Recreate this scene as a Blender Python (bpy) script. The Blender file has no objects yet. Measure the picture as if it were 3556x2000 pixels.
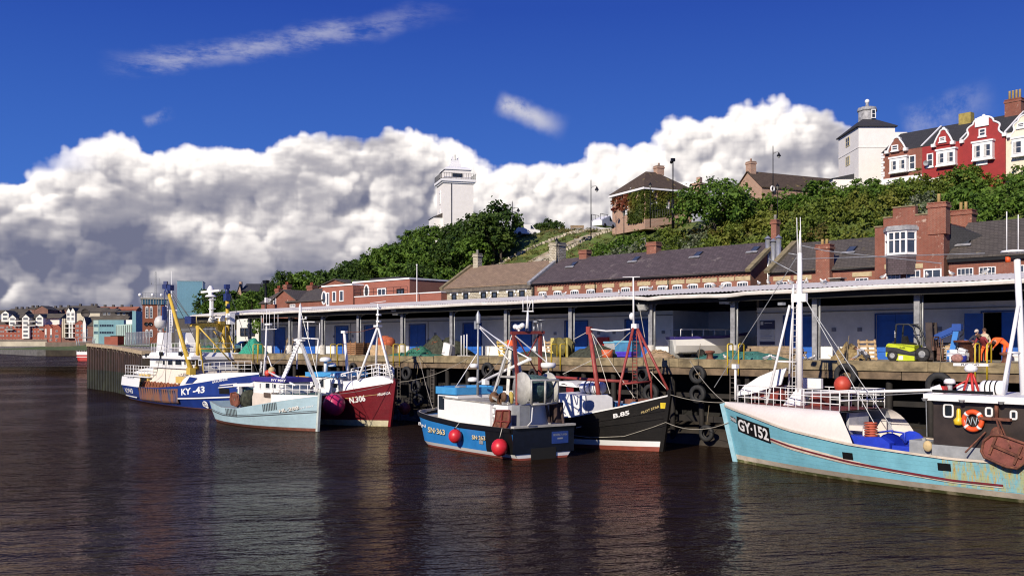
import bpy,math,random
import numpy as np
from mathutils import Vector,Matrix,noise
random.seed(11)
scene=bpy.context.scene
COL=scene.collection
R=math.radians
F,CX,HY,H=3382.0,1778.0,1198.0,6.6
DECK=5.65
NX,NY,TX,TY,D0=.697,.717,-.717,.697,54.34
def crop(x0,y0,s):return lambda x,y:(x0+x/s,y0+y/s)
A=crop(0,900,2.4155);B=crop(700,950,2.415);C=crop(1400,1050,2.415);D4=crop(2450,1100,2.2297)
E=crop(2800,800,2.898);FF=crop(2700,300,2.4147);G1=crop(0,1000,5.152);G2=crop(450,940,4.674)
G3=crop(1400,520,3.0187);G4=crop(2050,480,3.0188);G5=crop(1500,860,3.22);G6=crop(2200,800,3.15)
G7=crop(3150,1100,2.229);G8=crop(2450,1200,4.025)
K5=crop(780,1180,4.2617);K6=crop(400,1150,4.83);K7=crop(1650,1120,3.814);K8=crop(3050,1080,5.091)
def ray(p):return Vector(((p[0]-CX)/F,1,(HY-p[1])/F))
EYE=Vector((0,0,H))
QM=Matrix(((-TX,NX,0,NX*D0),(-TY,NY,0,NY*D0),(0,0,1,0),(0,0,0,1)))
QI=QM.inverted()
def q_at(p,v):
 """photo pixel -> quay-frame point on the plane v"""
 d=ray(p);k=(D0+v)/(NX*d.x+NY*d.y)
 return QI@(EYE+d*k)
def q_deck(px,v):return q_at((px,1230),v).x
def w_at(p,Y):return EYE+ray(p)*Y
def w_water(p):
 d=ray(p);return EYE+d*(-H/d.z)
def q2w(r,v,z):return QM@Vector((r,v,z))
# objects
BASE={}
ROOTM={}
IDM=Matrix.Identity(4)
def _props(o,label,cat,group=None,kind=None):
 if label:o['label']=label
 if cat:o['category']=cat
 if group:o['group']=group
 if kind:o['kind']=kind
def thing(name,label,cat,base=(0,0,0),frame=IDM,group=None,kind=None):
 o=bpy.data.objects.new(name,None);COL.objects.link(o);o.empty_display_size=.2
 o.matrix_world=frame@Matrix.Translation(Vector(base));BASE[o.name]=Vector(base)
 _props(o,label,cat,group,kind);return o
class MB:
 def __init__(s):s.v=[];s.f=[];s.m=[];s.s=[]
 def add(s,vs,fs,mi=0,sm=False):
  b=len(s.v);s.v.extend([tuple(x)for x in vs])
  for f in fs:s.f.append(tuple(b+i for i in f));s.m.append(mi);s.s.append(sm)
  return s
 def hexa(s,p,mi=0):
  return s.add(p,[(0,3,2,1),(4,5,6,7),(0,1,5,4),(1,2,6,5),(2,3,7,6),(3,0,4,7)],mi)
 def bx(s,x0,x1,y0,y1,z0,z1,mi=0):
  return s.hexa([(x0,y0,z0),(x1,y0,z0),(x1,y1,z0),(x0,y1,z0),(x0,y0,z1),(x1,y0,z1),(x1,y1,z1),(x0,y1,z1)],mi)
 def box(s,c,d,rz=0,mi=0,M=None):
  m=Matrix.Translation(Vector(c))@(M if M is not None else Matrix.Rotation(rz,4,'Z'))
  x,y,z=d[0]/2,d[1]/2,d[2]/2
  return s.hexa([m@Vector(p)for p in((-x,-y,-z),(x,-y,-z),(x,y,-z),(-x,y,-z),(-x,-y,z),(x,-y,z),(x,y,z),(-x,y,z))],mi)
 def beam(s,a,b,w,h,mi=0):
  a=Vector(a);b=Vector(b);d=(b-a).normalized()
  u=d.cross(Vector((0,0,1)))
  u=Vector((1,0,0))if u.length<1e-3 else u.normalized()
  n=u.cross(d);u*=w/2;n*=h/2
  return s.hexa([a-u-n,a+u-n,a+u+n,a-u+n,b-u-n,b+u-n,b+u+n,b-u+n],mi)
 def tube(s,pts,r,n=6,mi=0,closed=False):
  pts=[Vector(p)for p in pts];N=len(pts)
  rs=r if isinstance(r,(list,tuple))else[r]*N
  vs=[];prev=None
  for i,p in enumerate(pts):
   if closed:d=pts[(i+1)%N]-pts[i-1]
   else:d=pts[min(i+1,N-1)]-pts[max(i-1,0)]
   d=d.normalized()if d.length>1e-9 else Vector((0,0,1))
   if prev is None:
    u=d.cross(Vector((0,0,1)))
    if u.length<.05:u=d.cross(Vector((1,0,0)))
   else:
    u=prev-d*prev.dot(d)
   u.normalize();prev=u;w=d.cross(u)
   for k in range(n):
    a=2*math.pi*k/n
    vs.append(p+(u*math.cos(a)+w*math.sin(a))*rs[i])
  fs=[]
  for i in range(N if closed else N-1):
   j=(i+1)%N
   for k in range(n):fs.append((i*n+k,i*n+(k+1)%n,j*n+(k+1)%n,j*n+k))
  s.add(vs,fs,mi,n>4)
  if not closed:
   b=len(s.v)-len(vs)
   s.f.append(tuple(b+k for k in reversed(range(n))));s.m.append(mi);s.s.append(False)
   s.f.append(tuple(b+(N-1)*n+k for k in range(n)));s.m.append(mi);s.s.append(False)
  return s
 def lathe(s,prof,c=(0,0,0),n=16,mi=0,M=None,a0=0,a1=2*math.pi):
  m=Matrix.Translation(Vector(c))@(M if M is not None else IDM)
  full=abs(a1-a0-2*math.pi)<1e-6;nn=n if full else n+1;vs=[]
  for r,z in prof:
   for k in range(nn):
    a=a0+(a1-a0)*k/n;vs.append(m@Vector((r*math.cos(a),r*math.sin(a),z)))
  fs=[]
  for i in range(len(prof)-1):
   for k in range(n):fs.append((i*nn+k,i*nn+(k+1)%nn,(i+1)*nn+(k+1)%nn,(i+1)*nn+k))
  return s.add(vs,fs,mi,True)
 def ball(s,c,r,sc=(1,1,1),n=14,mi=0,M=None):
  pr=[(math.sin(math.pi*i/9)*r,-math.cos(math.pi*i/9)*r)for i in range(10)]
  m=(M if M is not None else IDM)@Matrix.Diagonal((*sc,1))
  return s.lathe(pr,c,n,mi,m)
 def prism(s,poly,ext,mi=0):
  n=len(poly);e=Vector(ext);vs=[Vector(p)for p in poly]+[Vector(p)+e for p in poly]
  return s.add(vs,[tuple(reversed(range(n))),tuple(range(n,2*n))]+[(i,(i+1)%n,n+(i+1)%n,n+i)for i in range(n)],mi)
 def grid(s,rows,mi=0,sm=True):
  n=len(rows[0]);vs=[p for r in rows for p in r]
  return s.add(vs,[(i*n+k,i*n+k+1,(i+1)*n+k+1,(i+1)*n+k)for i in range(len(rows)-1)for k in range(n-1)],mi,sm)
 def torus(s,c,Rr,r,M=None,n=20,k=8,mi=0):
  m=Matrix.Translation(Vector(c))@(M if M is not None else IDM)
  return s.tube([m@Vector((Rr*math.cos(2*math.pi*i/n),Rr*math.sin(2*math.pi*i/n),0))for i in range(n)],r,k,mi,True)
 def mesh(s,name,mats,base=Vector((0,0,0))):
  me=bpy.data.meshes.new(name)
  me.from_pydata([tuple(Vector(v)-base)for v in s.v],[],s.f)
  for m in(mats if isinstance(mats,(list,tuple))else[mats]):me.materials.append(m)
  me.polygons.foreach_set('material_index',s.m);me.polygons.foreach_set('use_smooth',s.s)
  me.update();return me
 def part(s,name,mats,parent,label=None):
  b=BASE[parent.name];o=bpy.data.objects.new(name,s.mesh(name,mats,b));COL.objects.link(o)
  o.parent=parent;BASE[o.name]=b
  if label:o['label']=label
  return o
 def solo(s,name,mats,label=None,cat=None,base=(0,0,0),frame=IDM,group=None,kind=None):
  b=Vector(base);o=bpy.data.objects.new(name,s.mesh(name,mats,b));COL.objects.link(o)
  o.matrix_world=frame@Matrix.Translation(b);BASE[o.name]=b
  _props(o,label,cat,group,kind);return o
def dup(o,M=None,label=None,group=None):
 """a thing and its parts and sub-parts, copied; M = new world matrix"""
 c=o.copy();COL.objects.link(c);BASE[c.name]=BASE.get(o.name,Vector((0,0,0)))
 if M is not None:c.matrix_world=M
 if label:c['label']=label
 if group:c['group']=group
 for ch in list(o.children):
  d=ch.copy();COL.objects.link(d);d.parent=c;BASE[d.name]=BASE[c.name]
  for g in list(ch.children):
   e=g.copy();COL.objects.link(e);e.parent=d;BASE[e.name]=BASE[c.name]
 return c
def T(x,y,z,rz=0,s=1):return Matrix.Translation((x,y,z))@Matrix.Rotation(rz,4,'Z')@Matrix.Scale(s,4)
def text_geo(body,off=.02):
 cu=bpy.data.curves.new('lettering','FONT');cu.body=body;cu.size=1;cu.offset=off;cu.resolution_u=3
 o=bpy.data.objects.new('lettering',cu);COL.objects.link(o)
 dg=bpy.context.evaluated_depsgraph_get();me=bpy.data.meshes.new_from_object(o.evaluated_get(dg))
 vs=[v.co.copy()for v in me.vertices];fs=[tuple(p.vertices)for p in me.polygons]
 bpy.data.objects.remove(o);bpy.data.curves.remove(cu);bpy.data.meshes.remove(me)
 x0=min(v.x for v in vs);x1=max(v.x for v in vs);y0=min(v.y for v in vs);y1=max(v.y for v in vs)
 return[((v.x-x0)/(x1-x0),(v.y-y0)/(y1-y0))for v in vs],fs
def flat_text(mb,body,o,ux,uy,w,h,mi=0,off=.02):
 """lettering of width w and height h on a plane: origin o (lower left), unit vectors ux, uy"""
 vs,fs=text_geo(body,off);o=Vector(o);ux=Vector(ux);uy=Vector(uy)
 return mb.add([o+ux*(a*w)+uy*(b*h)for a,b in vs],fs,mi)
 # materials
MATS={}
def new_mat(name):
 m=bpy.data.materials.new(name);m.use_nodes=True;nt=m.node_tree;nt.nodes.clear()
 out=nt.nodes.new('ShaderNodeOutputMaterial');b=nt.nodes.new('ShaderNodeBsdfPrincipled')
 nt.links.new(b.outputs[0],out.inputs[0]);return m,nt,b,out
def N(nt,t,**kw):
 n=nt.nodes.new(t)
 for k,v in kw.items():
  if k in('operation','blend_type','data_type','noise_dimensions','musgrave_type','attribute_name','feature','wave_type','bands_direction','distance','clamp','use_clamp','interpolation_type','noise_type','normalize','rotation_type','offset','squash'):setattr(n,k,v)
  else:
   kk=int(k[1:])if k[0]=='i' and k[1:].isdigit()else k.replace('_',' ')
   n.inputs[kk].default_value=v
 return n
def L(nt,a,b):nt.links.new(a,b)
def rgba(c):return(c[0],c[1],c[2],1)
def mixc(nt,fac,a,b,bt='MIX'):
 n=nt.nodes.new('ShaderNodeMix');n.data_type='RGBA';n.blend_type=bt
 for s,v in((0,fac),(6,a),(7,b)):
  if isinstance(v,bpy.types.NodeSocket):L(nt,v,n.inputs[s])
  else:n.inputs[s].default_value=v if s==0 else rgba(v)
 return n.outputs[2]
def mth(nt,op,a,b=None,c=None):
 n=nt.nodes.new('ShaderNodeMath');n.operation=op
 for i,v in enumerate((a,b,c)):
  if v is None:continue
  if isinstance(v,bpy.types.NodeSocket):L(nt,v,n.inputs[i])
  else:n.inputs[i].default_value=v
 return n.outputs[0]
def mrange(nt,v,a,b,c=0,d=1,smooth=True):
 n=nt.nodes.new('ShaderNodeMapRange');n.interpolation_type='SMOOTHSTEP' if smooth else 'LINEAR'
 L(nt,v,n.inputs[0])
 for i,x in enumerate((a,b,c,d)):n.inputs[i+1].default_value=x
 return n.outputs[0]
def nz(nt,vec,scale,detail=4,rough=.55,stretch=None):
 if stretch:
  m=N(nt,'ShaderNodeMapping');m.inputs['Scale'].default_value=stretch;L(nt,vec,m.inputs[0]);vec=m.outputs[0]
 n=N(nt,'ShaderNodeTexNoise',Scale=scale,Detail=detail,Roughness=rough);L(nt,vec,n.inputs['Vector']);return n.outputs[0]
def pm(name,col,rough=.55,var=.25,scale=2.5,dirt=None,bump=0,bscale=12,metal=0,spec=.5,streak=False,coat=0,planks=0):
 """paint / plain surface: mottled colour, optional dirt or rust patches (colour, threshold, scale), bump, plank seams"""
 if name in MATS:return MATS[name]
 m,nt,b,out=new_mat(name);co=N(nt,'ShaderNodeTexCoord').outputs['Object']
 n1=nz(nt,co,scale,6,.6)
 c=mixc(nt,mrange(nt,n1,.3,.7),[x*(1-var)for x in col],[min(1,x*(1+var*.6))for x in col])
 fine=nz(nt,co,scale*9,3,.6)
 c=mixc(nt,mrange(nt,fine,.3,.7,.12*(var>0),0),c,[x*.55 for x in col])
 for d in([]if not dirt else dirt if isinstance(dirt,list)else[dirt]):
  dc,thr,ds=d[:3];st=d[3]if len(d)>3 else None
  dn=nz(nt,co,ds,7,.65,st)
  c=mixc(nt,mrange(nt,dn,thr,thr+.17,0,.88),c,dc)
 if planks:
  s=N(nt,'ShaderNodeSeparateXYZ');L(nt,co,s.inputs[0])
  f=mth(nt,'FRACT',mth(nt,'DIVIDE',s.outputs[2],planks))
  seam=mrange(nt,f,0,.1,1,0,False)
  brk=mrange(nt,nz(nt,co,1.7,3),.45,.65)
  c=mixc(nt,mth(nt,'MULTIPLY',mth(nt,'MULTIPLY',seam,brk),.28),c,[x*.3 for x in col])
  bp=N(nt,'ShaderNodeBump',Strength=.35,Distance=.012);bp.invert=True;L(nt,mth(nt,'ADD',seam,mth(nt,'MULTIPLY',nz(nt,co,6,4,.6,(.5,.5,1.5)),.6)),bp.inputs['Height']);L(nt,bp.outputs[0],b.inputs['Normal'])
 L(nt,c,b.inputs['Base Color'])
 b.inputs['Roughness'].default_value=rough;b.inputs['Metallic'].default_value=metal
 b.inputs['Specular IOR Level'].default_value=spec
 if coat:b.inputs['Coat Weight'].default_value=coat;b.inputs['Coat Roughness'].default_value=.15
 if bump:
  bp=N(nt,'ShaderNodeBump',Strength=.6,Distance=bump);L(nt,nz(nt,co,bscale,5),bp.inputs['Height']);L(nt,bp.outputs[0],b.inputs['Normal'])
 MATS[name]=m;return m
def brickm(name,c1,c2,mortar,bw=.23,bh=.075,ms=.012,var=.35,patch=None,rough=.85,slope=1,nzs=.6,bump=.006,off=.5):
 """bricks, slates or tiles laid by the object's own axes: x+y along, z up"""
 if name in MATS:return MATS[name]
 m,nt,b,out=new_mat(name);co=N(nt,'ShaderNodeTexCoord').outputs['Object']
 s=N(nt,'ShaderNodeSeparateXYZ');L(nt,co,s.inputs[0])
 cb=N(nt,'ShaderNodeCombineXYZ');L(nt,mth(nt,'ADD',s.outputs[0],s.outputs[1]if slope==1 else 0.0),cb.inputs[0]);L(nt,mth(nt,'MULTIPLY',s.outputs[2],slope),cb.inputs[1])
 t=N(nt,'ShaderNodeTexBrick',Scale=1,Color1=rgba(c1),Color2=rgba(c2),Mortar=rgba(mortar));t.offset=off
 t.inputs['Mortar Size'].default_value=ms;t.inputs['Brick Width'].default_value=bw;t.inputs['Row Height'].default_value=bh
 L(nt,cb.outputs[0],t.inputs['Vector'])
 c=mixc(nt,mrange(nt,nz(nt,co,nzs,6,.65),.3,.7,0,var),t.outputs[0],[x*.4 for x in c1])
 for pc,thr,ps in(patch or[]):
  c=mixc(nt,mrange(nt,nz(nt,co,ps,5,.7),thr,thr+.08),c,pc)
 L(nt,c,b.inputs['Base Color']);b.inputs['Roughness'].default_value=rough;b.inputs['Specular IOR Level'].default_value=.25
 if bump:
  bp=N(nt,'ShaderNodeBump',Strength=.8,Distance=bump);L(nt,t.outputs['Fac'],bp.inputs['Height']);bp.invert=True;L(nt,bp.outputs[0],b.inputs['Normal'])
 MATS[name]=m;return m
def leafm(name,dark,light,warm=None,transl=.38):
 m,nt,b,out=new_mat(name)
 at=N(nt,'ShaderNodeAttribute',attribute_name='tone').outputs['Fac']
 c=mixc(nt,at,dark,light)
 if warm:
  co=N(nt,'ShaderNodeTexCoord').outputs['Object']
  c=mixc(nt,mrange(nt,nz(nt,co,.16,3,.6),.48,.68),c,warm)
 L(nt,c,b.inputs['Base Color']);b.inputs['Roughness'].default_value=.6;b.inputs['Specular IOR Level'].default_value=.25
 tr=N(nt,'ShaderNodeBsdfTranslucent');L(nt,mixc(nt,.5,c,(.12,.16,.02)),tr.inputs[0])
 mx=N(nt,'ShaderNodeMixShader',i0=transl);L(nt,b.outputs[0],mx.inputs[1]);L(nt,tr.outputs[0],mx.inputs[2]);L(nt,mx.outputs[0],out.inputs[0])
 MATS[name]=m;return m
def glassm(name,col=(.02,.025,.03),rough=.08):
 return pm(name,col,rough,.3,1.2,spec=.8)
WHITE=pm('white_paint',(.78,.77,.75),.45,.06,1.5,[((.42,.36,.28),.68,2.2,(1,1,.35))])
CLEAN=pm('clean_white_paint',(.8,.79,.78),.4,.03)
WIRE=pm('steel_wire',(.22,.21,.2),.5,.1)
WROPE=pm('pale_rope',(.6,.56,.48),.8,.15)
BLACKP=pm('black_paint',(.007,.007,.0075),.45,.3,spec=.3)
GALV=pm('galvanised_steel',(.36,.37,.38),.45,.25,3,metal=.3)
RUST=pm('rusty_steel',(.16,.055,.032),.8,.5,4,[((.28,.12,.05),.55,5)],bump=.004)
RUBBER=pm('tyre_rubber',(.018,.018,.019),.75,.4,4,[((.08,.075,.065),.62,3)])
GLASS=glassm('dark_glass')
WGLASS=glassm('window_glass',(.05,.06,.075))
YELLOW=pm('yellow_paint',(.62,.44,.03),.5,.12,3,[((.25,.14,.04),.7,5)])
BLUEP=pm('blue_paint',(.025,.1,.45),.45,.15)
REDP=pm('red_paint',(.5,.03,.025),.45,.15)
ORANGE=pm('orange_plastic',(.75,.1,.02),.5,.15)
TIMBER=pm('weathered_timber',(.28,.2,.12),.85,.4,3,bump=.004,bscale=20)
PALLETW=pm('pale_pallet_wood',(.48,.33,.18),.8,.3,4)
NETG=pm('green_net',(.03,.16,.1),.9,.5,5,bump=.02,bscale=25)
NETD=pm('dark_net',(.045,.05,.035),.95,.6,4,[((.16,.12,.06),.58,7)],bump=.03,bscale=20)
BROWNM=pm('red_oxide_paint',(.2,.035,.025),.55,.25,3,[((.3,.16,.09),.68,6)])
GREYP=pm('grey_paint',(.3,.31,.32),.5,.2)
CONC=pm('weathered_concrete',(.36,.34,.3),.85,.3,1.5,[((.16,.14,.1),.6,2.5)])
# camera, sun, sky
cam=bpy.data.cameras.new('camera');co_=bpy.data.objects.new('camera',cam);COL.objects.link(co_)
co_.location=EYE;co_.rotation_euler=(R(90),0,0);cam.sensor_width=36;cam.lens=36*F/3556
cam.shift_y=(HY-1000)/3556;cam.clip_end=20000;cam.clip_start=.5
scene.camera=co_
SUN_EL=R(27.3);SUN_AZ=R(212)
sd=Vector((math.sin(SUN_AZ)*math.cos(SUN_EL),math.cos(SUN_AZ)*math.cos(SUN_EL),math.sin(SUN_EL)))
sl=bpy.data.lights.new('sun','SUN');sl.energy=5.0;sl.angle=R(.5);sl.color=(1,.9,.75)
so=bpy.data.objects.new('sun',sl);COL.objects.link(so);so.rotation_euler=sd.to_track_quat('Z','Y').to_euler();so.location=(0,-50,80)
# cumulus bank: light marched through a block of heaped billows, kept as a sky map by azimuth and elevation
def cloud_map(outl,PX=18):
 rg=np.random.default_rng(5);AZ0,AZ1,EL1=-34.0,30.0,18.0;W,Hh,ND,dd=int((AZ1-AZ0)*PX),int(EL1*PX),80,.095
 az=AZ0+(np.arange(W)+.5)/PX;el=(np.arange(Hh)+.5)/PX
 def lat(wl):return(rg.random((int(9/wl)+5,int(EL1*2.7/wl)+5,int((AZ1-AZ0+6)/wl)+6)).astype(np.float32),wl)
 LT=[lat(w)for w in(1.3,.6,.29,.15)];LS=[lat(w)for w in(7.0,3.1,1.4,.6,.3)]
 ss=lambda t:t*t*t*(t*(6*t-15)+10)
 def sl(lt,d,xs=0.,zs=1.):
  A_,wl=lt;q=d/wl;k=int(q);f=ss(q-k);a=A_[k]*(1-f)+A_[k+1]*f
  zi=el*zs/wl;i=zi.astype(int);fz=ss(zi-i)[:,None];xi=(az-AZ0+xs)/wl;j=xi.astype(int);fx=ss(xi-j)[None,:]
  r0=a[i]*(1-fz)+a[i+1]*fz;return r0[:,j]*(1-fx)+r0[:,j+1]*fx
 oa=[p[0]for p in outl];oe=[p[1]for p in outl];topf=lambda a:float(np.interp(a,oa,oe))
 top=np.interp(az,oa,oe).astype(np.float32)[None,:];Z=el.astype(np.float32)[:,None];X=az.astype(np.float32)[None,:]
 fld=lambda d,xs,zs:sum(sl(l,d,xs,zs)*w for l,w in zip(LS,(.46,.27,.15,.08,.04)))
 s0=fld(.3,0,1.7)
 E=np.empty((ND,Hh,W),np.float32)
 for k in range(ND):E[k]=np.minimum(top-1.1-Z,k*dd-3.7-2.2*(s0-.5))
 def stamp(x,z,d,r):
  x0,x1=max(0,int((x-r-.5-AZ0)*PX)),min(W,int((x+r+.5-AZ0)*PX)+1);z0,z1=max(0,int((z-r-.5)*PX)),min(Hh,int((z+r+.5)*PX)+1)
  if x1<=x0 or z1<=z0:return
  q=(az[x0:x1][None,:]-x)**2+((el[z0:z1][:,None]-z)*1.08)**2
  for k in range(max(0,int((d-r-.4)/dd)),min(ND,int((d+r+.4)/dd)+1)):
   w=E[k,z0:z1,x0:x1];n=r-np.sqrt(q+(k*dd-d)**2);h=np.clip(.5+(w-n)/.56,0,1);w[...]=n+(w-n)*h+.28*h*(1-h)
 def cluster(x,z,d,r,lv):
  stamp(x,z,d,r)
  if lv:
   for _ in range(11 if lv==2 else 5):
    v=rg.normal(size=3);v/=np.linalg.norm(v);v[1]=abs(v[1])if rg.random()<.78 else v[1];v[2]=-abs(v[2]);rr=r*rg.uniform(.4,.66);cluster(x+v[0]*r*.85,z+v[1]*r*.8,d+v[2]*r*.85,rr,lv-1)
 a=-33.0
 while a<20.5:
  t=topf(a);r=rg.uniform(.85,1.7);z=t-r*1.5
  if a>-26:cluster(a,z,3.3+rg.uniform(-.5,.6),r,2)
  a+=r*.75
 for n in range(64):
  a=rg.uniform(-33,19.5);t=topf(a);z=t-2.6-rg.random()**1.1*7;r=rg.uniform(.9,2.5)
  if z>.6+r*.6:cluster(a,z,3.6-.13*(t-z)+rg.uniform(-.7,.6),r,2)
 Tv=np.ones((Hh,W),np.float32);Lt=np.zeros((Hh,W),np.float32);C_=np.zeros((Hh,W),np.float32);Am=np.zeros((Hh,W),np.float32);n_=int(2.2*PX)
 for k in range(ND):
  d=k*dd;b=sum(w*(np.abs(2*sl(l,d+.37*i,.3*i)-1)-.5)for i,(l,w)in enumerate(zip(LT,(.36,.3,.2,.12))))
  rho=np.clip((E[k]-.06+.5*b)/.42,0,1)*3.6
  a=1-np.exp(-rho*dd);cs=np.cumsum(rho[::-1],0)[::-1]/PX;up=cs.copy();up[:-n_]-=cs[n_:]
  sun=np.exp(-Lt*.9)*.62+np.exp(-Lt*.22)*.3;amb=np.exp(-up*.42)
  C_+=Tv*a*(sun*.82+amb*.3);Am+=Tv*a;Tv*=1-a
  Lt=Lt+rho*dd;Lt=np.roll(Lt,(-1,1),(0,1));Lt[-1]=0
 al=1-Tv;sn=C_/np.maximum(Am,1e-4)
 sst=lambda v,a,c:(lambda t:t*t*(3-2*t))(np.clip((v-a)/(c-a),0,1))
 st=fld(2.2,3,2.4);leftw=1-sst(X,-26,6)
 lit=sst((top-Z)*-.1+(st-.5)*3.2+.95-.35*leftw*sst(10.5-Z,0,6),-.1,.8)
 v=(sn-.1)*(.5+.78*lit)+.15-.36*leftw*sst(10-Z,0,7)+.3*(st-.5)*(.3+leftw)
 c0,c1,c2=np.array([1.5,1.6,2.4]),np.array([4.5,4.3,4.6]),np.array([9.8,9.2,8.8]);t=np.clip(v,0,1.1)[...,None]
 col=np.where(t<.5,c0+(c1-c0)*np.clip((t-.05)/.45,0,1),c1+(c2-c1)*(t-.5)/.42)
 al=al*(1-(1-sst(X,-27.5,-22.5))*sst(.8-np.abs(Z-9.5+2.6*(s0-.5)),0,.6))*(1-.55*(1-sst(X,-28,-22))*sst(Z+2*(s0-.5),9.4,10.6))
 return np.concatenate([col,al[...,None]],2).astype(np.float32),(AZ0,AZ1,EL1)
world=bpy.data.worlds.new('World');scene.world=world;world.use_nodes=True
nt=world.node_tree;nt.nodes.clear()
wo=N(nt,'ShaderNodeOutputWorld');bg=N(nt,'ShaderNodeBackground');L(nt,bg.outputs[0],wo.inputs[0]);bg.inputs[1].default_value=.1
sky=N(nt,'ShaderNodeTexSky');sky.sky_type='NISHITA';sky.sun_disc=False;sky.sun_elevation=SUN_EL;sky.sun_rotation=SUN_AZ
sky.air_density=1.0;sky.dust_density=.3;sky.ozone_density=3.0
dirv=N(nt,'ShaderNodeTexCoord').outputs['Generated']
sp=N(nt,'ShaderNodeSeparateXYZ');L(nt,dirv,sp.inputs[0])
az=mth(nt,'ARCTAN2',sp.outputs[0],sp.outputs[1]);el=mth(nt,'ARCSINE',sp.outputs[2])
az_d=mth(nt,'MULTIPLY',az,57.29578);el_d=mth(nt,'MULTIPLY',el,57.29578)
pv=N(nt,'ShaderNodeCombineXYZ');L(nt,az_d,pv.inputs[0]);L(nt,el_d,pv.inputs[1])
P2=pv.outputs[0]
def off(vec,dx,dy):
 a=N(nt,'ShaderNodeVectorMath',operation='ADD');L(nt,vec,a.inputs[0]);a.inputs[1].default_value=(dx,dy,0);return a.outputs[0]
def aedeg(x,y):
 d=ray((x*1.3804,y*1.3804));return math.degrees(math.atan2(d.x,d.y)),math.degrees(math.atan2(d.z,math.hypot(d.x,d.y)))
outline=[(-200,430),(0,405),(60,400),(150,375),(215,345),(280,318),(330,330),(390,375),(440,360),(540,345),(610,368),(665,375),(720,342),(790,322),(860,330),(915,338),(960,318),(1010,300),(1050,312),(1085,352),(1140,345),(1180,372),(1215,400),(1300,402),(1380,397),(1440,408),(1480,385),(1530,368),(1580,352),(1640,360),(1690,300),(1740,266),(1790,282),(1830,276),(1880,245),(1945,232),(2010,246),(2050,268),(2100,300),(2135,330),(2150,520),(2300,700),(2700,800)]
pts=[aedeg(*p)for p in outline]
im_,(A0,A1,E1)=cloud_map(pts)
img=bpy.data.images.new('cloud_map',im_.shape[1],im_.shape[0],alpha=True,float_buffer=True);img.colorspace_settings.name='Non-Color';img.alpha_mode='CHANNEL_PACKED'
img.pixels.foreach_set(im_.reshape(-1));img.update();img.pack()
ct_=N(nt,'ShaderNodeTexImage');ct_.image=img;ct_.extension='CLIP';ct_.interpolation='Cubic'
uv=N(nt,'ShaderNodeCombineXYZ');L(nt,mth(nt,'DIVIDE',mth(nt,'SUBTRACT',az_d,A0),A1-A0),uv.inputs[0]);L(nt,mth(nt,'DIVIDE',el_d,E1),uv.inputs[1]);L(nt,uv.outputs[0],ct_.inputs[0])
mask=ct_.outputs[1]
blue=mixc(nt,1.0,sky.outputs[0],(.2,.4,1.0),'MULTIPLY')
bl2=mixc(nt,mrange(nt,el_d,3,19,0,1,False),(.5,1.75,6.0),(.13,.58,3.7))
front=mrange(nt,sp.outputs[1],-.2,.4)
blue=mixc(nt,.94,sky.outputs[0],bl2)
def streak(ax,ay,bx,by,wid,thr,sc,st,seed):
 a=aedeg(ax,ay);b=aedeg(bx,by);dx,dy=b[0]-a[0],b[1]-a[1];ln=math.hypot(dx,dy);ux,uy=dx/ln,dy/ln
 rx=mth(nt,'SUBTRACT',az_d,a[0]);ry=mth(nt,'SUBTRACT',el_d,a[1])
 s_=mth(nt,'DIVIDE',mth(nt,'ADD',mth(nt,'MULTIPLY',rx,ux),mth(nt,'MULTIPLY',ry,uy)),ln)
 t_=mth(nt,'SUBTRACT',mth(nt,'MULTIPLY',ry,ux),mth(nt,'MULTIPLY',rx,uy))
 t_=mth(nt,'ADD',t_,mth(nt,'MULTIPLY',mth(nt,'SUBTRACT',nz(nt,off(P2,seed,0),.3,4),.5),1.6))
 w_=mth(nt,'MULTIPLY',mrange(nt,mth(nt,'ABSOLUTE',t_),0,wid,1,0),mth(nt,'MULTIPLY',mrange(nt,s_,-.08,.12),mrange(nt,s_,.55,1.1,1,0)))
 return mth(nt,'MULTIPLY',w_,mrange(nt,nz(nt,off(P2,seed,3),sc,8,.65,st),thr,thr+.3))
c1=streak(310,165,1130,28,.95,.36,.55,(.6,1.9,1),5)
c2=streak(1255,262,1420,318,1.0,.25,.6,(1,1,1),9)
c3=streak(360,305,440,290,.45,.35,.9,(1,1,1),21)
c4=streak(2280,320,2500,245,1.3,.35,.4,(1,1,1),33)
tot=mth(nt,'ADD',mth(nt,'MULTIPLY',c1,.42),mth(nt,'ADD',mth(nt,'MULTIPLY',c2,.72),mth(nt,'ADD',mth(nt,'MULTIPLY',c3,.25),mth(nt,'MULTIPLY',c4,.35))))
colr=mixc(nt,tot,blue,(6.8,6.6,6.9))
colr=mixc(nt,mask,colr,ct_.outputs[0])
L(nt,colr,bg.inputs[0])
world.cycles.sampling_method='NONE'
scene.view_settings.view_transform='Standard';scene.view_settings.look='None';scene.view_settings.exposure=.14;scene.view_settings.gamma=1
scene.cycles.filter_width=1.15;scene.cycles.max_bounces=6;scene.cycles.diffuse_bounces=3;scene.cycles.glossy_bounces=3;scene.cycles.transparent_max_bounces=8
scene.cycles.caustics_reflective=False;scene.cycles.caustics_refractive=False
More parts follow.
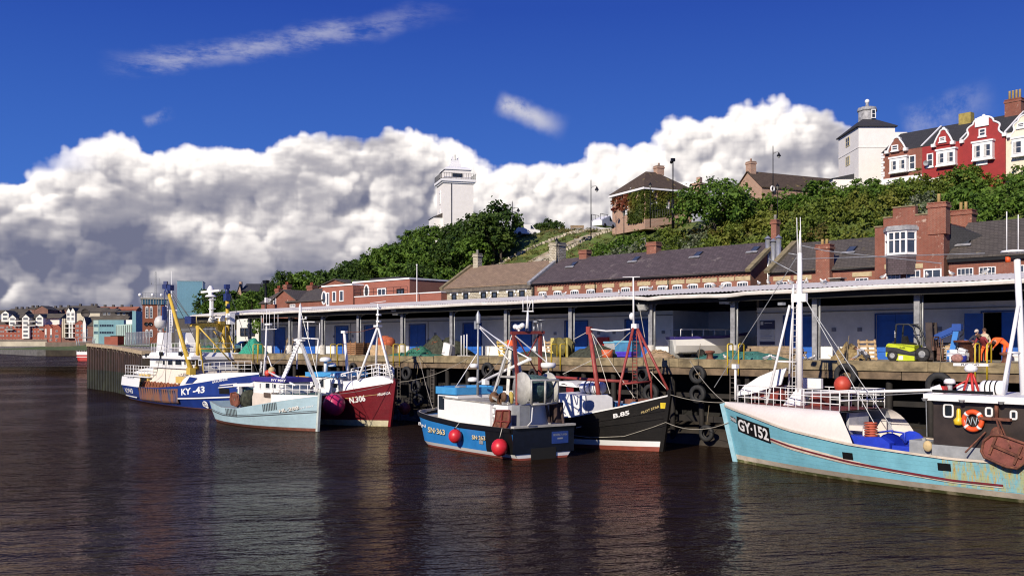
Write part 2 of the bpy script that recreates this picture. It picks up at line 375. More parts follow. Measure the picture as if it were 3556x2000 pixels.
# water, ground, hill
m,nt,b,out=new_mat('river_water')
co=N(nt,'ShaderNodeTexCoord').outputs['Object']
b.inputs['Base Color'].default_value=(.02,.0105,.0065,1);b.inputs['Roughness'].default_value=.06;b.inputs['IOR'].default_value=1.333
b.inputs['Specular IOR Level'].default_value=.26;b.inputs['Specular Tint'].default_value=(1,.93,.86,1)
rot=N(nt,'ShaderNodeMapping');rot.inputs['Rotation'].default_value=(0,0,R(-14));L(nt,co,rot.inputs[0])
h1=nz(nt,rot.outputs[0],.42,3,.55,(.6,1.5,1));h2=nz(nt,rot.outputs[0],1.7,4,.62,(.55,1.35,1));h3=nz(nt,co,.05,3,.5)
hh=mth(nt,'ADD',mth(nt,'MULTIPLY',h1,1.0),mth(nt,'MULTIPLY',h2,.36))
calm=mrange(nt,h3,.38,.62,.5,1.2)
hh=mth(nt,'MULTIPLY',hh,calm)
bp=N(nt,'ShaderNodeBump',Strength=1,Distance=1.0);L(nt,hh,bp.inputs['Height']);
g_=N(nt,'ShaderNodeBsdfGlossy',Roughness=.05);g_.inputs[0].default_value=(1,.9,.8,1);L(nt,bp.outputs[0],g_.inputs['Normal'])
fr_=N(nt,'ShaderNodeFresnel',IOR=1.333);L(nt,bp.outputs[0],fr_.inputs['Normal']);df=N(nt,'ShaderNodeBsdfDiffuse');df.inputs[0].default_value=(.0155,.0086,.005,1)
mx=N(nt,'ShaderNodeMixShader');L(nt,mth(nt,'MULTIPLY',fr_.outputs[0],.66),mx.inputs[0]);L(nt,df.outputs[0],mx.inputs[1]);L(nt,g_.outputs[0],mx.inputs[2]);L(nt,mx.outputs[0],out.inputs[0]);nt.nodes.remove(b)
WATER=m
mb=MB();mb.add([(-1500,-60,0),(1500,-60,0),(1500,2500,0),(-1500,2500,0)],[(0,1,2,3)])
mb.solo('water',WATER,kind='structure')
GROUND=pm('harbour_asphalt',(.12,.115,.11),.9,.35,.4,bump=.01)
mb=MB()
pts=[tuple(q2w(60,6,0))[:2],tuple(q2w(-104,6,0))[:2],(-54.5,138.6),(-63.5,150.4),(-250,592),(-288,590),(-452,829),(-1200,829),(-1200,2200),(1200,2200),(1200,-20)]
n=len(pts)
mb.add([(x,y,5.6)for x,y in pts],[tuple(range(n))]);mb.add([(x,y,5.6)for x,y in pts]+[(x,y,-2)for x,y in pts],[(i,n+i,n+(i+1)%n,(i+1)%n)for i in range(n)])
mb.solo('ground',GROUND,kind='structure')
DECKM=pm('quay_concrete',(.38,.34,.27),.9,.35,.8,[((.13,.11,.08),.58,1.4),((.2,.19,.08),.66,2)],bump=.01)
mb=MB();rs=[-104+i*4 for i in range(42)]
mb.grid([[(r,v,DECK)for r in rs]for v in(.75,8,16,29)],sm=False)
mb.solo('quay_deck',DECKM,frame=QM,kind='structure')
def sstep(a,b,x):t=min(1,max(0,(x-a)/(b-a)));return t*t*(3-2*t)
TOPS=[(-80,27.2),(60,26.6),(100,25.8),(125,28),(142,28),(152,23),(165,15),(180,11),(205,9.5),(260,7),(330,5.5)]
def topz(u):
 for(a,za),(b_,zb)in zip(TOPS,TOPS[1:]):
  if u<=b_:return za+(zb-za)*max(0,(u-a)/(b_-a))
 return 5.5
def hz(u,v):
 t=topz(u);s=sstep(38,78,v);s=.6*s+.4*min(1,max(0,(v-40)/32))
 z=5.5+(t-5.5)*s
 if 1>s>0:z+=(noise.noise(Vector((u*.09,v*.09,0)))*1.1)*min(1,4*s*(1-s))
 return z
GRASS=pm('rough_grass',(.085,.12,.02),.9,.45,.35,[((.2,.17,.05),.55,.25),((.1,.15,.03),.55,.6)],bump=.08,bscale=3)
us=[-70+i*4 for i in range(101)];vs_=[29.5+i*2 for i in range(27)]+[88,110,160,300]
mb=MB();mb.grid([[(-u,v,hz(u,v))for u in reversed(us)]for v in vs_])
mb.solo('hill',GRASS,frame=QM,kind='structure')
# foliage
def leaf_geo(lobes,per_m2,size,seed,shell=(.72,1.04),flat=.85):
 """clumps of small quads spread through the shells of the lobes (cx,cy,cz,rx,rz) -> (verts n*4*3, tone n)"""
 rng=np.random.default_rng(seed);V=[];Tn=[]
 for(cx,cy,cz,rx,rz)in lobes:
  n=int(per_m2*4*math.pi*rx*(rx+rz)/2*.62)
  nc=max(6,n//22)
  d=rng.normal(size=(nc,3));d/=np.linalg.norm(d,axis=1)[:,None];d[:,2]=np.where(d[:,2]<-.35,-d[:,2],d[:,2])
  bump_=rng.uniform(shell[0],shell[1],nc)[:,None]
  cc=d*np.array([rx,rx,rz])*bump_+np.array([cx,cy,cz])
  tone=np.clip(rng.normal(.45,.24,nc),0,1)
  k=rng.integers(0,nc,n);cr_=rng.uniform(.25,.5,nc)*rx**.5*.55
  off_=rng.normal(size=(n,3))*cr_[k][:,None]*np.array([1,1,.75])
  p=cc[k]+off_
  nr=d[k]*.7+rng.normal(size=(n,3))*.6+np.array([0,0,.35]);nr/=np.linalg.norm(nr,axis=1)[:,None]
  a=np.cross(nr,rng.normal(size=(n,3)));a/=np.linalg.norm(a,axis=1)[:,None];c=np.cross(nr,a)
  s=(size*rng.uniform(.6,1.35,n))[:,None]
  a=a*s*.5;c=c*s*.5*rng.uniform(.55,1,n)[:,None]
  V.append(np.stack([p-a-c*.3,p+a*.1-c,p+a+c*.3,p-a*.1+c],axis=1));Tn.append(np.clip(tone[k]+rng.normal(0,.12,n),0,1))
 return np.concatenate(V),np.concatenate(Tn)
def leaf_mesh(name,V,Tn,mat):
 n=len(V);me=bpy.data.meshes.new(name);me.vertices.add(n*4);me.loops.add(n*4);me.polygons.add(n)
 me.vertices.foreach_set('co',V.reshape(-1).astype(np.float32));me.loops.foreach_set('vertex_index',np.arange(n*4,dtype=np.int32))
 me.polygons.foreach_set('loop_start',np.arange(0,n*4,4,dtype=np.int32));me.update(calc_edges=True)
 at=me.attributes.new('tone','FLOAT','FACE');at.data.foreach_set('value',Tn.astype(np.float32));me.materials.append(mat);return me
LEAF_D=leafm('dark_leaves',(.022,.052,.01),(.09,.155,.026),(.095,.135,.022))
LEAF_M=leafm('green_leaves',(.045,.1,.013),(.17,.28,.04))
LEAF_O=leafm('olive_scrub_leaves',(.065,.105,.016),(.22,.28,.045),(.21,.22,.04))
LEAF_Y=leafm('russet_scrub_leaves',(.065,.065,.015),(.19,.17,.04),(.16,.1,.03))
LEAF_W=leafm('blossom_leaves',(.05,.09,.02),(.34,.36,.26))
BARK=pm('bark',(.07,.055,.04),.9,.4,3)
def lobes_tree(rng,h,w):
 ls=[(0,0,h*.62,w*.8,h*.36)]
 for i in range(7):
  a=i*2.4+rng.uniform(0,.6);rr=w*rng.uniform(.35,.62)
  ls.append((math.cos(a)*rr,math.sin(a)*rr,h*rng.uniform(.35,.8),w*rng.uniform(.38,.55),h*rng.uniform(.17,.26)))
 ls.append((rng.uniform(-.6,.6),rng.uniform(-.6,.6),h*.86,w*.42,h*.15));return ls
TREES={}
def tree_proto(key,h,w,mat,seed,dens=9,size=.5,lobes=None):
 rng=random.Random(seed);V,Tn=leaf_geo(lobes or lobes_tree(rng,h,w),dens,size,seed)
 cm=leaf_mesh('crown',V,Tn,mat)
 mb=MB();mb.tube([(0,0,-.8),(.1,0,h*.25),(-.05,.1,h*.5),(.1,0,h*.72)],[w*.09,w*.065,w*.045,w*.015],7)
 for i in range(5):
  a=i*1.9;mb.tube([(0,0,h*.3),(math.cos(a)*w*.3,math.sin(a)*w*.3,h*.52),(math.cos(a)*w*.52,math.sin(a)*w*.52,h*.68)],[w*.035,w*.025,w*.008],5)
 TREES[key]=(cm,mb.mesh('trunk',BARK))
for i in range(4):tree_proto(f'd{i}',9,4.4,LEAF_D if i<3 else LEAF_M,30+i)
for i in range(2):tree_proto(f'm{i}',7,3.6,LEAF_M,40+i)
for i in range(3):tree_proto(f'b{i}',4.2,3.0,(LEAF_M,LEAF_O,LEAF_Y)[i],50+i,12,.42,[(0,0,1.7,2.5,2.0),(1.3,.5,1.3,1.7,1.5),(-1.3,-.4,1.2,1.8,1.5),(.2,-1.4,1.1,1.7,1.4),(.3,.9,2.3,1.5,1.3)])
tree_proto('r',7.2,5.4,LEAF_M,61,12,.42,[(0,0,3.0,5.2,3.9),(2.6,-.5,2.4,3.2,2.7),(-2.8,.3,2.2,3.0,2.6),(.3,-2.6,2.2,3.3,2.8),(.8,.3,5.0,2.9,1.9)])
def tree(name,key,u,v,s,label,group=None,dz=0,rz=None,z=None,squash=1):
 t=bpy.data.objects.new(name,None);COL.objects.link(t);BASE[t.name]=Vector((0,0,0))
 zz=(hz(u,v)if z is None else z)+dz
 t.matrix_world=QM@T(-u,v,zz,random.uniform(0,6.28)if rz is None else rz,s)@Matrix.Diagonal((1,1,squash,1));_props(t,label,'tree',group)
 for nm,me in zip(('crown','trunk'),TREES[key]):
  o=bpy.data.objects.new(nm,me);COL.objects.link(o);o.parent=t
 return t
rng=random.Random(5)
lb='dark green tree in the dense wood below the white tower'
spots=[]
for u in(118,122.5,127,131.5,136,140.5,145,150,155,160):
 for v in(45,51,57,63,69.5):
  spots.append((u+rng.uniform(-1.6,1.6),v+rng.uniform(-1.8,1.8)))
for i,(u,v)in enumerate(spots):
 if u<124 and v>66 or 127<u<148 and v>66:continue
 t=topz(u)-5.5
 tree('broadleaf_tree',rng.choice(['d0','d1','d2','d3','d3']),u,v,rng.uniform(.78,1.08)*(1 if v<60 else .8),lb,'trees of the wood below the white tower',-.6)
tree('broadleaf_tree','d1',117.5,62,1.22,'tall dark tree with pale blossom beside the grass slope, at the wood end',dz=-.5)
lb='small dark tree on the low bank behind the brick houses'
for i in range(26):
 u=160+i*1.75+rng.uniform(-1,1)
 if u>202:continue
 tree('broadleaf_tree',rng.choice(['d0','d2','d3','m0']),u,rng.choice([48,54,60,66])+rng.uniform(-3,3),rng.uniform(.7,.95),lb,'small trees on the low bank',z=10.5+max(0,(178-u)*.25))
pB=lambda p,v:q_at((p[0]*1.3804,p[1]*1.3804),v)
p=pB((1800,456),66);tree('rounded_tree','r',-p.x,66,1.12,'large rounded green bush between the ivy clad house and the stone cottage',z=p.z-7.6)
p=pB((2062,445),72);tree('bushy_tree','m0',-p.x,72,.95,'bushy green tree in front of the stone cottage roof',z=p.z-7.2)
p=pB((2440,418),74);tree('bushy_tree','m1',-p.x,72,.75,'dark green bush in front of the tall red gabled house',z=p.z-5.4)
p=pB((1375,570),78)
for i,(dx,s)in enumerate(((-2.6,.8),(0,.95),(2.6,.85))):
 tree('thorn_bush','d%d'%i,-p.x-dx,78,.5*s,('low dark bush on the crest of the grass slope, nearest the white tower','dark middle bush of three on the crest of the grass slope','dark bush on the grass crest, nearest the tall street lamp')[i],z=p.z-3.0)
rngs=np.random.default_rng(3);LV={0:[],1:[],2:[],3:[]};LT={0:[],1:[],2:[],3:[]}
k=0
lob={0:[],1:[],2:[],3:[]}
u=24.0
while u<107:
 v=39.5
 while v<80:
  uu=u+rng.uniform(-1.3,1.3);vv=v+rng.uniform(-1.3,1.3)
  lim=67 if 79<uu<98 else 80 if uu<62 else 76
  edge=101-(vv-40)*.14+noise.noise(Vector((vv*.2,7,0)))*3
  if vv<lim and uu<edge:
   w=noise.noise(Vector((uu*.07,vv*.1,3.3)))
   g=0 if w>.05 else 2 if w<-.42 else 1
   if noise.noise(Vector((uu*.16,vv*.2,9.1)))>.47:g=3
   r_=rng.uniform(1.3,2.3);hh_=rng.uniform(1.0,1.9)*(1 if vv>44 else .8)
   lob[g].append((-uu,vv,hz(uu,vv)+hh_*.35,r_,hh_))
   if rng.random()<.25:lob[g].append((-uu+rng.uniform(-1,1),vv,hz(uu,vv)+hh_*1.1,r_*.55,hh_*.8))
  v+=1.95
 u+=1.95
V,Tn,ids=[],[],[]
for g,ls in lob.items():
 if not ls:continue
 a_,t_=leaf_geo(ls,11,.38,70+g,(.7,1.05));V.append(a_);Tn.append(t_);ids.append(np.full(len(a_),g))
V=np.concatenate(V);Tn=np.concatenate(Tn);ids=np.concatenate(ids)
me=leaf_mesh('hillside_scrub',V,Tn,LEAF_M)
for mm in(LEAF_O,LEAF_Y,LEAF_W):me.materials.append(mm)
me.polygons.foreach_set('material_index',ids.astype(np.int32))
o=bpy.data.objects.new('hillside_scrub',me);COL.objects.link(o);o.matrix_world=QM;_props(o,'green and olive scrub covering the steep bank behind the brick buildings','scrub',None,'stuff')
STONE=pm('pale_limestone',(.42,.37,.29),.9,.35,1.2,[((.2,.17,.12),.58,1.5)],bump=.05,bscale=4)
def drape(mb,pl,w,hgt,step=.8):
 for(a,b_)in zip(pl,pl[1:]):
  n=max(1,int(math.hypot(a[0]-b_[0],a[1]-b_[1])/step))
  for i in range(n):
   u_=a[0]+(b_[0]-a[0])*(i+.5)/n;v_=a[1]+(b_[1]-a[1])*(i+.5)/n
   mb.box((-u_,v_,hz(u_,v_)+hgt*.2),(step*random.uniform(.9,1.3),w*random.uniform(.8,1.2),hgt*random.uniform(.7,1.3)),random.uniform(-.5,.5))
mb=MB();drape(mb,[(113.5,43),(113,50),(110,57),(106.5,64),(102.5,70.5),(100,74)],.5,.45,.45);mb.solo('stone_wall',STONE,'low pale stone wall climbing the grass slope between wood and scrub','wall',frame=QM)
mb=MB();drape(mb,[(118,60),(114,65),(110,70),(106,74),(102,76.5)],.4,.5,.5);mb.solo('stone_wall',STONE,'upper row of white edging stones along the crest of the grass slope','wall',frame=QM)
mb=MB()
for i in range(22):
 f=i/22;u_=115-f*10;v_=52+f*19
 for j in range(3):mb.box((-(u_+j*1.5-1),v_+j*.7,hz(u_,v_)+.1),(random.uniform(.7,2.4),random.uniform(.5,1.3),.22),0,M=Matrix.Rotation(random.uniform(-.8,.8),4,'Z')@Matrix.Rotation(random.uniform(.2,.5),4,'X'))
mb.solo('rock_outcrop',STONE,'bare stone steps showing through the grass between the two low walls','steps',frame=QM)
mb=MB();ro=[]
for du in(-1.0,0,1.0):ro.append([(-(u_+du),v_,hz(u_+du,v_)+.06)for u_,v_ in((116,50),(113.5,55),(111.5,59.5),(109,64),(106,68.5),(103,72),(100,75))])
mb.grid(ro);mb.solo('hill_path',pm('trodden_sandstone',(.33,.27,.18),.95,.4,.8,[((.12,.13,.04),.55,.9)],bump=.05,bscale=4),frame=QM,kind='structure')
gl=[]
for i in range(900):
 u_,v_=rng.uniform(97,121),rng.uniform(42,79)
 if abs((u_-100)-(75-v_)*.62)>.9+.4*(v_>60):gl.append((-u_,v_,hz(u_,v_),rng.uniform(.25,.6),rng.uniform(.15,.4)))
V,Tn=leaf_geo(gl,22,.22,91,(.5,1.0));me=leaf_mesh('rough_grass',V,Tn,leafm('grass_blades',(.06,.09,.015),(.22,.22,.06),(.26,.2,.08)))
o=bpy.data.objects.new('rough_grass',me);COL.objects.link(o);o.matrix_world=QM;_props(o,'tufts of rough grass on the slope below the crest','grass',None,'stuff')
# frames and building helpers
class FR:
 """a local frame: origin, heading of local x; at(p, y) = local point where the sight line through photo pixel p meets the plane y"""
 def __init__(s,o,rz):s.M=Matrix.Translation(Vector(o))@Matrix.Rotation(rz,4,'Z');s.I=s.M.inverted()
 def at(s,p,y=0):
  o=s.I@EYE;d=s.I.to_3x3()@ray(p);return o+d*((y-o.y)/d.y)
 def atx(s,p,x=0):
  o=s.I@EYE;d=s.I.to_3x3()@ray(p);return o+d*((x-o.x)/d.x)
QF=FR((0,0,0),0);QF.M=QM;QF.I=QI
def window(root,x0,x1,z0,z1,y=0,nx=2,nz=2,f=.09,mats=None,axis='x',sgn=-1,d=.12,name='window',sill=None,arch=0):
 """a framed window on a wall plane facing sgn along the other axis; panes set back"""
 mb=MB()
 def b(a0,a1,e0,e1,c0,c1,mi):
  e0,e1=sorted((y+sgn*e0,y+sgn*e1))
  if axis=='x':mb.bx(a0,a1,e0,e1,c0,c1,mi)
  else:mb.bx(e0,e1,a0,a1,c0,c1,mi)
 b(x0+f*.5,x1-f*.5,-.02,.03,z0+f*.5,z1-f*.5,1)
 b(x0,x0+f,-.02,d,z0,z1,0);b(x1-f,x1,-.02,d,z0,z1,0);b(x0+f,x1-f,-.02,d,z0,z0+f,0);b(x0+f,x1-f,-.02,d,z1-f,z1,0)
 for i in range(1,nx):c=x0+(x1-x0)*i/nx;b(c-f*.3,c+f*.3,.031,d*.8,z0+f,z1-f,0)
 for i in range(1,nz):c=z0+(z1-z0)*i/nz;b(x0+f,x1-f,.031,d*.6,c-f*.3,c+f*.3,0)
 if arch:
  n=8;pl=[(x0+(x1-x0)/2+(x1-x0)/2*math.cos(math.pi*i/n),z1+arch*math.sin(math.pi*i/n))for i in range(n+1)]
  e0,e1=sorted((y-sgn*.02,y+sgn*d*.9))
  if axis=='x':mb.prism([(a,e0,c)for a,c in pl],(0,e1-e0,0),0)
  else:mb.prism([(e0,a,c)for a,c in pl],(e1-e0,0,0),0)
 w=mb.part(name,mats or[CLEAN,WGLASS],root)
 if sill:
  mb=MB()
  def b2(a0,a1,e0,e1,c0,c1):
   e0,e1=sorted((y+sgn*e0,y+sgn*e1))
   if axis=='x':mb.bx(a0,a1,e0,e1,c0,c1)
   else:mb.bx(e0,e1,a0,a1,c0,c1)
  b2(x0-.1,x1+.1,-.02,.2,z0-.16,z0-.003);mb.part('sill',sill,w)
 return w
def walls(root,x0,x1,y0,y1,z0,z1,m,gable=None,name='wall'):
 """box walls; gable=(axis, z ridge) adds the two gable triangles"""
 mb=MB();mb.bx(x0,x1,y0,y1,z0,z1)
 if gable:
  if gable[0]=='x':
   ym=(y0+y1)/2
   mb.prism([(x0,y0,z1+.002),(x0,y1,z1+.002),(x0,ym,gable[1])],(x1-x0,0,0))
  else:
   xm=(x0+x1)/2
   mb.prism([(x0,y0,z1+.002),(x1,y0,z1+.002),(xm,y0,gable[1])],(0,y1-y0,0))
 return mb.part(name,m,root)
def roof(root,x0,x1,y0,y1,ze,zr,m,axis='x',ov=.3,th=.14,hip=0,name='roof'):
 mb=MB()
 if axis=='y':
  s=(zr-ze)/((x1-x0)/2);a,b_=x0-ov,x1+ov;xm=(x0+x1)/2;zl=ze-ov*s
  c=[(a,y0-ov,zl),(xm,y0-ov+hip,zr),(b_,y0-ov,zl),(a,y1+ov,zl),(xm,y1+ov-hip,zr),(b_,y1+ov,zl)]
 else:
  s=(zr-ze)/((y1-y0)/2);a,b_=y0-ov,y1+ov;ym=(y0+y1)/2;zl=ze-ov*s
  c=[(x0-ov,a,zl),(x0-ov+hip,ym,zr),(x0-ov,b_,zl),(x1+ov,a,zl),(x1+ov-hip,ym,zr),(x1+ov,b_,zl)]
 k=len(c);up=[(p[0],p[1],p[2]+th)for p in c]
 mb.add(up+c,[(0,3,4,1),(1,4,5,2),(7,10,9,6),(8,11,10,7),(0,1,7,6),(1,2,8,7),(4,3,9,10),(5,4,10,11),(3,0,6,9),(2,5,11,8)]+([(0,1,2),(5,4,3)]if hip else[]))
 return mb.part(name,m,root)
BUFFPOT=pm('buff_clay_pot',(.55,.4,.16),.8,.2)
def chimney(root,x,y,z0,z1,w,d,m,pots=2,cap=True,potm=None,parent=None,poth=.55):
 mb=MB();mb.bx(x-w/2,x+w/2,y-d/2,y+d/2,z0,z1)
 if cap:mb.bx(x-w/2-.09,x+w/2+.09,y-d/2-.09,y+d/2+.09,z1-.35,z1-.12);mb.bx(x-w/2-.05,x+w/2+.05,y-d/2-.05,y+d/2+.05,z1+.002,z1+.1)
 c=mb.part('chimney',m,parent or root)
 for i in range(pots):
  px_=x+(i-(pots-1)/2)*min(.42,w/max(1,pots));q=MB();q.lathe([(.0,z1+.1),(.17,z1+.1),(.15,z1+poth),(.18,z1+poth+.03),(.1,z1+poth+.03)],(px_,y,0),8)
  q.part('chimney_pot',potm or BUFFPOT,c)
 return c
REDBRICK=brickm('red_brick',(.28,.066,.038),(.2,.046,.028),(.33,.24,.18),patch=[((.5,.3,.2),.62,2.5)])
OLDBRICK=brickm('old_red_brick',(.27,.07,.042),(.2,.05,.032),(.26,.18,.14),patch=[((.42,.3,.24),.6,1.6)])
RUBBLE=brickm('pale_rubble_stone',(.62,.57,.45),(.42,.37,.27),(.12,.1,.08),.42,.2,.022,.3,[((.16,.13,.09),.6,1.4)])
PINKSTONE=brickm('pink_sandstone',(.45,.27,.19),(.36,.22,.16),(.4,.33,.26),.45,.2,.02,.2)
SLATE=brickm('purple_grey_slate',(.115,.088,.095),(.08,.062,.068),(.04,.032,.034),.34,.16,.014,.3,[((.3,.27,.25),.63,4.5),((.15,.125,.12),.58,.5)],slope=1.0,bump=.01)
SLATE.node_tree.nodes
SLATEG=brickm('lichened_grey_slate',(.11,.095,.085),(.08,.07,.063),(.04,.034,.03),.34,.16,.014,.3,[((.17,.14,.08),.6,.6),((.26,.24,.2),.64,4)],bump=.01)
TANTILE=brickm('tan_stone_tile',(.3,.21,.14),(.23,.16,.11),(.1,.07,.05),.4,.17,.014,.15,[((.18,.13,.1),.6,1)],bump=.012)
DARKSLATE=brickm('dark_slate',(.05,.05,.055),(.04,.04,.044),(.025,.025,.026),.34,.16,.012,.25,[((.09,.09,.09),.68,2)])
BROWNTILE=brickm('brown_roof_tile',(.12,.085,.06),(.09,.065,.045),(.04,.03,.022),.35,.25,.03,.3,[((.24,.19,.07),.6,.6)])
SANDLINTEL=pm('yellow_sandstone',(.46,.37,.22),.85,.2,3,[((.28,.22,.12),.62,3)])
LEAD=pm('lead_sheet',(.3,.3,.31),.6,.35,3)
COPING=pm('mossy_coping',(.22,.18,.1),.9,.35,2)
REDPAINT=pm('red_painted_render',(.29,.022,.02),.6,.12,2)
CREAMP=pm('cream_painted_render',(.74,.66,.52),.6,.08)
WPAINT=pm('white_painted_masonry',(.8,.77,.73),.65,.05,1.2,[((.55,.47,.36),.66,1.3,(1,1,.4))],bump=.012,bscale=5)
# the market shed on the quay
shed=thing('market_shed','long open fronted quayside shed with pale corrugated roof and blue doors','shed',(0,9,DECK),QM)
SHEDROOF=pm('pale_fibre_cement',(.66,.62,.57),.75,.14,1.2,[((.3,.27,.22),.62,2,(1,.3,1))])
GUTT=pm('white_gutter',(.68,.64,.59),.6,.15,1.5,[((.34,.3,.26),.6,2.5)])
DARKIN=pm('dark_shed_interior',(.02,.019,.018),.9,.3)  # roof underside and beams coloured near black as the shade under the roof
r0,r1=q_at((672,1100),3).x,-8.0
def roofz(v):return 10.2+(v-2.8)*.104 if v<11.5 else 11.1-(v-11.5)*.14
mb=MB();nn=int((r1-r0)/.16);rows=[]
for v in(2.8,6,11.5,20.5):
 rows.append([(r0+(r1-r0)*i/nn,v,roofz(v)+.035*math.sin(i*math.pi)+.03*math.cos(i*math.pi))for i in range(nn+1)])
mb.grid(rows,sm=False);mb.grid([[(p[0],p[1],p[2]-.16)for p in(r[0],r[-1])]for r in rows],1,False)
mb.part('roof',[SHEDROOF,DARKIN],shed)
mb=MB();ng=90;sec=[(-.02,.02),(-.2,.03),(-.24,-.06),(-.2,-.2),(-.02,-.22),(-.0,-.1)]
rows=[]
for i in range(ng+1):
 r=r0+(r1-r0)*i/ng;sag=-.07*math.exp(-((r-q_at((2450,1060),2.7).x)/6)**2)-.13*math.exp(-((r-q_at((2255,1060),2.7).x)/.9)**2)-.16*math.exp(-((r-q_at((2515,1060),2.7).x)/.6)**2)+.02*math.sin(r*.7);rows.append([(r,2.78+a,10.14+sag+b_)for a,b_ in sec])
mb.grid(rows,sm=False);mb.part('gutter',GUTT,shed)
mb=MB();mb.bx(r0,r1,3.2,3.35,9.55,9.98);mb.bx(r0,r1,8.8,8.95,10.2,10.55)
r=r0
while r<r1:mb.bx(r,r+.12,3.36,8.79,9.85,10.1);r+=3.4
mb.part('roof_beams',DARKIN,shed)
WALLG=pm('white_shed_wall',(.82,.81,.8),.75,.08,1.5,[((.5,.48,.45),.62,1.2)])
BLUED=pm('blue_shed_door',(.02,.12,.5),.5,.15,2)
wl,wr=q_at((906,1200),9).x,q_at((2338,1200),9).x;wl2=q_at((2629,1200),9).x
doors=[(952.6,990),(1053,1094),(1164.6,1208.5),(1267,1312),(1422.6,1477),(1610,1671),(1777,1845),(1964,2040),(2173,2255),(2724,2830),(3043,3178),(3412,3545)]
dr=[(q_at((a,1200),9).x,q_at((b_,1200),9).x)for a,b_ in doors]
DT=DECK+2.95
def wallrun(a,b_,ds):
 mb=MB();x=a
 for d0,d1 in ds:mb.bx(x,d0,9,9.25,DECK-.1,9.3);mb.bx(d0,d1,9,9.25,DT,9.3);x=d1
 mb.bx(x,b_,9,9.25,DECK-.1,9.3);return mb.part('wall',WALLG,shed)
wallrun(wl,wr,dr[:9]);wallrun(wl2,r1,dr[9:])
mb=MB();mb.bx(wr,wr+6.0,14,14.2,DECK-.1,9.3);mb.bx(wr-.2,wr-.003,9.26,13.99,DECK-.1,9.3);mb.part('recess_wall',WALLG,shed)
mb=MB();g0=q_at((2512,1200),20).x;g1=q_at((2640,1200),20).x
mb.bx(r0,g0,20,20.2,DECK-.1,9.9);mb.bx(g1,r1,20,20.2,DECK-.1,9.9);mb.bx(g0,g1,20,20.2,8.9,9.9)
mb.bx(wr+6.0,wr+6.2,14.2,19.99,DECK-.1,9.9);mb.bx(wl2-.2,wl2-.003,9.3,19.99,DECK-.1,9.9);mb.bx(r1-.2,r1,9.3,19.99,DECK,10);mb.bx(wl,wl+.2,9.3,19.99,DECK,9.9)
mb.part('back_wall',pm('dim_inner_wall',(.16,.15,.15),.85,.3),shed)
for i,(a,b_)in enumerate(dr):
 mb=MB();op=i==11
 if op:
  mb.beam((a+.02,8.97,DECK+1.45),(a-.75,8.1,DECK+1.45),.06,2.9);mb.bx(b_-1.1,b_,9.06,9.12,DECK,DT)
 else:
  c=(a+b_)/2;mb.bx(a,c-.012,9.06,9.14,DECK,DT);mb.bx(c+.012,b_,9.06,9.14,DECK,DT)
  for z in(.5,2.45):mb.bx(a+.1,c-.1,9.02,9.059,DECK+z,DECK+z+.06);mb.bx(c+.1,b_-.1,9.02,9.059,DECK+z,DECK+z+.06)
 d=mb.part('door',BLUED,shed,'blue door standing open on a dark interior' if op else None)
 if not op:
  mb=MB();mb.bx((a+b_)/2-.2,(a+b_)/2-.08,8.98,9.055,DECK+1.1,DECK+1.2);mb.part('handle',GALV,d)
for p in[(1512,1160),(1763,1160),(1928,1158),(2079,1156),(2133,1154),(2304,1153),(2673,1147),(2896,1145),(2986,1144),(3262,1142),(3360,1142),(1160,1168),(1225,1167)]:
 q=q_at(p,9);mb=MB();mb.bx(q.x-.16,q.x+.16,8.97,8.995,q.z-.13,q.z+.13)
 for k in range(4):mb.bx(q.x-.14,q.x+.14,8.955,8.969,q.z-.11+k*.065,q.z-.08+k*.065)
 mb.part('air_vent',pm('grey_vent',(.3,.3,.33),.6),shed)
mb=MB();mb.tube([(wl,8.93,8.95),(wr,8.93,8.95)],.035,5);mb.tube([(wl2,8.93,8.9),(r1,8.93,8.9)],.035,5)
for a,b_ in dr[::2]:mb.tube([(b_+.5,8.93,8.93),(b_+.5,8.93,DECK+1.4)],.03,5);mb.bx(b_+.38,b_+.62,8.86,8.98,DECK+1.2,DECK+1.5)
mb.part('conduit',pm('grey_conduit',(.25,.25,.26),.6),shed)
for a,b_ in dr:mb=MB();mb.bx(a-.1,a-.003,8.95,8.998,DECK,DT+.1);mb.bx(b_+.003,b_+.1,8.95,8.998,DECK,DT+.1);mb.bx(a-.003,b_+.003,8.95,8.998,DT+.003,DT+.1);mb.part('door_frame',pm('dark_blue_frame',(.012,.05,.22),.5),shed)
STEELC=pm('grey_steel_column',(.3,.3,.31),.55,.3,3,[((.2,.13,.09),.66,3)],metal=.2)
BASEC=pm('white_concrete_footing',(.55,.52,.47),.85,.3,2,[((.25,.22,.18),.56,3)])
cols=[809,867,1008,1121.5,1245.7,1398.5,1570,1759,1983.5,2262,2547.6,2831.7,3186.5,3640]
CU=[q_at((c,1200),4).x for c in cols]
for i,x in enumerate(CU):
 mb=MB();mb.bx(x-.17,x+.17,3.86,3.9,DECK,9.95);mb.bx(x-.17,x+.17,4.1,4.14,DECK,9.95);mb.bx(x-.03,x+.03,3.9,4.1,DECK,9.95)
 mb.beam((x,4,9.3),(x,5.4,10.0),.1,.1)
 c=mb.part('column',STEELC,shed)
 mb=MB();mb.tube([(x+.28,4.05,DECK+.1),(x+.28,4.05,9.9)],.05,6);mb.part('drainpipe',GALV,c)
 if i not in(7,8,11,12):
  mb=MB();mb.lathe([(.0,.95),(.26,.95),(.3,.9),(.31,0)],(x,4,DECK),12);mb.part('footing',BASEC,c)
for p in((1690,1064),(1900,1060),(2380,1046),(2760,1036),(3360,1006),(1180,1090)):
 q=q_at(p,6);mb=MB();mb.bx(q.x-.9,q.x+.9,5.9,6.1,q.z,q.z+.08);mb.part('tube_light',WPAINT,shed)
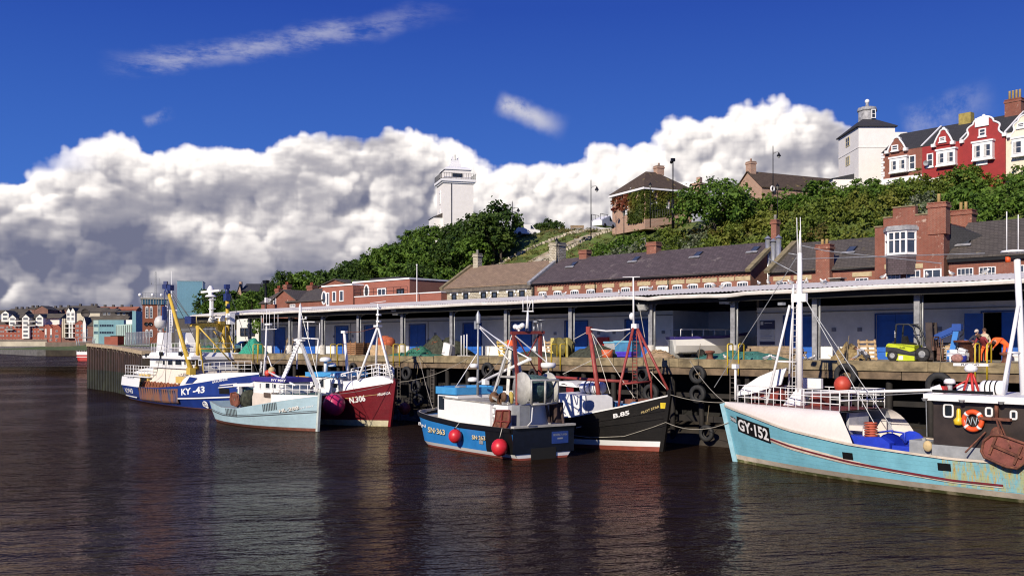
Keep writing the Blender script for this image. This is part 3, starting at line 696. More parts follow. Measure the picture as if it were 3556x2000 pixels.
for k,(cx_,lab)in enumerate(((2262,0),(1398.5,1),(2547.6,2))):
 x=q_at((cx_,1200),4).x;mb=MB();mb.box((x-.35,3.4,9.4+(k>0)*.3),(.75,.3,.5),M=Matrix.Rotation(.5,4,'X'));mb.beam((x,3.9,9.4),(x-.3,3.45,9.4),.06,.06,1)
 mb.box((x-.35,3.25,9.36+(k>0)*.3),(.6,.03,.36),mi=2,M=Matrix.Rotation(.5,4,'X'));mb.part('floodlight',[GALV,STEELC,pm('lamp_glass',(.55,.55,.52),.2)],shed)
SIGNW=pm('white_sign',(.7,.69,.66),.5,.03);SIGNB=pm('navy_sign',(.03,.03,.09),.5,.1)
q=q_at((2665,1128),9);mb=MB();mb.bx(q.x-.6,q.x+.6,8.95,8.985,q.z-.3,q.z+.3,0);mb.bx(q.x-.6,q.x+.6,8.95,8.985,q.z-.75,q.z-.33,1);mb.bx(q.x-.6,q.x+.6,8.95,8.985,q.z-1.15,q.z-.8,1);mb.bx(q.x-.6,q.x+.6,8.95,8.985,q.z-1.45,q.z-1.2,0)
mb.bx(q.x-.52,q.x-.3,8.944,8.949,q.z+.0,q.z+.24,1);mb.bx(q.x-.2,q.x+.4,8.944,8.949,q.z+.12,q.z+.16,1)
for k in range(5):mb.bx(q.x-.5,q.x+.4-.1*(k%3),8.944,8.949,q.z-.42-k*.14,q.z-.4-k*.14,0)
mb.part('notice_board',[SIGNB,SIGNW],shed)
q=q_at((2384,1148),14);mb=MB();mb.bx(q.x-.75,q.x+.75,13.9,13.98,q.z-.5,q.z+.5,0)
for k in range(4):mb.bx(q.x-.6,q.x+.6-.15*(k%2),13.88,13.899,q.z+.25-k*.2,q.z+.32-k*.2,1)
mb.part('wall_sign',[SIGNW,SIGNB],shed)
shop=thing('shop_front','pale shop front with arched window seen through the dark passage of the shed','shop',(q_at((2570,1200),27).x,27,DECK),QM)
x0,x1=q_at((2500,1200),27).x,q_at((2680,1200),27).x
mb=MB();mb.bx(x0,x1,27,27.4,DECK,10.2);mb.part('wall',WPAINT,shop)
mb=MB();xm=x0+(x1-x0)*.42;w=2.3
mb.prism([(xm-w,26.96,DECK+.1),(xm+w,26.96,DECK+.1)]+[(xm+w*math.cos(math.pi*i/12),26.96,8.6+.6*math.sin(math.pi*i/12))for i in range(13)],(0,.03,0));mb.part('shop_window',GLASS,shop)
mb=MB();mb.bx(xm-w,xm+w,26.9,26.95,DECK+.2,DECK+1.1)
flat_text(mb,'OCEANS',(xm-w+.2,26.89,DECK+.5),(1,0,0),(0,0,1),1.7,.35,1);flat_text(mb,'OCEANS',(xm+.2,26.89,DECK+.5),(1,0,0),(0,0,1),1.7,.35,1)
mb.part('glazed_screen',[pm('pale_green_glass',(.3,.4,.38),.2),BLACKP],shop)
# buildings behind the shed (street line v = 30)
V0,VR=30.0,35.0
def ux(px,v=V0):return q_at((px,1000),v).x
VB=40.0
def row(name,label,xa,xb,ze,zr,wm,rm,base=DECK,ov=.15):
 t=thing(name,label,'building',((xa+xb)/2,V0,base),QM)
 walls(t,xa,xb,V0,VB,base,ze,wm,('x',zr-.05));roof(t,xa,xb,V0,VB,ze,zr,rm,'x',ov);return t
def skylight(root,p,rf,ze,zr):
 d=QI.to_3x3()@ray(p);o=QI@EYE;s=(zr-ze)/(VR-V0)
 k=(ze-s*V0+.14-o.z+s*o.y)/(d.z-s*d.y);c=o+d*k;M=Matrix.Rotation(math.atan(s),4,'X')
 mb=MB();mb.box(c,(.8,1.15,.12),M=M,mi=0);mb.box(c+Vector((0,-.03,.07)),(.62,.95,.03),M=M,mi=1);mb.box(c+Vector((0,-.72,-.3)),(1.3,.3,.06),M=M,mi=2)
 mb.part('skylight',[BLACKP,WGLASS,LEAD],rf)
t=row('stone_house','pale rubble stone building with tan tiled roof and six small square windows',ux(1539),ux(1846),13.9,16.9,RUBBLE,TANTILE)
stone=t
for p in((1578,1030),(1619,1028),(1680,1025),(1718,1024),(1775,1021),(1814,1019)):
 q=q_at(p,V0);window(t,q.x-.42,q.x+.42,q.z-.8,q.z+.35,V0,1,2,.1,[BLACKP,WGLASS])
 mb=MB();mb.bx(q.x-.75,q.x+.75,V0-.07,V0-.003,q.z+.42,q.z+.85);mb.bx(q.x-.75,q.x-.5,V0-.07,V0-.003,q.z+.15,q.z+.417);mb.bx(q.x+.5,q.x+.75,V0-.07,V0-.003,q.z+.15,q.z+.417);mb.part('lintel',CLEAN,t)
mb=MB();xa,xb=ux(1539),ux(1846);mb.bx(xa-.2,xb,V0-.25,V0-.005,13.3,13.75);mb.part('cornice',pm('sooty_stone',(.13,.11,.09),.9,.4),t)
s_=3.0/5
for xx,mm in((xa,COPING),(xb-.1,LEAD)):
 mb=MB();mb.beam((xx,V0-.4,13.95-.1),(xx,VR,17.15),.5,.35);mb.beam((xx,VR,17.15),(xx,VB,14.1),.5,.35);mb.part('gable_coping',mm,t)
chimney(t,ux(1653,VR)+.3,VR,16.6,18.6,.9,.8,RUBBLE,1,True,CONC)
chimney(t,ux(1932,VR)+.2,VR,16.6,19.0,1.5,1.4,RUBBLE,0)
t=row('brick_row','long red brick row with mottled slate roof, skylights and yellow stone lintels',ux(1850)+.2,ux(2606),13.9,16.95,REDBRICK,SLATE)
rowa=t;rf=[c for c in t.children if c.name.startswith('roof')][0]
for p in((1991,919),(2209,900),(2424,884),(2623,866)):skylight(t,p,rf,13.9,16.95)
for px_ in(2235,2260,2305,2355,2405,2465,2525,2580,1886,1938,1997,2053,2113,2174,2238):
 pass
for i,px_ in enumerate((1886,1938,1997,2053,2113,2174,2237,2302,2354,2408,2465,2524,2580)):
 q=q_at((px_,1000),V0);window(t,q.x-.6,q.x+.6,11.6,12.75,V0,4,2,.07,None,arch=.12)
 mb=MB();mb.bx(q.x-.85,q.x+.85,V0-.06,V0-.003,12.93,13.34);mb.part('lintel',SANDLINTEL,t)
mb=MB();mb.bx(ux(1850)+.3,ux(2604),V0-.12,V0-.003,13.62,13.7)
xx=ux(1850)+.4
while xx<ux(2604):mb.bx(xx,xx+.2,V0-.1,V0-.003,13.4,13.6);xx+=.42
mb.part('dentil_course',REDBRICK,t)
mb=MB();mb.tube([(ux(1850)+.2,V0-.3,13.72),(ux(2606),V0-.3,13.72)],.09,6);mb.part('gutter',BLACKP,t)
for px_ in(2069,2322,1856):mb=MB();mb.tube([(ux(px_),V0-.12,6),(ux(px_),V0-.12,13.6)],.06,6);mb.part('drainpipe',BLACKP,t)
chimney(t,ux(2032,VR),VR,16.4,17.8,1.15,.9,REDBRICK,0);chimney(t,ux(2271,VR),VR,16.4,18.0,1.3,1.0,REDBRICK,0)
mb=MB();xb=ux(2606);mb.beam((xb,V0-.5,13.85),(xb,VR,17.15),.55,.3);mb.part('gable_coping',COPING,t)
chimney(t,xb-.2,VR+.2,16.4,19.2,.6,.7,REDBRICK,1,True,CONC)
mb=MB()
ta=(q_at((2206,866),VR));mb.tube([q_at((2252,880),VR),q_at((2239,826),VR)],.03,5);mb.tube([q_at((2222,833),VR),q_at((2241,826),VR)],.03,5);mb.part('aerial',WIRE,t)
for k,(px_,yt,yb)in enumerate(((2667,832,905),(2686,841,900),(2704,829,890))):
 a=q_at((px_,yb),33.5);b_=q_at((px_,yt),33.5);mb=MB();mb.tube([(a.x,33.5,9),(b_.x,33.5,b_.z)],.26,10);mb.lathe([(.4,-.1),(.05,.22)],(b_.x,33.5,b_.z+.15),10)
 mb.solo('metal_flue',pm('spiral_flue_steel',(.42,.43,.45),.4,.2,metal=.6),('tall galvanised flue against the brick gable, nearest the white lighthouse tower','shorter middle galvanised flue without gap between its neighbours','tall galvanised flue beside the mossy sloping coping')[k],'flue',(a.x,33.5,9),QM,'flues rising between the brick buildings')
t=row('brick_cottage','red brick cottage with lichened slate roof and tall front chimney left of stepped gable',ux(2672),ux(3043),13.6,16.6,REDBRICK,SLATEG)
rf=[c for c in t.children if c.name.startswith('roof')][0];skylight(t,(2957,867),rf,13.6,16.6)
q=q_at((2868,860),V0-.3);mb=MB()
c=chimney(t,ux(2868),V0-.2,DECK,q_at((2852,855),V0).z,1.35,.9,REDBRICK,2)
for px_ in(2716,2788,2994):q=q_at((px_,1000),V0);window(t,q.x-.6,q.x+.6,11.45,12.6,V0,3,2,.07);mb=MB();mb.bx(q.x-.9,q.x+.9,V0-.06,V0-.003,12.72,13.12);mb.part('lintel',SANDLINTEL,t)
mb=MB();xa=ux(2672);mb.beam((xa,V0-.5,13.6),(xa,VR,16.85),.6,.3);mb.part('gable_coping',COPING,t)
mb=MB();mb.tube([(xa,V0-.25,13.42),(ux(3043),V0-.25,13.42)],.09,6);mb.part('gutter',BLACKP,t)
mb=MB();q=q_at((2908,950),27);mb.hexa([(q.x-.6,26.4,10.9),(q.x+.6,26.4,10.9),(q.x+.6,27.6,10.9),(q.x-.6,27.6,10.9),(q.x-.45,26.55,12.4),(q.x+.45,26.55,12.4),(q.x+.45,27.45,12.4),(q.x-.45,27.45,12.4)],0);mb.bx(q.x-.6,q.x+.6,26.4,27.6,12.41,12.5,1);mb.bx(q.x-.5,q.x+.5,26.5,27.5,5.6,10.89,0)
mb.solo('wooden_vent',[pm('dark_slats',(.07,.055,.045),.9),CONC],'dark slatted wooden ventilator turret with white cap above the shed roof','ventilator',(q.x,27,9),QM)
xa,xb=ux(3043),ux(3282)
t=thing('stepped_gable_house','tall red brick block with stepped parapet and white bay window over hung slates','building',((xa+xb)/2,V0,DECK),QM)
zt=q_at((3080,789),V0).z
mb=MB();mb.bx(xa,xb,V0-.3,41,DECK,zt)
for a,b_,z in((.13,.8,.75),(.27,.6,1.55)):mb.bx(xa+(xb-xa)*a,xa+(xb-xa)*b_,V0-.3+.002,V0+.25,zt+(0 if z<1 else .752),zt+z)
mb.part('wall',OLDBRICK,t)
mb=MB();mb.bx(xa-.05,xa+(xb-xa)*.13,V0-.38,V0+.35,zt+.003,zt+.12);mb.bx(xa+(xb-xa)*.13,xa+(xb-xa)*.27,V0-.38,V0+.35,zt+.753,zt+.86);mb.bx(xa+(xb-xa)*.6,xa+(xb-xa)*.8,V0-.38,V0+.35,zt+.753,zt+.86);mb.bx(xa+(xb-xa)*.27,xa+(xb-xa)*.6,V0-.38,V0+.35,zt+1.553,zt+1.66);mb.bx(xa+(xb-xa)*.8,xb,V0-.38,V0+.35,zt+.003,zt+.1);mb.part('parapet_coping',COPING,t)
b0,b1=q_at(FF(920,1230),V0),q_at(FF(1176,1410),V0);bz0,bz1=b1 .z,b0 .z;bx0,bx1=b0 .x,b1 .x;pv_=.75;wv=V0-.3
def baypoly(e=0):return[(bx0-e,wv+.003),(bx0+.55-e*.5,wv-pv_-e),(bx1-.55+e*.5,wv-pv_-e),(bx1+e,wv+.003)]
mb=MB();mb.prism([(x,y,bz0)for x,y in baypoly(-.06)],(0,0,bz1-bz0));bay=mb.part('bay_window',WGLASS,t)
mb=MB();bp_=baypoly()
for(x,y)in bp_[1:3]+[(bx0+.04,wv-.02),(bx1-.04,wv-.02)]:mb.box((x,y,(bz0+bz1)/2),(.16,.16,bz1-bz0))
for f_ in(1/3,2/3):mb.box((bx0+.55+(bx1-bx0-1.1)*f_,wv-pv_,(bz0+bz1)/2),(.12,.12,bz1-bz0-.02))
for z,h_ in((bz0+.08,.18),(bz1-.08,.16),(bz0+(bz1-bz0)*.62,.09)):
 for a,b_ in zip(bp_,bp_[1:]):mb.beam((a[0],a[1],z),(b_[0],b_[1],z),.14,h_)
mb.part('window_frame',CLEAN,bay)
mb=MB();mb.prism([(x,y,bz1+.003)for x,y in baypoly(.22)],(0,0,.28));mb.prism([(x,y,bz1+.286)for x,y in baypoly(.1)],(0,0,.15));mb.part('bay_roof',LEAD,t)
mb=MB();mb.prism([(x,y,bz0-1.7)for x,y in baypoly(0)],(0,0,1.697));mb.part('hung_slates',brickm('hung_slate',(.12,.09,.1),(.09,.07,.075),(.05,.04,.04),.3,.2,.015,.3),t)
chimney(t,q_at((3259,700),V0).x,V0+.1,zt-1,q_at((3259,708),V0).z,1.5,1.0,REDBRICK,1,True,None,None,.8)
chimney(t,q_at((3346,733),36).x,36,zt-3,q_at((3346,735),36).z,1.8,1.2,REDBRICK,2,True,None,None,.8)
mb=MB();mb.hexa([(xb+.003,V0+1.0,13.5),(xb+2.5,V0+1.0,13.5),(xb+2.5,40,13.5),(xb+.003,40,13.5),(xb+.003,V0+1.0,zt-.1),(xb+2.4,V0+3.0,zt-1.2),(xb+2.4,40,zt-1.2),(xb+.003,40,zt-.1)]);mb.part('slate_lean_to',DARKSLATE,t)
for px_ in(3104,3173):q=q_at((px_,955),wv);window(t,q.x-.6,q.x+.6,q.z-.75,q.z+.4,wv,3,2,.07);mb=MB();mb.bx(q.x-.8,q.x+.8,wv-.06,wv-.003,q.z+.55,q.z+.95);mb.part('lintel',SANDLINTEL,t)
q=q_at((3240,950),wv);window(t,q.x-.75,q.x+.75,q.z-.8,q.z+.4,wv,2,1,.12)
t=row('slate_house','low red brick house with wide grey slate roof at the right edge',xb+.3,-5.0,13.9,17.2,OLDBRICK,SLATEG)
rf=[c for c in t.children if c.name.startswith('roof')][0];skylight(t,(3354,840),rf,13.9,17.2)
for px_ in(3353,3430,3556):q=q_at((px_,940),V0);window(t,q.x-.65,q.x+.65,11.9,13.0,V0,4,2,.07)
mb=MB();mb.bx(xb+.3,-5,V0-.35,V0-.003,13.5,13.75);mb.part('gutter',BLACKP,t)
# modern flat-roofed brick block, brick houses, left of the stone house
MODB=brickm('smooth_red_brick',(.36,.1,.065),(.3,.08,.055),(.28,.18,.14),var=.2)
t=thing('flat_roofed_block','modern red brick block with flat white edged roof and an oval window','building',(ux(1330),V0,DECK),QM)
def qbox(mb,pa,pb,v0,v1,zb=DECK,mi=0):a=q_at(pa,v0);b_=q_at(pb,v0);mb.bx(a.x,b_.x,v0,v1,zb,a.z,mi);return a,b_
mb=MB();a1,b1_=qbox(mb,B(1015,115),B(1270,115),31,44);mb.part('wall',MODB,t)
mb=MB();a2,b2_=qbox(mb,B(1270,82),B(1745,82),33,46);mb.part('wall',MODB,t)
mb=MB();a3,b3_=qbox(mb,B(1285,200),B(2010,178),29,31.9);mb.part('terrace_wall',MODB,t)
mb=MB();mb.bx(a1 .x-.1,b1_.x+.02,30.85,44.1,a1 .z+.003,a1 .z+.22);mb.bx(a2 .x+.03,b2_.x+.1,32.85,46.1,a2 .z+.003,a2 .z+.22);mb.bx(a3 .x-.05,b3_.x+.05,28.9,32,a3 .z+.003,a3 .z+.14);mb.part('parapet_coping',CLEAN,t)
for(xa_,xb_,ya_,yb_,v_)in((1050,1075,158,272,31),(1100,1132,148,240,31),(1160,1195,140,235,31),(1283,1320,132,215,33),(1478,1550,120,200,33),(1640,1700,125,188,33)):
 p0=q_at(B(xa_,yb_),v_);p1=q_at(B(xb_,ya_),v_);window(t,p0 .x,p1 .x,p0 .z,p1 .z,v_,1+(xb_-xa_>50),1,.16,None if v_==31 or xa_<1600 else[BLACKP,WGLASS])
for p,v_ in((B(1386,152),33),(B(1030,205),31)):
 q=q_at(p,v_);mb=MB();mb.tube([(q.x+.55*math.cos(i*math.pi/8),v_-.03,q.z+.95*math.sin(i*math.pi/8))for i in range(16)],.14,6,0,True);mb.prism([(q.x+.5*math.cos(i*math.pi/8),v_-.05,q.z+.9*math.sin(i*math.pi/8))for i in range(16)],(0,.04,0),1);mb.part('oval_window',[CLEAN,WGLASS],t)
mb=MB();q0,q1=q_at(B(1300,190),30),q_at(B(1745,165),30);zz=a3 .z+.15
for k in range(9):x=q0 .x+(q1 .x-q0 .x)*k/8;mb.tube([(x,29.6,zz),(x,29.6,zz+1.0)],.03,5)
for z in(.5,1.0):mb.tube([(q0 .x,29.6,zz+z),(q1 .x,29.6,zz+z)],.03,5)
mb.part('railing',BLACKP,t)
q=q_at(B(1600,40),40);mb=MB();mb.bx(q.x-3,q.x+4,38,44,a2 .z,q.z);mb.part('penthouse',DARKSLATE,t)
q=q_at(B(1855,230),29.5);mb=MB();mb.tube([(q.x,28.5,DECK),(q.x,28.5,q_at(B(1847,-75),28.5).z)],[.09,.05],8);mb.ball((q.x,28.5,q_at(B(1847,-75),28.5).z),.12);mb.solo('flagpole',WHITE,'bare white flagpole in front of the flat roofed brick block','flagpole',(q.x,28.5,DECK),QM)
def gabled(name,label,pe0,pe1,pr,v0,dep,wm,rm,axis='x',wins=(),chim=None,cat='house'):
 a=q_at(pe0,v0);b_=q_at(pe1,v0);t=thing(name,label,cat,((a.x+b_.x)/2,v0,DECK),QM)
 if axis=='x':zr=q_at(pr,v0+dep/2).z
 else:zr=q_at(pr,v0).z
 ze=(a.z+b_.z)/2
 walls(t,a.x,b_.x,v0,v0+dep,DECK,ze,wm,(axis,zr-.06));roof(t,a.x,b_.x,v0,v0+dep,ze,zr,rm,axis,.3)
 for(p0,p1)in wins:c0=q_at(p0,v0);c1=q_at(p1,v0);window(t,min(c0 .x,c1 .x),max(c0 .x,c1 .x),min(c0 .z,c1 .z),max(c0 .z,c1 .z),v0,2,2,.1)
 if chim:
  for pc,w in chim:q=q_at(pc,v0+dep/2);chimney(t,q.x,v0+dep/2,min(zr,q.z)-1.5,q.z,w,.9,wm,2,True,pm('red_clay_pot',(.35,.09,.05),.8))
 return t
gabled('brick_house','red brick gable end house with twin chimneys beside the tall camera pole',B(598,235),B(795,215),B(712,140),31,14,OLDBRICK,SLATEG,'y',[(B(605,205),B(628,255))],[(B(718,100),1.2),(B(650,130),1.2)])
gabled('brick_house','small shadowed brick house, leftmost of the brick houses behind the shed',B(500,262),B(600,225),B(560,160),34,8,OLDBRICK,SLATEG,'x',[(B(560,215),B(585,255))])
gabled('brick_house','brick house with long grey slate roof next to the flat roofed block',B(722,258),B(1015,200),B(880,140),31,10,OLDBRICK,SLATEG,'x',[(B(745,258),B(790,282))],[(B(925,105),1.6)])
gabled('brick_house','broad brick gable rising behind the flat roofed block',B(985,120),B(1265,85),B(1192,45),44,12,OLDBRICK,SLATEG,'y')
q=q_at(B(538,75),29);mb=MB();mb.tube([(q.x,29,DECK),(q.x,29,q.z)],[.22,.14],8);mb.box((q.x,29,q.z+.1),(1.1,.5,.5));mb.bx(q.x+.15,q.x+.5,28.7,29.1,q.z-3.2,q.z-2.4,1);mb.solo('camera_pole',[BLACKP,CLEAN],'tall black security camera pole above the far end of the shed','pole',(q.x,29,DECK),QM)
# the timber quay front
quay=thing('timber_quay','mossy timber quay front on dark piles below the market shed','quay',(-40,0,0),QM)
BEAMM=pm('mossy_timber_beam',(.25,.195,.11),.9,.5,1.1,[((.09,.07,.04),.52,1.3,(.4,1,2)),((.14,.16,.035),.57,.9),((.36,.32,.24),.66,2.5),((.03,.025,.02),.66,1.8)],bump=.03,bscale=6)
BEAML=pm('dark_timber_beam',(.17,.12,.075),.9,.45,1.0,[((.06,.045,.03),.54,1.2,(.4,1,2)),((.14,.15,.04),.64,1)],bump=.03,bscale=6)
PILE=pm('underdeck_shade_pile',(.014,.011,.009),.8,.5,1.5,[((.045,.035,.02),.64,2)])  # pile colour taken near black to carry the shade under the deck
DARKB=pm('dark_pier_back',(.012,.011,.01),.9,.4)  # backing painted near black in place of deep underdeck shade
r=-103.0;k=0
mb=MB();mb2=MB()
while r<20:
 ln=random.choice((5.5,6.8,8.2));j=random.uniform(-.04,.04)
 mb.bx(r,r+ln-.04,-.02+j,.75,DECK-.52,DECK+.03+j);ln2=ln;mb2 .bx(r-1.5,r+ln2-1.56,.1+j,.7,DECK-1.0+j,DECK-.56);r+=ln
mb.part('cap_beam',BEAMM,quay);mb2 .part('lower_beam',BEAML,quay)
r=-102
while r<20:
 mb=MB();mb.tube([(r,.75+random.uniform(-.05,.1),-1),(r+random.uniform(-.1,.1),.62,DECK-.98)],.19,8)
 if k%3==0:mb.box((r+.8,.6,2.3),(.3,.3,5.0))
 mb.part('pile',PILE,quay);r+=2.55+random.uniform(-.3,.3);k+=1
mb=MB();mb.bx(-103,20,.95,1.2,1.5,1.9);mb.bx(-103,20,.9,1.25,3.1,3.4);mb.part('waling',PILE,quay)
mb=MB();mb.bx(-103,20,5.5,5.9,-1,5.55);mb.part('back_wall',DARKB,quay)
mb=MB();rs=[-103+i*1.5 for i in range(83)]
mb.grid([[(r,v,z+(noise.noise(Vector((r*.5,v,1)))*.25 if i not in(0,)else 0))for r in rs]for i,(v,z)in enumerate(((.35,-.6),(.45,.25),(1.5,.9),(5.6,1.6)))]);mb.part('stone_toe',pm('underdeck_shade_stone',(.03,.023,.016),.85,.5,1.2,[((.07,.05,.03),.6,1.5)],bump=.05,bscale=3),quay)  # toe stone darkened with the piles for the underdeck shade
def tyre_mesh():
 mb=MB();pr=[]
 for i in range(15):a=math.pi*(.12+1.76*i/14);pr.append((.44-.155*math.cos(a-math.pi)*-1 if False else .44+.155*math.cos(a+math.pi)*-1,0))
 mb.v=[];prof=[(.30,-.1),(.33,-.15),(.45,-.17),(.56,-.15),(.6,-.1),(.6,.1),(.56,.15),(.45,.17),(.33,.15),(.30,.1),(.33,.08),(.42,.1),(.42,-.1),(.33,-.08),(.30,-.1)]
 mb.lathe(prof,(0,0,0),24,0,Matrix.Rotation(R(90),4,'X'));mb.tube([(0,-.02,.32),(.02,.1,1.1),(.05,.25,2.0)],.02,5,1);return mb.mesh('tyre',[RUBBER,pm('old_rope',(.2,.16,.1),.9)])
tym=tyre_mesh()
for i,(p,s,lab)in enumerate([(B(1722,835),1.0,'worn black tyre hanging on the quay right of the maroon bow, topmost'),(B(1800,950),1.0,'black tyre below and right of the topmost tyre by the maroon bow'),(B(1822,1060),.95,'lowest black tyre near the water right of the maroon bow'),(C(710,565),1.0,'black tyre on the quay behind the tall mast of the blue catamaran'),(C(2010,605),1.0,'black tyre hanging level with the red mast of the black boat'),(C(2080,760),1.05,'large black tyre above the bow of the black boat'),((2423,1300),1.0,'black tyre hanging high on the quay between black boat and turquoise bow'),((2424,1368),1.0,'black tyre hanging lower, right under another between black boat and turquoise bow'),(D4(1088,450),1.15,'big black tyre behind the orange buoy on the turquoise trawler'),(D4(1810,530),1.2,'big black tyre behind the grey radar on the turquoise trawler wheelhouse'),(C(1090,600),.7,'small tyre in the shade behind the net drum of the blue catamaran'),(D4(10,900),.9,'dark tyre near the water left of the turquoise bow'),(B(1270,790),.8,'small shaded tyre between the white poles left of the maroon bow')]):
 q=q_at(p,-.12);o=bpy.data.objects.new('tyre',tym);COL.objects.link(o);BASE[o.name]=Vector();o.matrix_world=QM@T(q.x,-.14,q.z,0,s);_props(o,lab,'tyre','tyres hung along the quay')
def ladder(px,v,zt,zb,lab,m=PILE):
 x=q_deck(px,v);mb=MB()
 for s in(-.2,.2):mb.tube([(x+s,v,zb),(x+s,v,zt)],.03,6)
 z=zb+.2
 while z<zt:mb.tube([(x-.2,v,z),(x+.2,v,z)],.022,5);z+=.3
 mb.solo('quay_ladder',m,lab,'ladder',(x,v,zb),QM)
LADM=pm('rusty_ladder',(.12,.1,.085),.8,.3)
ladder(1502,-.1,4.6,-.2,'rusty iron ladder down the quay left of the blue catamaran',LADM);ladder(2205,-.1,4.7,-.2,'thin iron ladder on the quay behind the red mast of the black boat',LADM);ladder(2545,-.1,4.7,-.2,'iron ladder on the quay just left of the turquoise bow',LADM);ladder(1385,-.1,4.7,-.2,'iron ladder in the shadow right of the maroon bow',LADM)
for k,(pa,pb)in enumerate(((D4(190,205),D4(275,205)),(C(1265,345),C(1340,345)),(B(1630,588),B(1682,588)),(B(1105,590),B(1160,590)),(K5(460,75),K5(525,75)),(D4(2103,195),D4(2195,195)))):
 x0,x1=q_deck(pa[0],.2),q_deck(pb[0],.2);mb=MB()
 for x in(x0,x1):
  mb.tube([(x,-.1,DECK-.9),(x,-.1,DECK+.95),(x,.02,DECK+1.02),(x,.45,DECK+1.02),(x,.55,DECK+.95),(x,.55,DECK)],.045,7)
 mb.solo('safety_rail',YELLOW,'yellow grab rail at the quay edge '+('left of the turquoise trawler mast','in front of the yellow net drum','left of the tangled green net','beside the wooden crates','at the far end by green net','below the leaning men in orange')[k],'rail',(x0,0,DECK),QM,'yellow grab rails on the quay edge')
 # sheet-piled corner beyond
pp=[(-54.0,131.5),(-55.6,138.0),(-64.4,149.8)]
pile=thing('sheet_pile_wall','rusty brown sheet pile wall with timber capping at the far quay corner','quay wall',(-60,143,0))
PILEM=pm('rusty_sheet_pile',(.04,.02,.014),.85,.5,.5,[((.03,.028,.02),.5,.35,(1,1,.4)),((.22,.13,.08),.62,1.2,(2,2,.25))],bump=.02)
WEED=pm('weedy_sheet_pile',(.02,.022,.012),.8,.6,.5,[((.05,.07,.015),.56,.6)])
pa=[Vector((-44,118.5,0)),Vector((-55.4,137.8,0)),Vector((-64.4,149.8,0)),Vector((-75,174,0))]
zc=[5.9,6.5,6.88,6.9]
mb=MB();mbc=MB()
for(a,b_),(za,zb)in zip(zip(pa,pa[1:]),zip(zc,zc[1:])):
 ln=(b_-a).length;d=(b_-a)/ln;nrm=Vector((-abs(d.y),-abs(d.x),0))if d.y>0 else d;nrm=Vector((-d.y,d.x,0));nrm=nrm if nrm.y<0 or nrm.x<0 else-nrm
 n=int(ln/1.5);rows0,rows1,rows2=[],[],[]
 for i in range(n):
  for f,o_ in((0,0),(.3,0),(.38,.85),(.92,.85)):
   t_=(i+f)/n;p=a+d*ln*t_+nrm*o_;z=za+(zb-za)*t_;rows0 .append((p.x,p.y,-1));rows1 .append((p.x,p.y,2.9));rows2 .append((p.x,p.y,z-.5))
 mb.grid([rows0,rows1],1,False);mb.grid([rows1,rows2],0,False)
 mbc.hexa([a+nrm*-.3+Vector((0,0,za-.45)),b_+nrm*-.3+Vector((0,0,zb-.45)),b_+nrm*1.0+Vector((0,0,zb-.45)),a+nrm*1.0+Vector((0,0,za-.45)),a+nrm*-.3+Vector((0,0,za)),b_+nrm*-.3+Vector((0,0,zb)),b_+nrm*1.0+Vector((0,0,zb)),a+nrm*1.0+Vector((0,0,za))])
 for i in range(0,n,2):
  p=a+d*ln*(i+.2)/n;z=za+(zb-za)*i/n-.45;mb.beam(p+nrm*.95+Vector((0,0,z)),p+nrm*.3+d*.5+Vector((0,0,z-.9)),.12,.12,2)
mb.part('sheet_piling',[PILEM,WEED,pm('pale_bracket',(.34,.28,.2),.8)],pile);mbc.part('capping',pm('pale_timber_capping',(.4,.31,.2),.85,.3),pile)  # capping in one even pale timber colour
mb=MB();mb.add([(-44,118.5,5.64),(-55.2,137.8,6.1),(-64,150,6.45),(-75,174,6.45),(-40,180,6.0),(-20,130,5.64)],[(5,4,3,2,1,0)]);mb.solo('quay_apron',DECKM,kind='structure')
f0=FR(w_at(A(1040,700),150)*1,R(-50))
mb=MB();a=w_at(A(1055,702),152);b_=w_at(A(1255,702),140)
for k in range(9):
 p=a.lerp(b_,k/8);mb.tube([(p.x,p.y,6),(p.x,p.y,8.6)],.05,5)
for z in(6.6,8.5):mb.tube([(a.x,a.y,z),(b_.x,b_.y,z)],.04,5)
for k in range(60):p=a.lerp(b_,k/59);mb.tube([(p.x,p.y,6.6),(p.x,p.y,8.5)],.02,4)
mb.solo('mesh_fence',GALV,'grey mesh fence on the quay behind the sheet piles','fence',a)
# hilltop buildings
az0=math.atan2(-140,3382);tf=FR(w_at((1539.8+24,770),190),R(16))
tw=thing('white_tower','tall square white tower with black railed balcony and stepped white cap above the wood','tower',(0,0,0),tf.M)
p=lambda x,y,v=0:tf.at(G3(x,y),v)
xl=p(422,400).x;xr=p(737,400).x;W_=xr-xl;zc_=p(560,352).z;zb=p(560,790).z-4
mb=MB();mb.bx(xl,xr,0,W_,zb,zc_);mb.part('shaft',WPAINT,tw)
mb=MB();mb.bx(xl-.25,xr+.25,-.25,W_+.25,zc_+.003,zc_+.3);mb.bx(xl-.5,xr+.5,-.5,W_+.5,zc_+.303,zc_+.75);mb.part('cornice',CLEAN,tw)
zg=zc_+.753;x0=p(500,250,.9).x;x0=xl+.45;x1=xr-.45;zt=p(560,212,.5).z
mb=MB();mb.bx(x0,x1,.45,W_-.45,zg,zt);mb.part('lantern_room',WPAINT,tw)
mb=MB();n=14
for s in range(4):
 for i in range(n+1):
  t_=xl-.4+(W_+.8)*i/n;c={0:(t_,-.4),1:(t_,W_+.4),2:(xl-.4,t_-xl),3:(xr+.4,t_-xl)}[s];mb.tube([(c[0],c[1],zg),(c[0],c[1],zg+1.15)],.035,4)
for z in(.15,1.15):
 mb.tube([(xl-.4,-.4,zg+z),(xr+.4,-.4,zg+z),(xr+.4,W_+.4,zg+z),(xl-.4,W_+.4,zg+z)],.05,5,0,True)
mb.part('balcony_railing',BLACKP,tw)
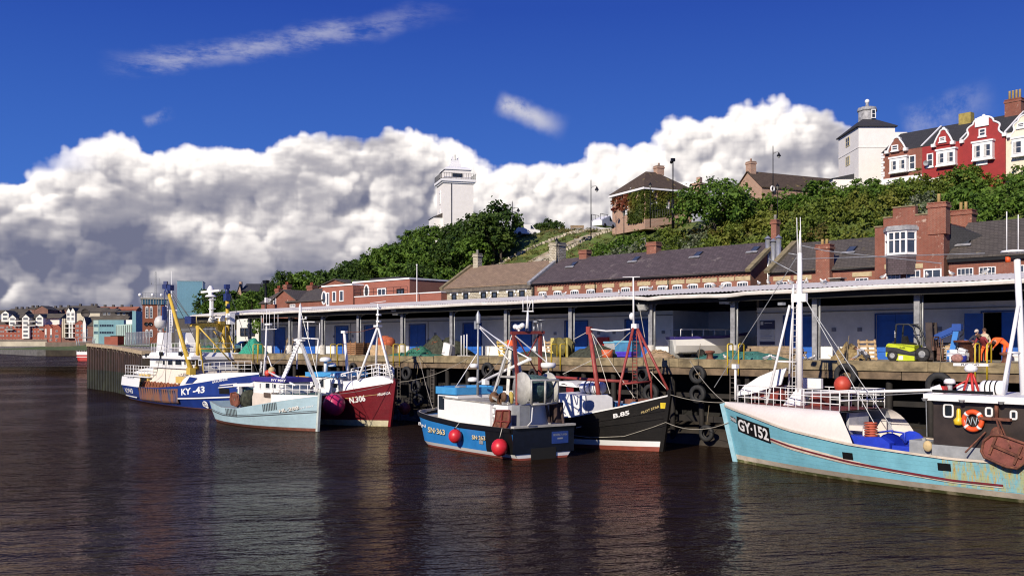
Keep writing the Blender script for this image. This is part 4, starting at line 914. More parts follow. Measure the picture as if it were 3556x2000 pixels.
a=p(515,290,.45);b_=p(622,253,.45);window(tw,a.x,b_.x,a.z+.1,b_.z,.45,3,1,.08,[BLACKP,GLASS],d=.05)
mb=MB();xm=(xl+xr)/2;ym=W_/2;hw=(x1-x0)/2;rows=[]
for k,(f,dz)in enumerate(((1.08,0),(1.08,.15),(.95,.4),(.78,.62),(.6,.75),(.45,.85))):rows.append([(xm+sx*hw*f,ym+sy*(W_/2-.45)*f,zt+dz)for sx,sy in((-1,-1),(1,-1),(1,1),(-1,1),(-1,-1))])
mb.grid(rows,sm=False);mb.bx(xm-1.0,xm+1.0,ym-1,ym+1,zt+.7,zt+1.5);mb.bx(xm-.75,xm+.75,ym-.75,ym+.75,zt+1.503,zt+2.3)
for sx in(-1,1):
 for sy in(-1,1):mb.bx(xm+sx*.6-.14,xm+sx*.6+.14,ym+sy*.6-.14,ym+sy*.6+.14,zt+2.303,zt+2.9)
mb.part('cap',CLEAN,tw)
zv=p(540,55,ym).z;mb=MB();mb.tube([(xm,ym,zt+2.2),(xm,ym,zv)],.07,5);mb.tube([(xm-.8,ym,zv-1.0),(xm+.8,ym,zv-1.0)],.05,5);mb.tube([(xm,ym-.8,zv-1.0),(xm,ym+.8,zv-1.0)],.05,5);mb.ball((xm,ym,zv-1.9),.2);mb.part('weather_vane',BLACKP,tw)
for(ya,yb)in((455,575),(650,740)):
 c0=tf.atx(G3(388,yb),xl);c1=tf.atx(G3(388,ya),xl);window(tw,W_/2-.55,W_/2+.55,c0 .z,c1 .z,xl,2,4,.12,[CLEAN,GLASS],'y',arch=.45)
mb=MB();c=p(505,400);mb.tube([(c.x,-.1,zb),(c.x,-.1,zc_-.02)],.06,5);mb.part('conductor',BLACKP,tw)
mb=MB();mb.bx(xl-1.7,xl-.003,1,6,zb,p(350,700).z);mb.prism([(xl-1.9,.8,p(350,700).z+.003),(xl-.003,.8,p(350,700).z+.003),(xl-.003,.8,p(350,655).z)],(0,5.4,0),1);mb.part('annex',[WPAINT,SLATEG],tw)
hf=FR(w_at(FF(680,850),140),R(0));p=lambda x,y,v=0:hf.at(FF(x,y),v)
hi=thing('white_light_tower','square white painted tower with slate roof and leaded cupola beside the red terrace','tower',(0,0,0),hf.M)
xr=p(985,400).x;xl=p(680,400).x;dp=8.6;ze=p(680,341).z;zb=p(680,850).z-3
mb=MB();mb.bx(xl,xr,0,dp,zb,ze);mb.part('wall',WPAINT,hi)
zs=p(680,515).z;mb=MB();mb.bx(xl-.06,xr+.06,-.06,dp+.06,zs,zs+.16);mb.part('string_course',WPAINT,hi)
xm,ym=(xl+xr)/2,dp/2;zr=p(750,292,ym).z
mb=MB();o_=.3;mb.add([(xl-o_,-o_,ze),(xr+o_,-o_,ze),(xr+o_,dp+o_,ze),(xl-o_,dp+o_,ze),(xl-o_,-o_,ze+.14),(xr+o_,-o_,ze+.14),(xr+o_,dp+o_,ze+.14),(xl-o_,dp+o_,ze+.14),(xm-.9,ym-1.2,zr),(xm+.9,ym-1.2,zr),(xm+.9,ym+1.2,zr),(xm-.9,ym+1.2,zr)],[(3,2,1,0),(0,1,5,4),(1,2,6,5),(2,3,7,6),(3,0,4,7),(4,5,9,8),(5,6,10,9),(6,7,11,10),(7,4,8,11),(8,9,10,11)]);mb.part('roof',DARKSLATE,hi)
cz=p(750,215,ym).z;ct=p(745,160,ym).z;cxm=p(752,250,ym).x
mb=MB();mb.lathe([(1.32,zr-.3),(1.32,cz)],(cxm,ym,0),8);cu=mb.part('cupola',pm('old_leadwork',(.34,.34,.35),.55,.5,1.5),hi)
mb=MB();mb.lathe([(1.42,cz+.003),(1.5,cz+.1),(1.35,cz+.55),(1.0,cz+(ct-cz)*.55),(.5,cz+(ct-cz)*.75),(.28,ct-.2),(.22,ct+.25)],(cxm,ym,0),8);mb.ball((cxm,ym,ct+.55),.34,mi=1);mb.part('dome',[LEAD,CLEAN],hi)
a=p(770,285,ym-1.34);window(cu,cxm+.1,cxm+.75,zr+.1,zr+1.4,ym-1.34,1,2,.1,[CLEAN,GLASS])
YW=pm('cream_window',(.6,.52,.3),.6)
for(ya,yb)in((495,415),(655,578),(812,750)):
 z0=hf.atx(FF(612,ya),xl).z;z1=hf.atx(FF(612,yb),xl).z;window(hi,dp*.42,dp*.62,z0,z1,xl,2,2,.12,[YW,GLASS],'y',d=.06)
mb=MB();mb.bx(xr-1.2,xr+3.4,4,9,zb,p(1000,385,4).z);mb.part('annex',WPAINT,hi);chimney(hi,xr+1.0,6,ze-2,p(1012,362,6).z,.9,.9,WPAINT,1,False,BLACKP)
mb=MB();mb.bx(xl-3.0,xl-.003,2,8,zb,p(500,775,2).z);mb.prism([(xl-3.3,1.8,p(500,775,2).z+.003),(xl-.003,1.8,p(500,775,2).z+.003),(xl-.003,1.8,p(545,735,2).z)],(0,6.4,0),1);mb.part('lean_to',[WPAINT,DARKSLATE],hi)
kf=FR((50.0,132.0,0),R(-50.7));p=lambda x,y,v=0:kf.at(FF(x,y),v)
def gablet(root,cx,w,z0,z1,m,trim,v=-.25,cap=None,style=0):
 """shaped Dutch gable standing on the eaves"""
 n=10;half=[]
 for i in range(n+1):
  t_=i/n
  if style==0:half.append((w/2*(1-t_**2.2*.62-.1*math.sin(t_*math.pi)),z0+(z1-z0)*.78*t_))
  else:half.append((w/2*(1-.52*t_-.13*math.sin(t_*math.pi*2.0)),z0+(z1-z0)*.72*(t_**.8)))
 tw_=half[-1][0]
 for i in range(1,7):a=math.pi/2*i/6;half.append((tw_*math.cos(a),half[n][1]+(z1-half[n][1])*math.sin(a)))
 poly=[(cx+x,v,z)for x,z in half]+[(cx-x,v,z)for x,z in reversed(half[:-1])]
 mb=MB();mb.prism(poly,(0,.35,0));mb.tube([(x,v-.03,z)for x,_,z in poly],.13,5,1);mb.ball((cx,v+.1,z1+.1),.22,mi=1)
 for s in(-1,1):mb.box((cx+s*w/2,v-.05,z0+.05),(.5,.5,.4),mi=1)
 g=mb.part('gable',[m,trim],root)
 if style==0 and cap:mb=MB();mb.lathe([(tw_*1.05,half[n][1]),(tw_*.95,half[n][1]+.35),(.1,z1+.25)],(cx,v+.5,0),10);mb.part('gable_cap',LEAD,root)
 mb=MB();d_=3.2;zz=z0+(z1-z0)*.75
 mb.add([(cx-w*.45,v+.36,z0),(cx+w*.45,v+.36,z0),(cx,v+.36,zz),(cx,v+d_+1,zz),(cx-w*.45,v+d_-2.2,z0),(cx+w*.45,v+d_-2.2,z0)],[(0,2,3,4),(1,5,3,2),(0,1,2)]);mb.part('gable_roof',DARKSLATE,root)
 return g
def bay(root,x0,x1,z0,z1,v=0,dp=.7,m=CLEAN,nx=2):
 mb=MB();mb.bx(x0,x1,v-dp,v-.003,z0,z1);mb.bx(x0-.12,x1+.12,v-dp-.12,v-.003,z1+.003,z1+.22);mb.bx(x0-.08,x1+.08,v-dp-.08,v-.003,z0-.2,z0-.003);b_=mb.part('bay_window',m,root)
 w=(x1-x0)/nx
 for i in range(nx):window(b_,x0+w*i+.16,x0+w*(i+1)-.16,z0+.2,z1-.3,v-dp,1,2,.09,d=.06)
 for i in range(nx):mb=MB();mb.bx(x0+w*i+.27,x0+w*i+.27+w*.22,v-dp-.04,v-dp-.035,z0+.3,z0+(z1-z0)*.8);mb.part('curtain',pm('pale_curtain',(.55,.53,.5),.9),b_)
ez=p(1100,530).z;zf=p(1100,740).z-4;rz_=kf.at(FF(1500,325),5).z
def thouse(name,label,xa,xb,wm,gable,bays,wins,top=True,band=None):
 a=p(xa,600).x;b_=p(xb,600).x;t=thing(name,label,'house',((a+b_)/2,0,zf),kf.M)
 mb=MB();mb.bx(a,b_,0,10,zf,ez);mb.prism([(a,0,ez+.002),(a,10,ez+.002),(a,5,rz_-.1)],(b_-a,0,0));mb.part('wall',wm,t)
 roof(t,a,b_,0,10,ez,rz_,DARKSLATE,'x',.0,.14)
 gx0,gx1,gt,gb,st=gable;c0=p((gx0+gx1)/2,500,-.25).x;gw=p(gx1,500,-.25).x-p(gx0,500,-.25).x
 if st:mb=MB();mb.bx(c0-gw/2,c0+gw/2,-.25,-.003,zf,p((gx0+gx1)/2,gb,-.25).z);mb.part('front',wm,t)
 gablet(t,c0,gw,p((gx0+gx1)/2,gb,-.25).z,p((gx0+gx1)/2,gt,-.25).z,wm,CLEAN,-.25,not st,st)
 for(x0,x1,y0,y1,k)in bays:c=p(x0,y1,-.9);d=p(x1,y0,-.9);bay(t,c.x,d.x,c.z,d.z,-.25 if st else 0,.65)
 for(x0,x1,y0,y1,v)in wins:
  c=p(x0,y1,v);d=p(x1,y0,v);window(t,c.x,d.x,c.z,d.z,v,1,2,.14,sill=CLEAN)
 zb_=p(xa+50,770).z
 mb=MB();mb.bx(a+.02,b_-.02,-.12,-.003,zb_-.9,zb_-.1);mb.part('white_band',CLEAN,t)
 return t,a,b_
h1,a1_,b1_=thouse('terrace_house','brown brick end house of the terrace with white quoins and small shaped gable',870,1213,OLDBRICK,(920,1075,430,545,0),[(930,1072,588,722,2)],[(958,1014,488,545,-.27),(1105,1160,575,705,0)])
mb=MB();z=zf+2
while z<ez-.2:mb.bx(a1_-.04,a1_+(.5 if int(z*3)%2 else .32),-.05,-.004,z,z+.3);z+=.36
mb.part('quoins',CLEAN,h1)
h2,a2_,b2_=thouse('terrace_house','red painted middle terrace house with small shaped gable over a white bay window',1213,1540,REDPAINT,(1310,1470,362,490,0),[(1322,1480,520,665,2)],[(1358,1412,420,470,-.27),(1255,1308,560,680,0)])
h3,a3_,b3_=thouse('terrace_house','tall red painted house with large scrolled white edged gable and white bay',1540,1912,REDPAINT,(1548,1905,255,440,1),[(1632,1800,455,620,2)],[(1690,1750,350,425,-.27)])
mb=MB();c=p(1715,300,-.32);mb.box((c.x,-.36,c.z),(1.7,.1,1.1));mb.part('crest_panel',CLEAN,h3);mb=MB();c=p(1715,640,-.3);mb.box((c.x,-.34,c.z),(1.4,.12,.65));mb.part('name_panel',CLEAN,h3)
h4,a4_,b4_=thouse('terrace_house','cream painted terrace house with scrolled gable cut by the right edge',1912,2350,CREAMP,(1945,2230,235,400,1),[(1962,2160,415,585,2)],[(2010,2075,300,352,-.27)])
chimney(h3,p(1990,150,5).x,5,rz_-1,p(1985,118,5).z,2.0,1.2,OLDBRICK,4,True,None,None,1.2)
chimney(h2,p(1622,300,5).x-.6,5,rz_-1.2,p(1620,222,5).z,1.6,1.0,pm('mossy_render',(.32,.25,.07),.9,.3),0,False)
for h_,px_ in((h1,1213),(h2,1540),(h3,1912)):
 x=p(px_,600).x;mb=MB();mb.beam((x,-.2,ez+.15),(x,5,rz_+.22),.22,.12);mb.part('party_wall',CLEAN,h_)
c=p(1250,645,-.5);mb=MB();mb.lathe([(.0,.0),(.35,.12)],(c.x,-.6,c.z),12,0,Matrix.Rotation(R(100),4,'X'));mb.part('satellite_dish',GREYP,h2)
vf=FR(w_at(G4(570,840),150),R(26));p=lambda x,y,v=0:vf.at(G4(x,y),v)
iv=thing('ivy_house','square brick house covered in autumn creeper with hipped brown tile roof','house',(0,0,0),vf.M)
xr=p(1060,560).x;ze=p(570,517).z;zb=p(570,850).z-1.5;dp=9.4
mb=MB();mb.bx(0,xr,0,dp,zb,ze);mb.part('wall',PINKSTONE,iv)
roof(iv,0,xr,0,dp,ze+.25,p(715,372,dp/2).z,BROWNTILE,'x',.45,.14,hip=xr/2-.6)
mb=MB();mb.bx(-.45,xr+.45,-.45,dp+.45,ze-.3,ze+.02);mb.part('eaves_board',CLEAN,iv)
chimney(iv,p(718,330,dp/2).x,dp/2,ze+3,p(718,300,dp/2).z,1.3,1.1,PINKSTONE,1,True,PINKSTONE)
for(x0,x1,y0,y1)in((668,690,668,738),(792,818,678,745),(918,950,685,740),(635,650,660,738),(905,955,566,608),(640,660,548,578),(790,808,552,580)):
 c=p(x0,y1);d=p(x1,y0);window(iv,c.x,d.x,c.z,d.z,0,1,2,.1,d=.25)
for(x0,x1,y0,y1,ar)in((372,398,712,805,0),(452,474,700,775,0),(412,440,545,615,.4)):
 c=vf.atx(G4(x0,y1),0);d=vf.atx(G4(x1,y0),0);window(iv,min(c.y,d.y),max(c.y,d.y),c.z,d.z,0,2,2,.1,None,'y',arch=ar)
IVY=leafm('creeper_leaves',(.03,.055,.008),(.12,.14,.02),(.17,.1,.02));IVYR=leafm('red_creeper_leaves',(.1,.012,.012),(.24,.04,.03),(.16,.05,.02))
def ivy(polys,m,lab,name='creeper'):
 rg=np.random.default_rng(len(lab));Vv,Tt=[],[]
 for(axis,a0,a1,z0,z1,den)in polys:
  n=int((a1-a0)*(z1-z0)*den);a=rg.uniform(a0,a1,n);z=rg.uniform(z0,z1,n);keep=np.array([noise.noise(Vector((x_*.8,z_*.8,5)))>-.42 for x_,z_ in zip(a,z)]);a,z=a[keep],z[keep];n=len(a)
  o_=-rg.uniform(.05,.35,n);pnt=np.stack([a,o_,z],1)if axis=='x' else np.stack([o_,a,z],1)
  nr=np.array([0,-1,.4])if axis=='x' else np.array([-1,0,.4]);nr=nr+rg.normal(size=(n,3))*.5;A_=np.cross(nr,rg.normal(size=(n,3)));A_/=np.linalg.norm(A_,axis=1)[:,None];C_=np.cross(nr,A_);C_/=np.linalg.norm(C_,axis=1)[:,None]
  s=rg.uniform(.14,.27,n)[:,None];Vv.append(np.stack([pnt-A_*s,pnt-C_*s,pnt+A_*s,pnt+C_*s],1));Tt.append(np.clip(np.array([.5+noise.noise(Vector((x_*.5,z_*.5,1)))for x_,z_ in zip(a,z)])+rg.normal(0,.15,n),0,1))
 o=bpy.data.objects.new(name,leaf_mesh(name,np.concatenate(Vv),np.concatenate(Tt),m));COL.objects.link(o);o.parent=iv;o['label']=lab
zmid=p(570,700).z
ivy([('x',0,xr*.88,zb+.8,ze-.3,60),('y',0,dp*.48,zb+1.2,ze-.4,50)],IVY,'green and ochre creeper');ivy([('y',dp*.48,dp,zmid,ze-.4,22),('x',xr*.7,xr,zmid+.5,ze-1.2,14)],IVYR,'red creeper')
gf=vf;mb=MB();c0=p(575,850,-3);c1=p(990,790,-3);mb.prism([(c0 .x,-3,c0 .z-1.3),(c1 .x,-3,c1 .z-1.3),(c1 .x,-3,c1 .z),(c0 .x+3.2,-3,c0 .z+.4),(c0 .x,-3,c0 .z)],(0,.4,0));mb.solo('garden_wall',PINKSTONE,'low sloping pink stone garden wall below the creeper clad house','wall',(c0 .x,-3,c0 .z),vf.M)
mb=MB()
for k in range(14):x=c0 .x+1.5+(c1 .x-c0 .x-1.5)*k/13;z=c0 .z+.3+(c1 .z-c0 .z-.3)*k/13;mb.tube([(x,-2.8,z),(x,-2.8,z+1.1)],.04,4)
mb.tube([(c0 .x+1.5,-2.8,c0 .z+1.4),(c1 .x,-2.8,c1 .z+1.1)],.05,4);mb.solo('railing',BLACKP,'black railing along the garden wall of the creeper clad house','railing',(c0 .x,-2.8,c0 .z),vf.M)
cf=FR(w_at(G4(1800,620),155),R(24.8));p=lambda x,y,v=0:cf.at(G4(x,y),v)
ct_=thing('stone_cottage','pink stone cottage with steep gable, stone chimney and long dark tiled roof','house',(0,0,0),cf.M)
ln=24;gw=7.0;ze=cf.at(G4(1800,505),0).z;zr=cf.atx(G4(1660,352),0).z;zb=p(1800,640).z-4
walls(ct_,0,ln,0,gw,zb,ze,PINKSTONE,('x',zr-.1));roof(ct_,0,ln,0,gw,ze,zr,BROWNTILE,'x',.25)
chimney(ct_,.6,gw/2,zr-.8,cf.atx(G4(1655,262),.6).z,1.1,1.3,PINKSTONE,1,True,PINKSTONE)
c=cf.atx(G4(1655,620),0);d=cf.atx(G4(1655,565),0);window(ct_,gw/2-.6,gw/2+.6,c.z,d.z,0,2,3,.12,None,'y',arch=.5)
c=p(1895,535);mb=MB();mb.tube([(c.x+.32*math.cos(i*math.pi/6),-.35,c.z+.4*math.sin(i*math.pi/6))for i in range(12)],.14,5,0,True);mb.prism([(c.x+.28*math.cos(i*math.pi/6),-.32,c.z+.36*math.sin(i*math.pi/6))for i in range(12)],(0,.1,0),1);mb.part('round_dormer',[CLEAN,WGLASS],ct_)
c=q_at(G4(1143,500),92);mb=MB();mb.bx(c.x-.9,c.x+.9,91,93,c.z-4,c.z);mb.bx(c.x-1.15,c.x+1.15,90.75,93.25,c.z+.003,c.z+.35);mb.bx(c.x-.35,c.x+.35,91.6,92.4,c.z+.353,c.z+1.5);mb.solo('stone_chimney',PINKSTONE,'lone stone chimney stack showing over the round bush','chimney',(c.x,92,24),QM)
# lamps and poles on the hill
def lamp(px,ptop,yb,Y,lab,side=1):
 b_=w_at((px,yb),Y);t_=w_at(ptop,Y);h=t_.z-b_.z+2;o=(b_.x,Y,b_.z-2)
 t=thing('street_lamp',lab,'street lamp',o,IDM,'tall black street lamps on the bank top')
 mb=MB();mb.tube([(b_.x,Y,o[2]),(b_.x,Y,t_.z)],[.085,.06],7);mb.lathe([(.07,0),(.02,.4)],(b_.x,Y,t_.z),6);mb.part('post',BLACKP,t)
 s=Y/150;za=t_.z-.75*s;mb=MB();mb.tube([(b_.x,Y,za),(b_.x+.8*s,Y,za+.05*s),(b_.x+.9*s,Y,za-.1)],.04,5);mb.tube([(b_.x,Y,za-.3*s),(b_.x+.4*s,Y,za)],.025,5);a=mb.part('arm',BLACKP,t)
 mb=MB();mb.lathe([(.05,.05),(.12,-.1),(.3,-.42),(.34,-.5)],(b_.x+.9*s,Y,za-.05),10);mb.lathe([(.22,-.51),(.16,-.72),(.0,-.82)],(b_.x+.9*s,Y,za-.05),10,1);mb.part('lantern',[BLACKP,pm('frosted_lamp_glass',(.4,.4,.38),.2)],a)
lamp(*[G3(1145,800)[0]],G3(1145,560),G3(0,800)[1],175,'tall black street lamp with bracket lantern just right of the white tower')
lamp(G3(1969,800)[0],G3(1969,335),G3(0,780)[1],150,'tall black street lamp standing left of the creeper clad house')
lamp(G4(1915,500)[0],G4(1910,100),G4(0,540)[1],146,'tall black street lamp in front of the stone cottage roof')
q=w_at(G4(866,240),140);mb=MB();zb=w_at(G4(872,800),140).z;mb.tube([(q.x,140,zb-2),(q.x,140,zb+2.2)],.2,8);mb.tube([(q.x,140,zb+2),(q.x,140,q.z)],.085,7);mb.box((q.x,140,q.z+.15),(.55,.4,.45),.3);mb.lathe([(.18,0),(.18,-.3),(.0,-.45)],(q.x-.25,140,q.z),8);mb.solo('camera_pole',BLACKP,'tall black security camera pole standing in front of the creeper clad house','pole',(q.x,140,zb))
def vlamp(p0,yb,Y,lab):
 t_=w_at(p0,Y);zb=w_at((p0[0],yb),Y).z-1.5;t=thing('victorian_lamp',lab,'lamp',(t_.x,Y,zb),IDM,'old lanterns along the hill path')
 mb=MB();mb.tube([(t_.x,Y,zb),(t_.x,Y,t_.z-1.3)],[.08,.045],7);mb.tube([(t_.x-.25,Y,t_.z-1.0),(t_.x+.25,Y,t_.z-1.0)],.025,5);mb.part('post',BLACKP,t)
 mb=MB();mb.lathe([(.09,-.8),(.2,-.3)],(t_.x,Y,t_.z),4,1);mb.lathe([(.25,-.29),(.12,-.08),(.05,.0),(.01,.15)],(t_.x,Y,t_.z),8);mb.tube([(t_.x,Y,t_.z-1.3),(t_.x,Y,t_.z-.75)],.05,5);mb.part('lantern',[BLACKP,pm('lamp_pane',(.2,.2,.17),.15)],t)
vlamp(G3(1610,930),G3(0,1060)[1],118,'old black lantern post above the stone chimney on the grass slope')
vlamp(G4(352,760),G4(0,960)[1],138,'old black lantern post at the left corner of the creeper clad house')
vlamp(G4(628,470),G4(0,830)[1],141,'old black lantern post in front of the corner of the creeper clad house')
vlamp(G4(1963,480),G4(0,720)[1],128,'old black lantern post among the scrub below the stone cottage')
c=w_at(G3(1825,805),158);mb=MB()
for s in(-.9,.9):mb.bx(c.x+s-.05,c.x+s+.05,157.6,158.2,c.z-.9,c.z-.35);mb.bx(c.x+s-.05,c.x+s+.05,158.15,158.25,c.z-.3,c.z+.15)
mb.bx(c.x-1.1,c.x+1.1,157.6,158.2,c.z-.34,c.z-.26);mb.bx(c.x-1.1,c.x+1.1,158.16,158.24,c.z-.15,c.z+.2);mb.solo('park_bench',TIMBER,'dark wooden bench on the crest of the grass slope','bench',(c.x,158,c.z-.9))
def van(p0,Y,lab,rz,ln=4.6,open_=False):
 c=w_at(p0,Y);f=FR((c.x,Y,c.z),rz);t=thing('parked_van',lab,'van',(0,0,0),f.M)
 mb=MB();mb.prism([(-ln/2,-.9,.3),(ln/2,-.9,.3),(ln/2,-.9,.95),(ln/2-.8,-.9,1.1),(ln/2-1.5,-.9,1.95),(-ln/2,-.9,1.95 if not open_ else 1.1)],(0,1.8,0));mb.part('body',CLEAN,t)
 mb=MB();mb.prism([(ln/2-1.7,-.915,1.15),(ln/2-1.0,-.915,1.15),(ln/2-1.55,-.915,1.8),(ln/2-1.7,-.915,1.8)],(0,1.83,0));mb.part('side_window',GLASS,t)
 for s in(-1,1):
  mb=MB();mb.lathe([(0,-.1),(.33,-.1),(.33,.1),(0,.1)],(s*ln*.3,-.85,.33),12,0,Matrix.Rotation(R(90),4,'X'));mb.part('wheel',RUBBER,t)
 if open_:mb=MB();[mb.tube([(x,y,1.1),(x,y,2.0)],.04,4)for x in(-2.2,-1.2,-.2)for y in(-.8,.8)];[mb.tube([(-2.2,y,2.0),(-.2,y,2.0)],.04,4)for y in(-.8,.8)];mb.part('rack',BLACKP,t)
van(G3(1290,905),172,'white van parked on the crest between the wood and the low dark bushes',.2);van(G3(2105,826),150,'white pickup with black rack parked left of the creeper clad house',.9,3.8,True)
# far shore
FARW=pm('pale_harbour_wall',(.5,.45,.34),.9,.25,.1)
def wf(p0,Y):c=w_at(p0,Y);return FR((c.x,Y,0),0)
fw=thing('harbour_wall','long pale harbour wall with green weed below the far riverside flats','wall',(-400,828,0))
mb=MB();mb.bx(-1200,w_at(G1(848,1000),828).x,827,828.6,4.6,9.6);mb.part('wall',FARW,fw)
mb=MB();mb.bx(-1200,w_at(G1(848,1000),828).x,826.6,828.5,-1,4.597);mb.part('weed_band',pm('green_weed',(.045,.06,.012),.9,.5,.06),fw)
mb=MB();mb.bx(-1200,w_at(G1(848,1000),828).x,826.9,828.3,9.603,11.4);mb.part('parapet',pm('brown_parapet',(.2,.16,.13),.9,.3,.1),fw)
dp_=thing('dark_pier','dark weedy timber pier wall at the mouth of the far inlet','pier',(-270,588,0))
a=w_at(G1(845,1000),590);b_=w_at(G1(1400,1000),590)
mb=MB();mb.bx(a.x,b_.x+20,588,640,-1,5.2);mb.part('wall',pm('dark_pier_wall',(.045,.035,.022),.9,.6,.15,[((.06,.07,.02),.55,.12)]),dp_)
mb=MB();mb.bx(a.x,b_.x+20,587.6,589,5.203,8.4);mb.part('boarding',pm('brown_pier_boarding',(.17,.13,.1),.9,.3,.3),dp_)
FBRICK=pm('far_red_brick',(.3,.085,.055),.85,.2,.3);FROOF=pm('far_slate',(.1,.085,.06),.85,.3,.2);FCREAM=pm('far_cream_render',(.58,.52,.4),.8,.1,.2);FWHITE=pm('far_white_render',(.78,.76,.71),.7,.08,.2);FDARK=pm('far_dark_cladding',(.07,.06,.055),.8,.2);FLOIL=pm('far_brown_brick',(.2,.1,.075),.85,.25,.3)
FWIN=[FWHITE,WGLASS]
class Far:
 def __init__(s,name,lab,cat,Y,p0,grp=None):
  s.Y=Y;c=w_at(p0,Y);s.t=thing(name,lab,cat,(c.x,Y,8),IDM,grp)
 def P(s,p,dy=0):return w_at(p,s.Y+dy)
 def box(s,name,pa,pb,dep,m,dy=0,zb=None,lab=None):
  a=w_at(pa,s.Y+dy);b=w_at(pb,s.Y+dy);mb=MB();mb.bx(a.x,b.x,s.Y+dy,s.Y+dy+dep,b.z if zb is None else zb,a.z);return mb.part(name,m,s.t,lab)
 def gable(s,name,pl,pt,pr,dep,m,rm,dy=0,ov=.6,zb=None):
  a,t_,b=(w_at(q,s.Y+dy)for q in(pl,pt,pr));mb=MB();y=s.Y+dy;z0=a.z if zb is None else zb
  mb.prism([(a.x,y,z0),(b.x,y,z0),(b.x,y,a.z),(t_.x,y,t_.z),(a.x,y,a.z)],(0,dep,0));g=mb.part(name,m,s.t)
  mb=MB();e=.35
  mb.add([(a.x-ov,y-ov,a.z-ov*.6),(t_.x,y-ov,t_.z),(b.x+ov,y-ov,a.z-ov*.6),(a.x-ov,y+dep,a.z-ov*.6),(t_.x,y+dep,t_.z),(b.x+ov,y+dep,a.z-ov*.6)]+[(a.x-ov,y-ov,a.z-ov*.6+e),(t_.x,y-ov,t_.z+e),(b.x+ov,y-ov,a.z-ov*.6+e),(a.x-ov,y+dep,a.z-ov*.6+e),(t_.x,y+dep,t_.z+e),(b.x+ov,y+dep,a.z-ov*.6+e)],[(6,7,10,9),(7,8,11,10),(0,3,4,1),(1,4,5,2),(0,1,7,6),(1,2,8,7),(3,0,6,9),(2,5,11,8)])
  mb.part('roof',rm,s.t);return g
 def lroof(s,pa,pb,dy,rise_p,dep,m,name='roof'):
  a=w_at(pa,s.Y+dy);b=w_at(pb,s.Y+dy);r=w_at(rise_p,s.Y+dy+dep/2).z;y=s.Y+dy;mb=MB()
  mb.prism([(a.x,y-.5,a.z),(a.x,y+dep/2,r),(a.x,y+dep+.5,a.z)],(b.x-a.x,0,0));return mb.part(name,m,s.t)
 def win(s,p,w,h,dy=-.0,nx=2,nz=2,mats=None,f=.42):
  k_=.3 if s.Y>600 else 1;w*=k_;h*=k_;f=f*k_*.8;c=w_at(p,s.Y+dy);return window(s.t,c.x-w/2,c.x+w/2,c.z-h/2,c.z+h/2,s.Y+dy,nx,nz,f,mats or FWIN,d=.2)
fl=Far('riverside_flats','long red brick riverside flats with three white gabled fronts and balconies','flats',840,G1(350,900))
fl.box('wall',G1(-160,660),G1(1085,985),26,FBRICK,0,8)
fl.box('upper_storey',G1(-160,560),G1(690,662),14,FDARK,3,None);fl.box('end_wall',G1(772,535),G1(1062,668),18,FWHITE,6);fl.lroof(G1(690,540),G1(1085,540),4,G1(900,458),20,FROOF);fl.lroof(G1(150,540),G1(690,540),4,G1(400,465),18,FROOF);fl.lroof(G1(-160,470),G1(430,470),14,G1(200,395),18,FROOF)
for(xl,xt,xr,yt,ye,yb)in((160,222,283,478,535,678),(395,458,525,470,530,905),(640,705,772,466,530,680),(25,92,155,405,455,605)):
 g=fl.gable('gable_front',G1(xl,ye),G1(xt,yt),G1(xr,ye),16,FWHITE,FROOF,-2.5 if yb>800 else-1.2,.4,w_at(G1(xl,yb),840).z)
 for yy in range(ye+20,min(yb,900)-20,75):fl.win(G1(xt,yy),13,6.5,-2.52 if yb>800 else-1.22,4,2,None,.5)
for k,x in enumerate((18,60,130,200,275,335,575,625,690)):
 for y in(705,780,855):fl.win(G1(x,y),4.2,4.5,0,2,2)
for x in(20,70,125,200,252,305,340,370,400,550,580,610,640,690,745):fl.win(G1(x,932),4,5,0,1,2)
for(x0,x1,y)in((95,235,750),(285,395,600),(240,380,680),(490,640,680),(525,640,605),(710,790,748)):a=w_at(G1(x0,y),838);b_=w_at(G1(x1,y),838);mb=MB();mb.bx(a.x,b_.x,837,840,a.z,a.z+.6);mb.bx(a.x,b_.x,836.9,837.1,a.z+.6,a.z+1.6,1);mb.part('balcony',[FWHITE,FDARK],fl.t)
for k,(xl,xt,xr)in enumerate(((790,860,935),(935,1030,1090))):fl.gable('brick_gable',G1(xl,720),G1(xt,655),G1(xr,720),18,FBRICK,FBRICK,-3,.1,8)
for x in(818,912):fl.win(G1(x,780),5,17,-3.02,2,4,[FWHITE,FWHITE]);fl.win(G1(x,865),6,8,-3.02,3,2)
fl.win(G1(1015,865),10,8,-3.02,4,2);fl.win(G1(1015,770),6,5,-3.02)
for x in(800,825,895,920,1010):fl.win(G1(x,930),4,5,-3.02,1,2)
f2=Far('tall_flats','taller cream walled flats with brown roof and round window behind the brick gables','flats',800,G1(1500,800))
f2 .box('wall',G1(1345,428),G1(1785,610),20,FCREAM,0);f2 .lroof(G1(1335,430),G1(1845,430),-1,G1(1600,350),24,FROOF);f2 .box('brick_base',G1(1100,605),G1(1660,980),20,FLOIL,1,8)
for(xl,xt,xr)in((1190,1225,1262),(1262,1300,1340)):f2 .gable('gable_front',G1(xl,420),G1(xt,355),G1(xr,420),14,FWHITE,FROOF,-1.5,.3,w_at(G1(xl,625),800).z);[f2 .win(G1(xt,yy),7,8,-1.52,2,2,None,.8)for yy in(470,550)]
f2 .gable('gable_front',G1(1340,640),G1(1430,580),G1(1520,640),12,FBRICK,FROOF,-3,.2,8)
mb=MB();c=w_at(G1(1525,450),799.8);mb.lathe([(0,0),(3.5,0),(3.5,.3)],(c.x,799.8,c.z),14,0,Matrix.Rotation(R(90),4,'X'));mb.part('round_window',FDARK,f2 .t)
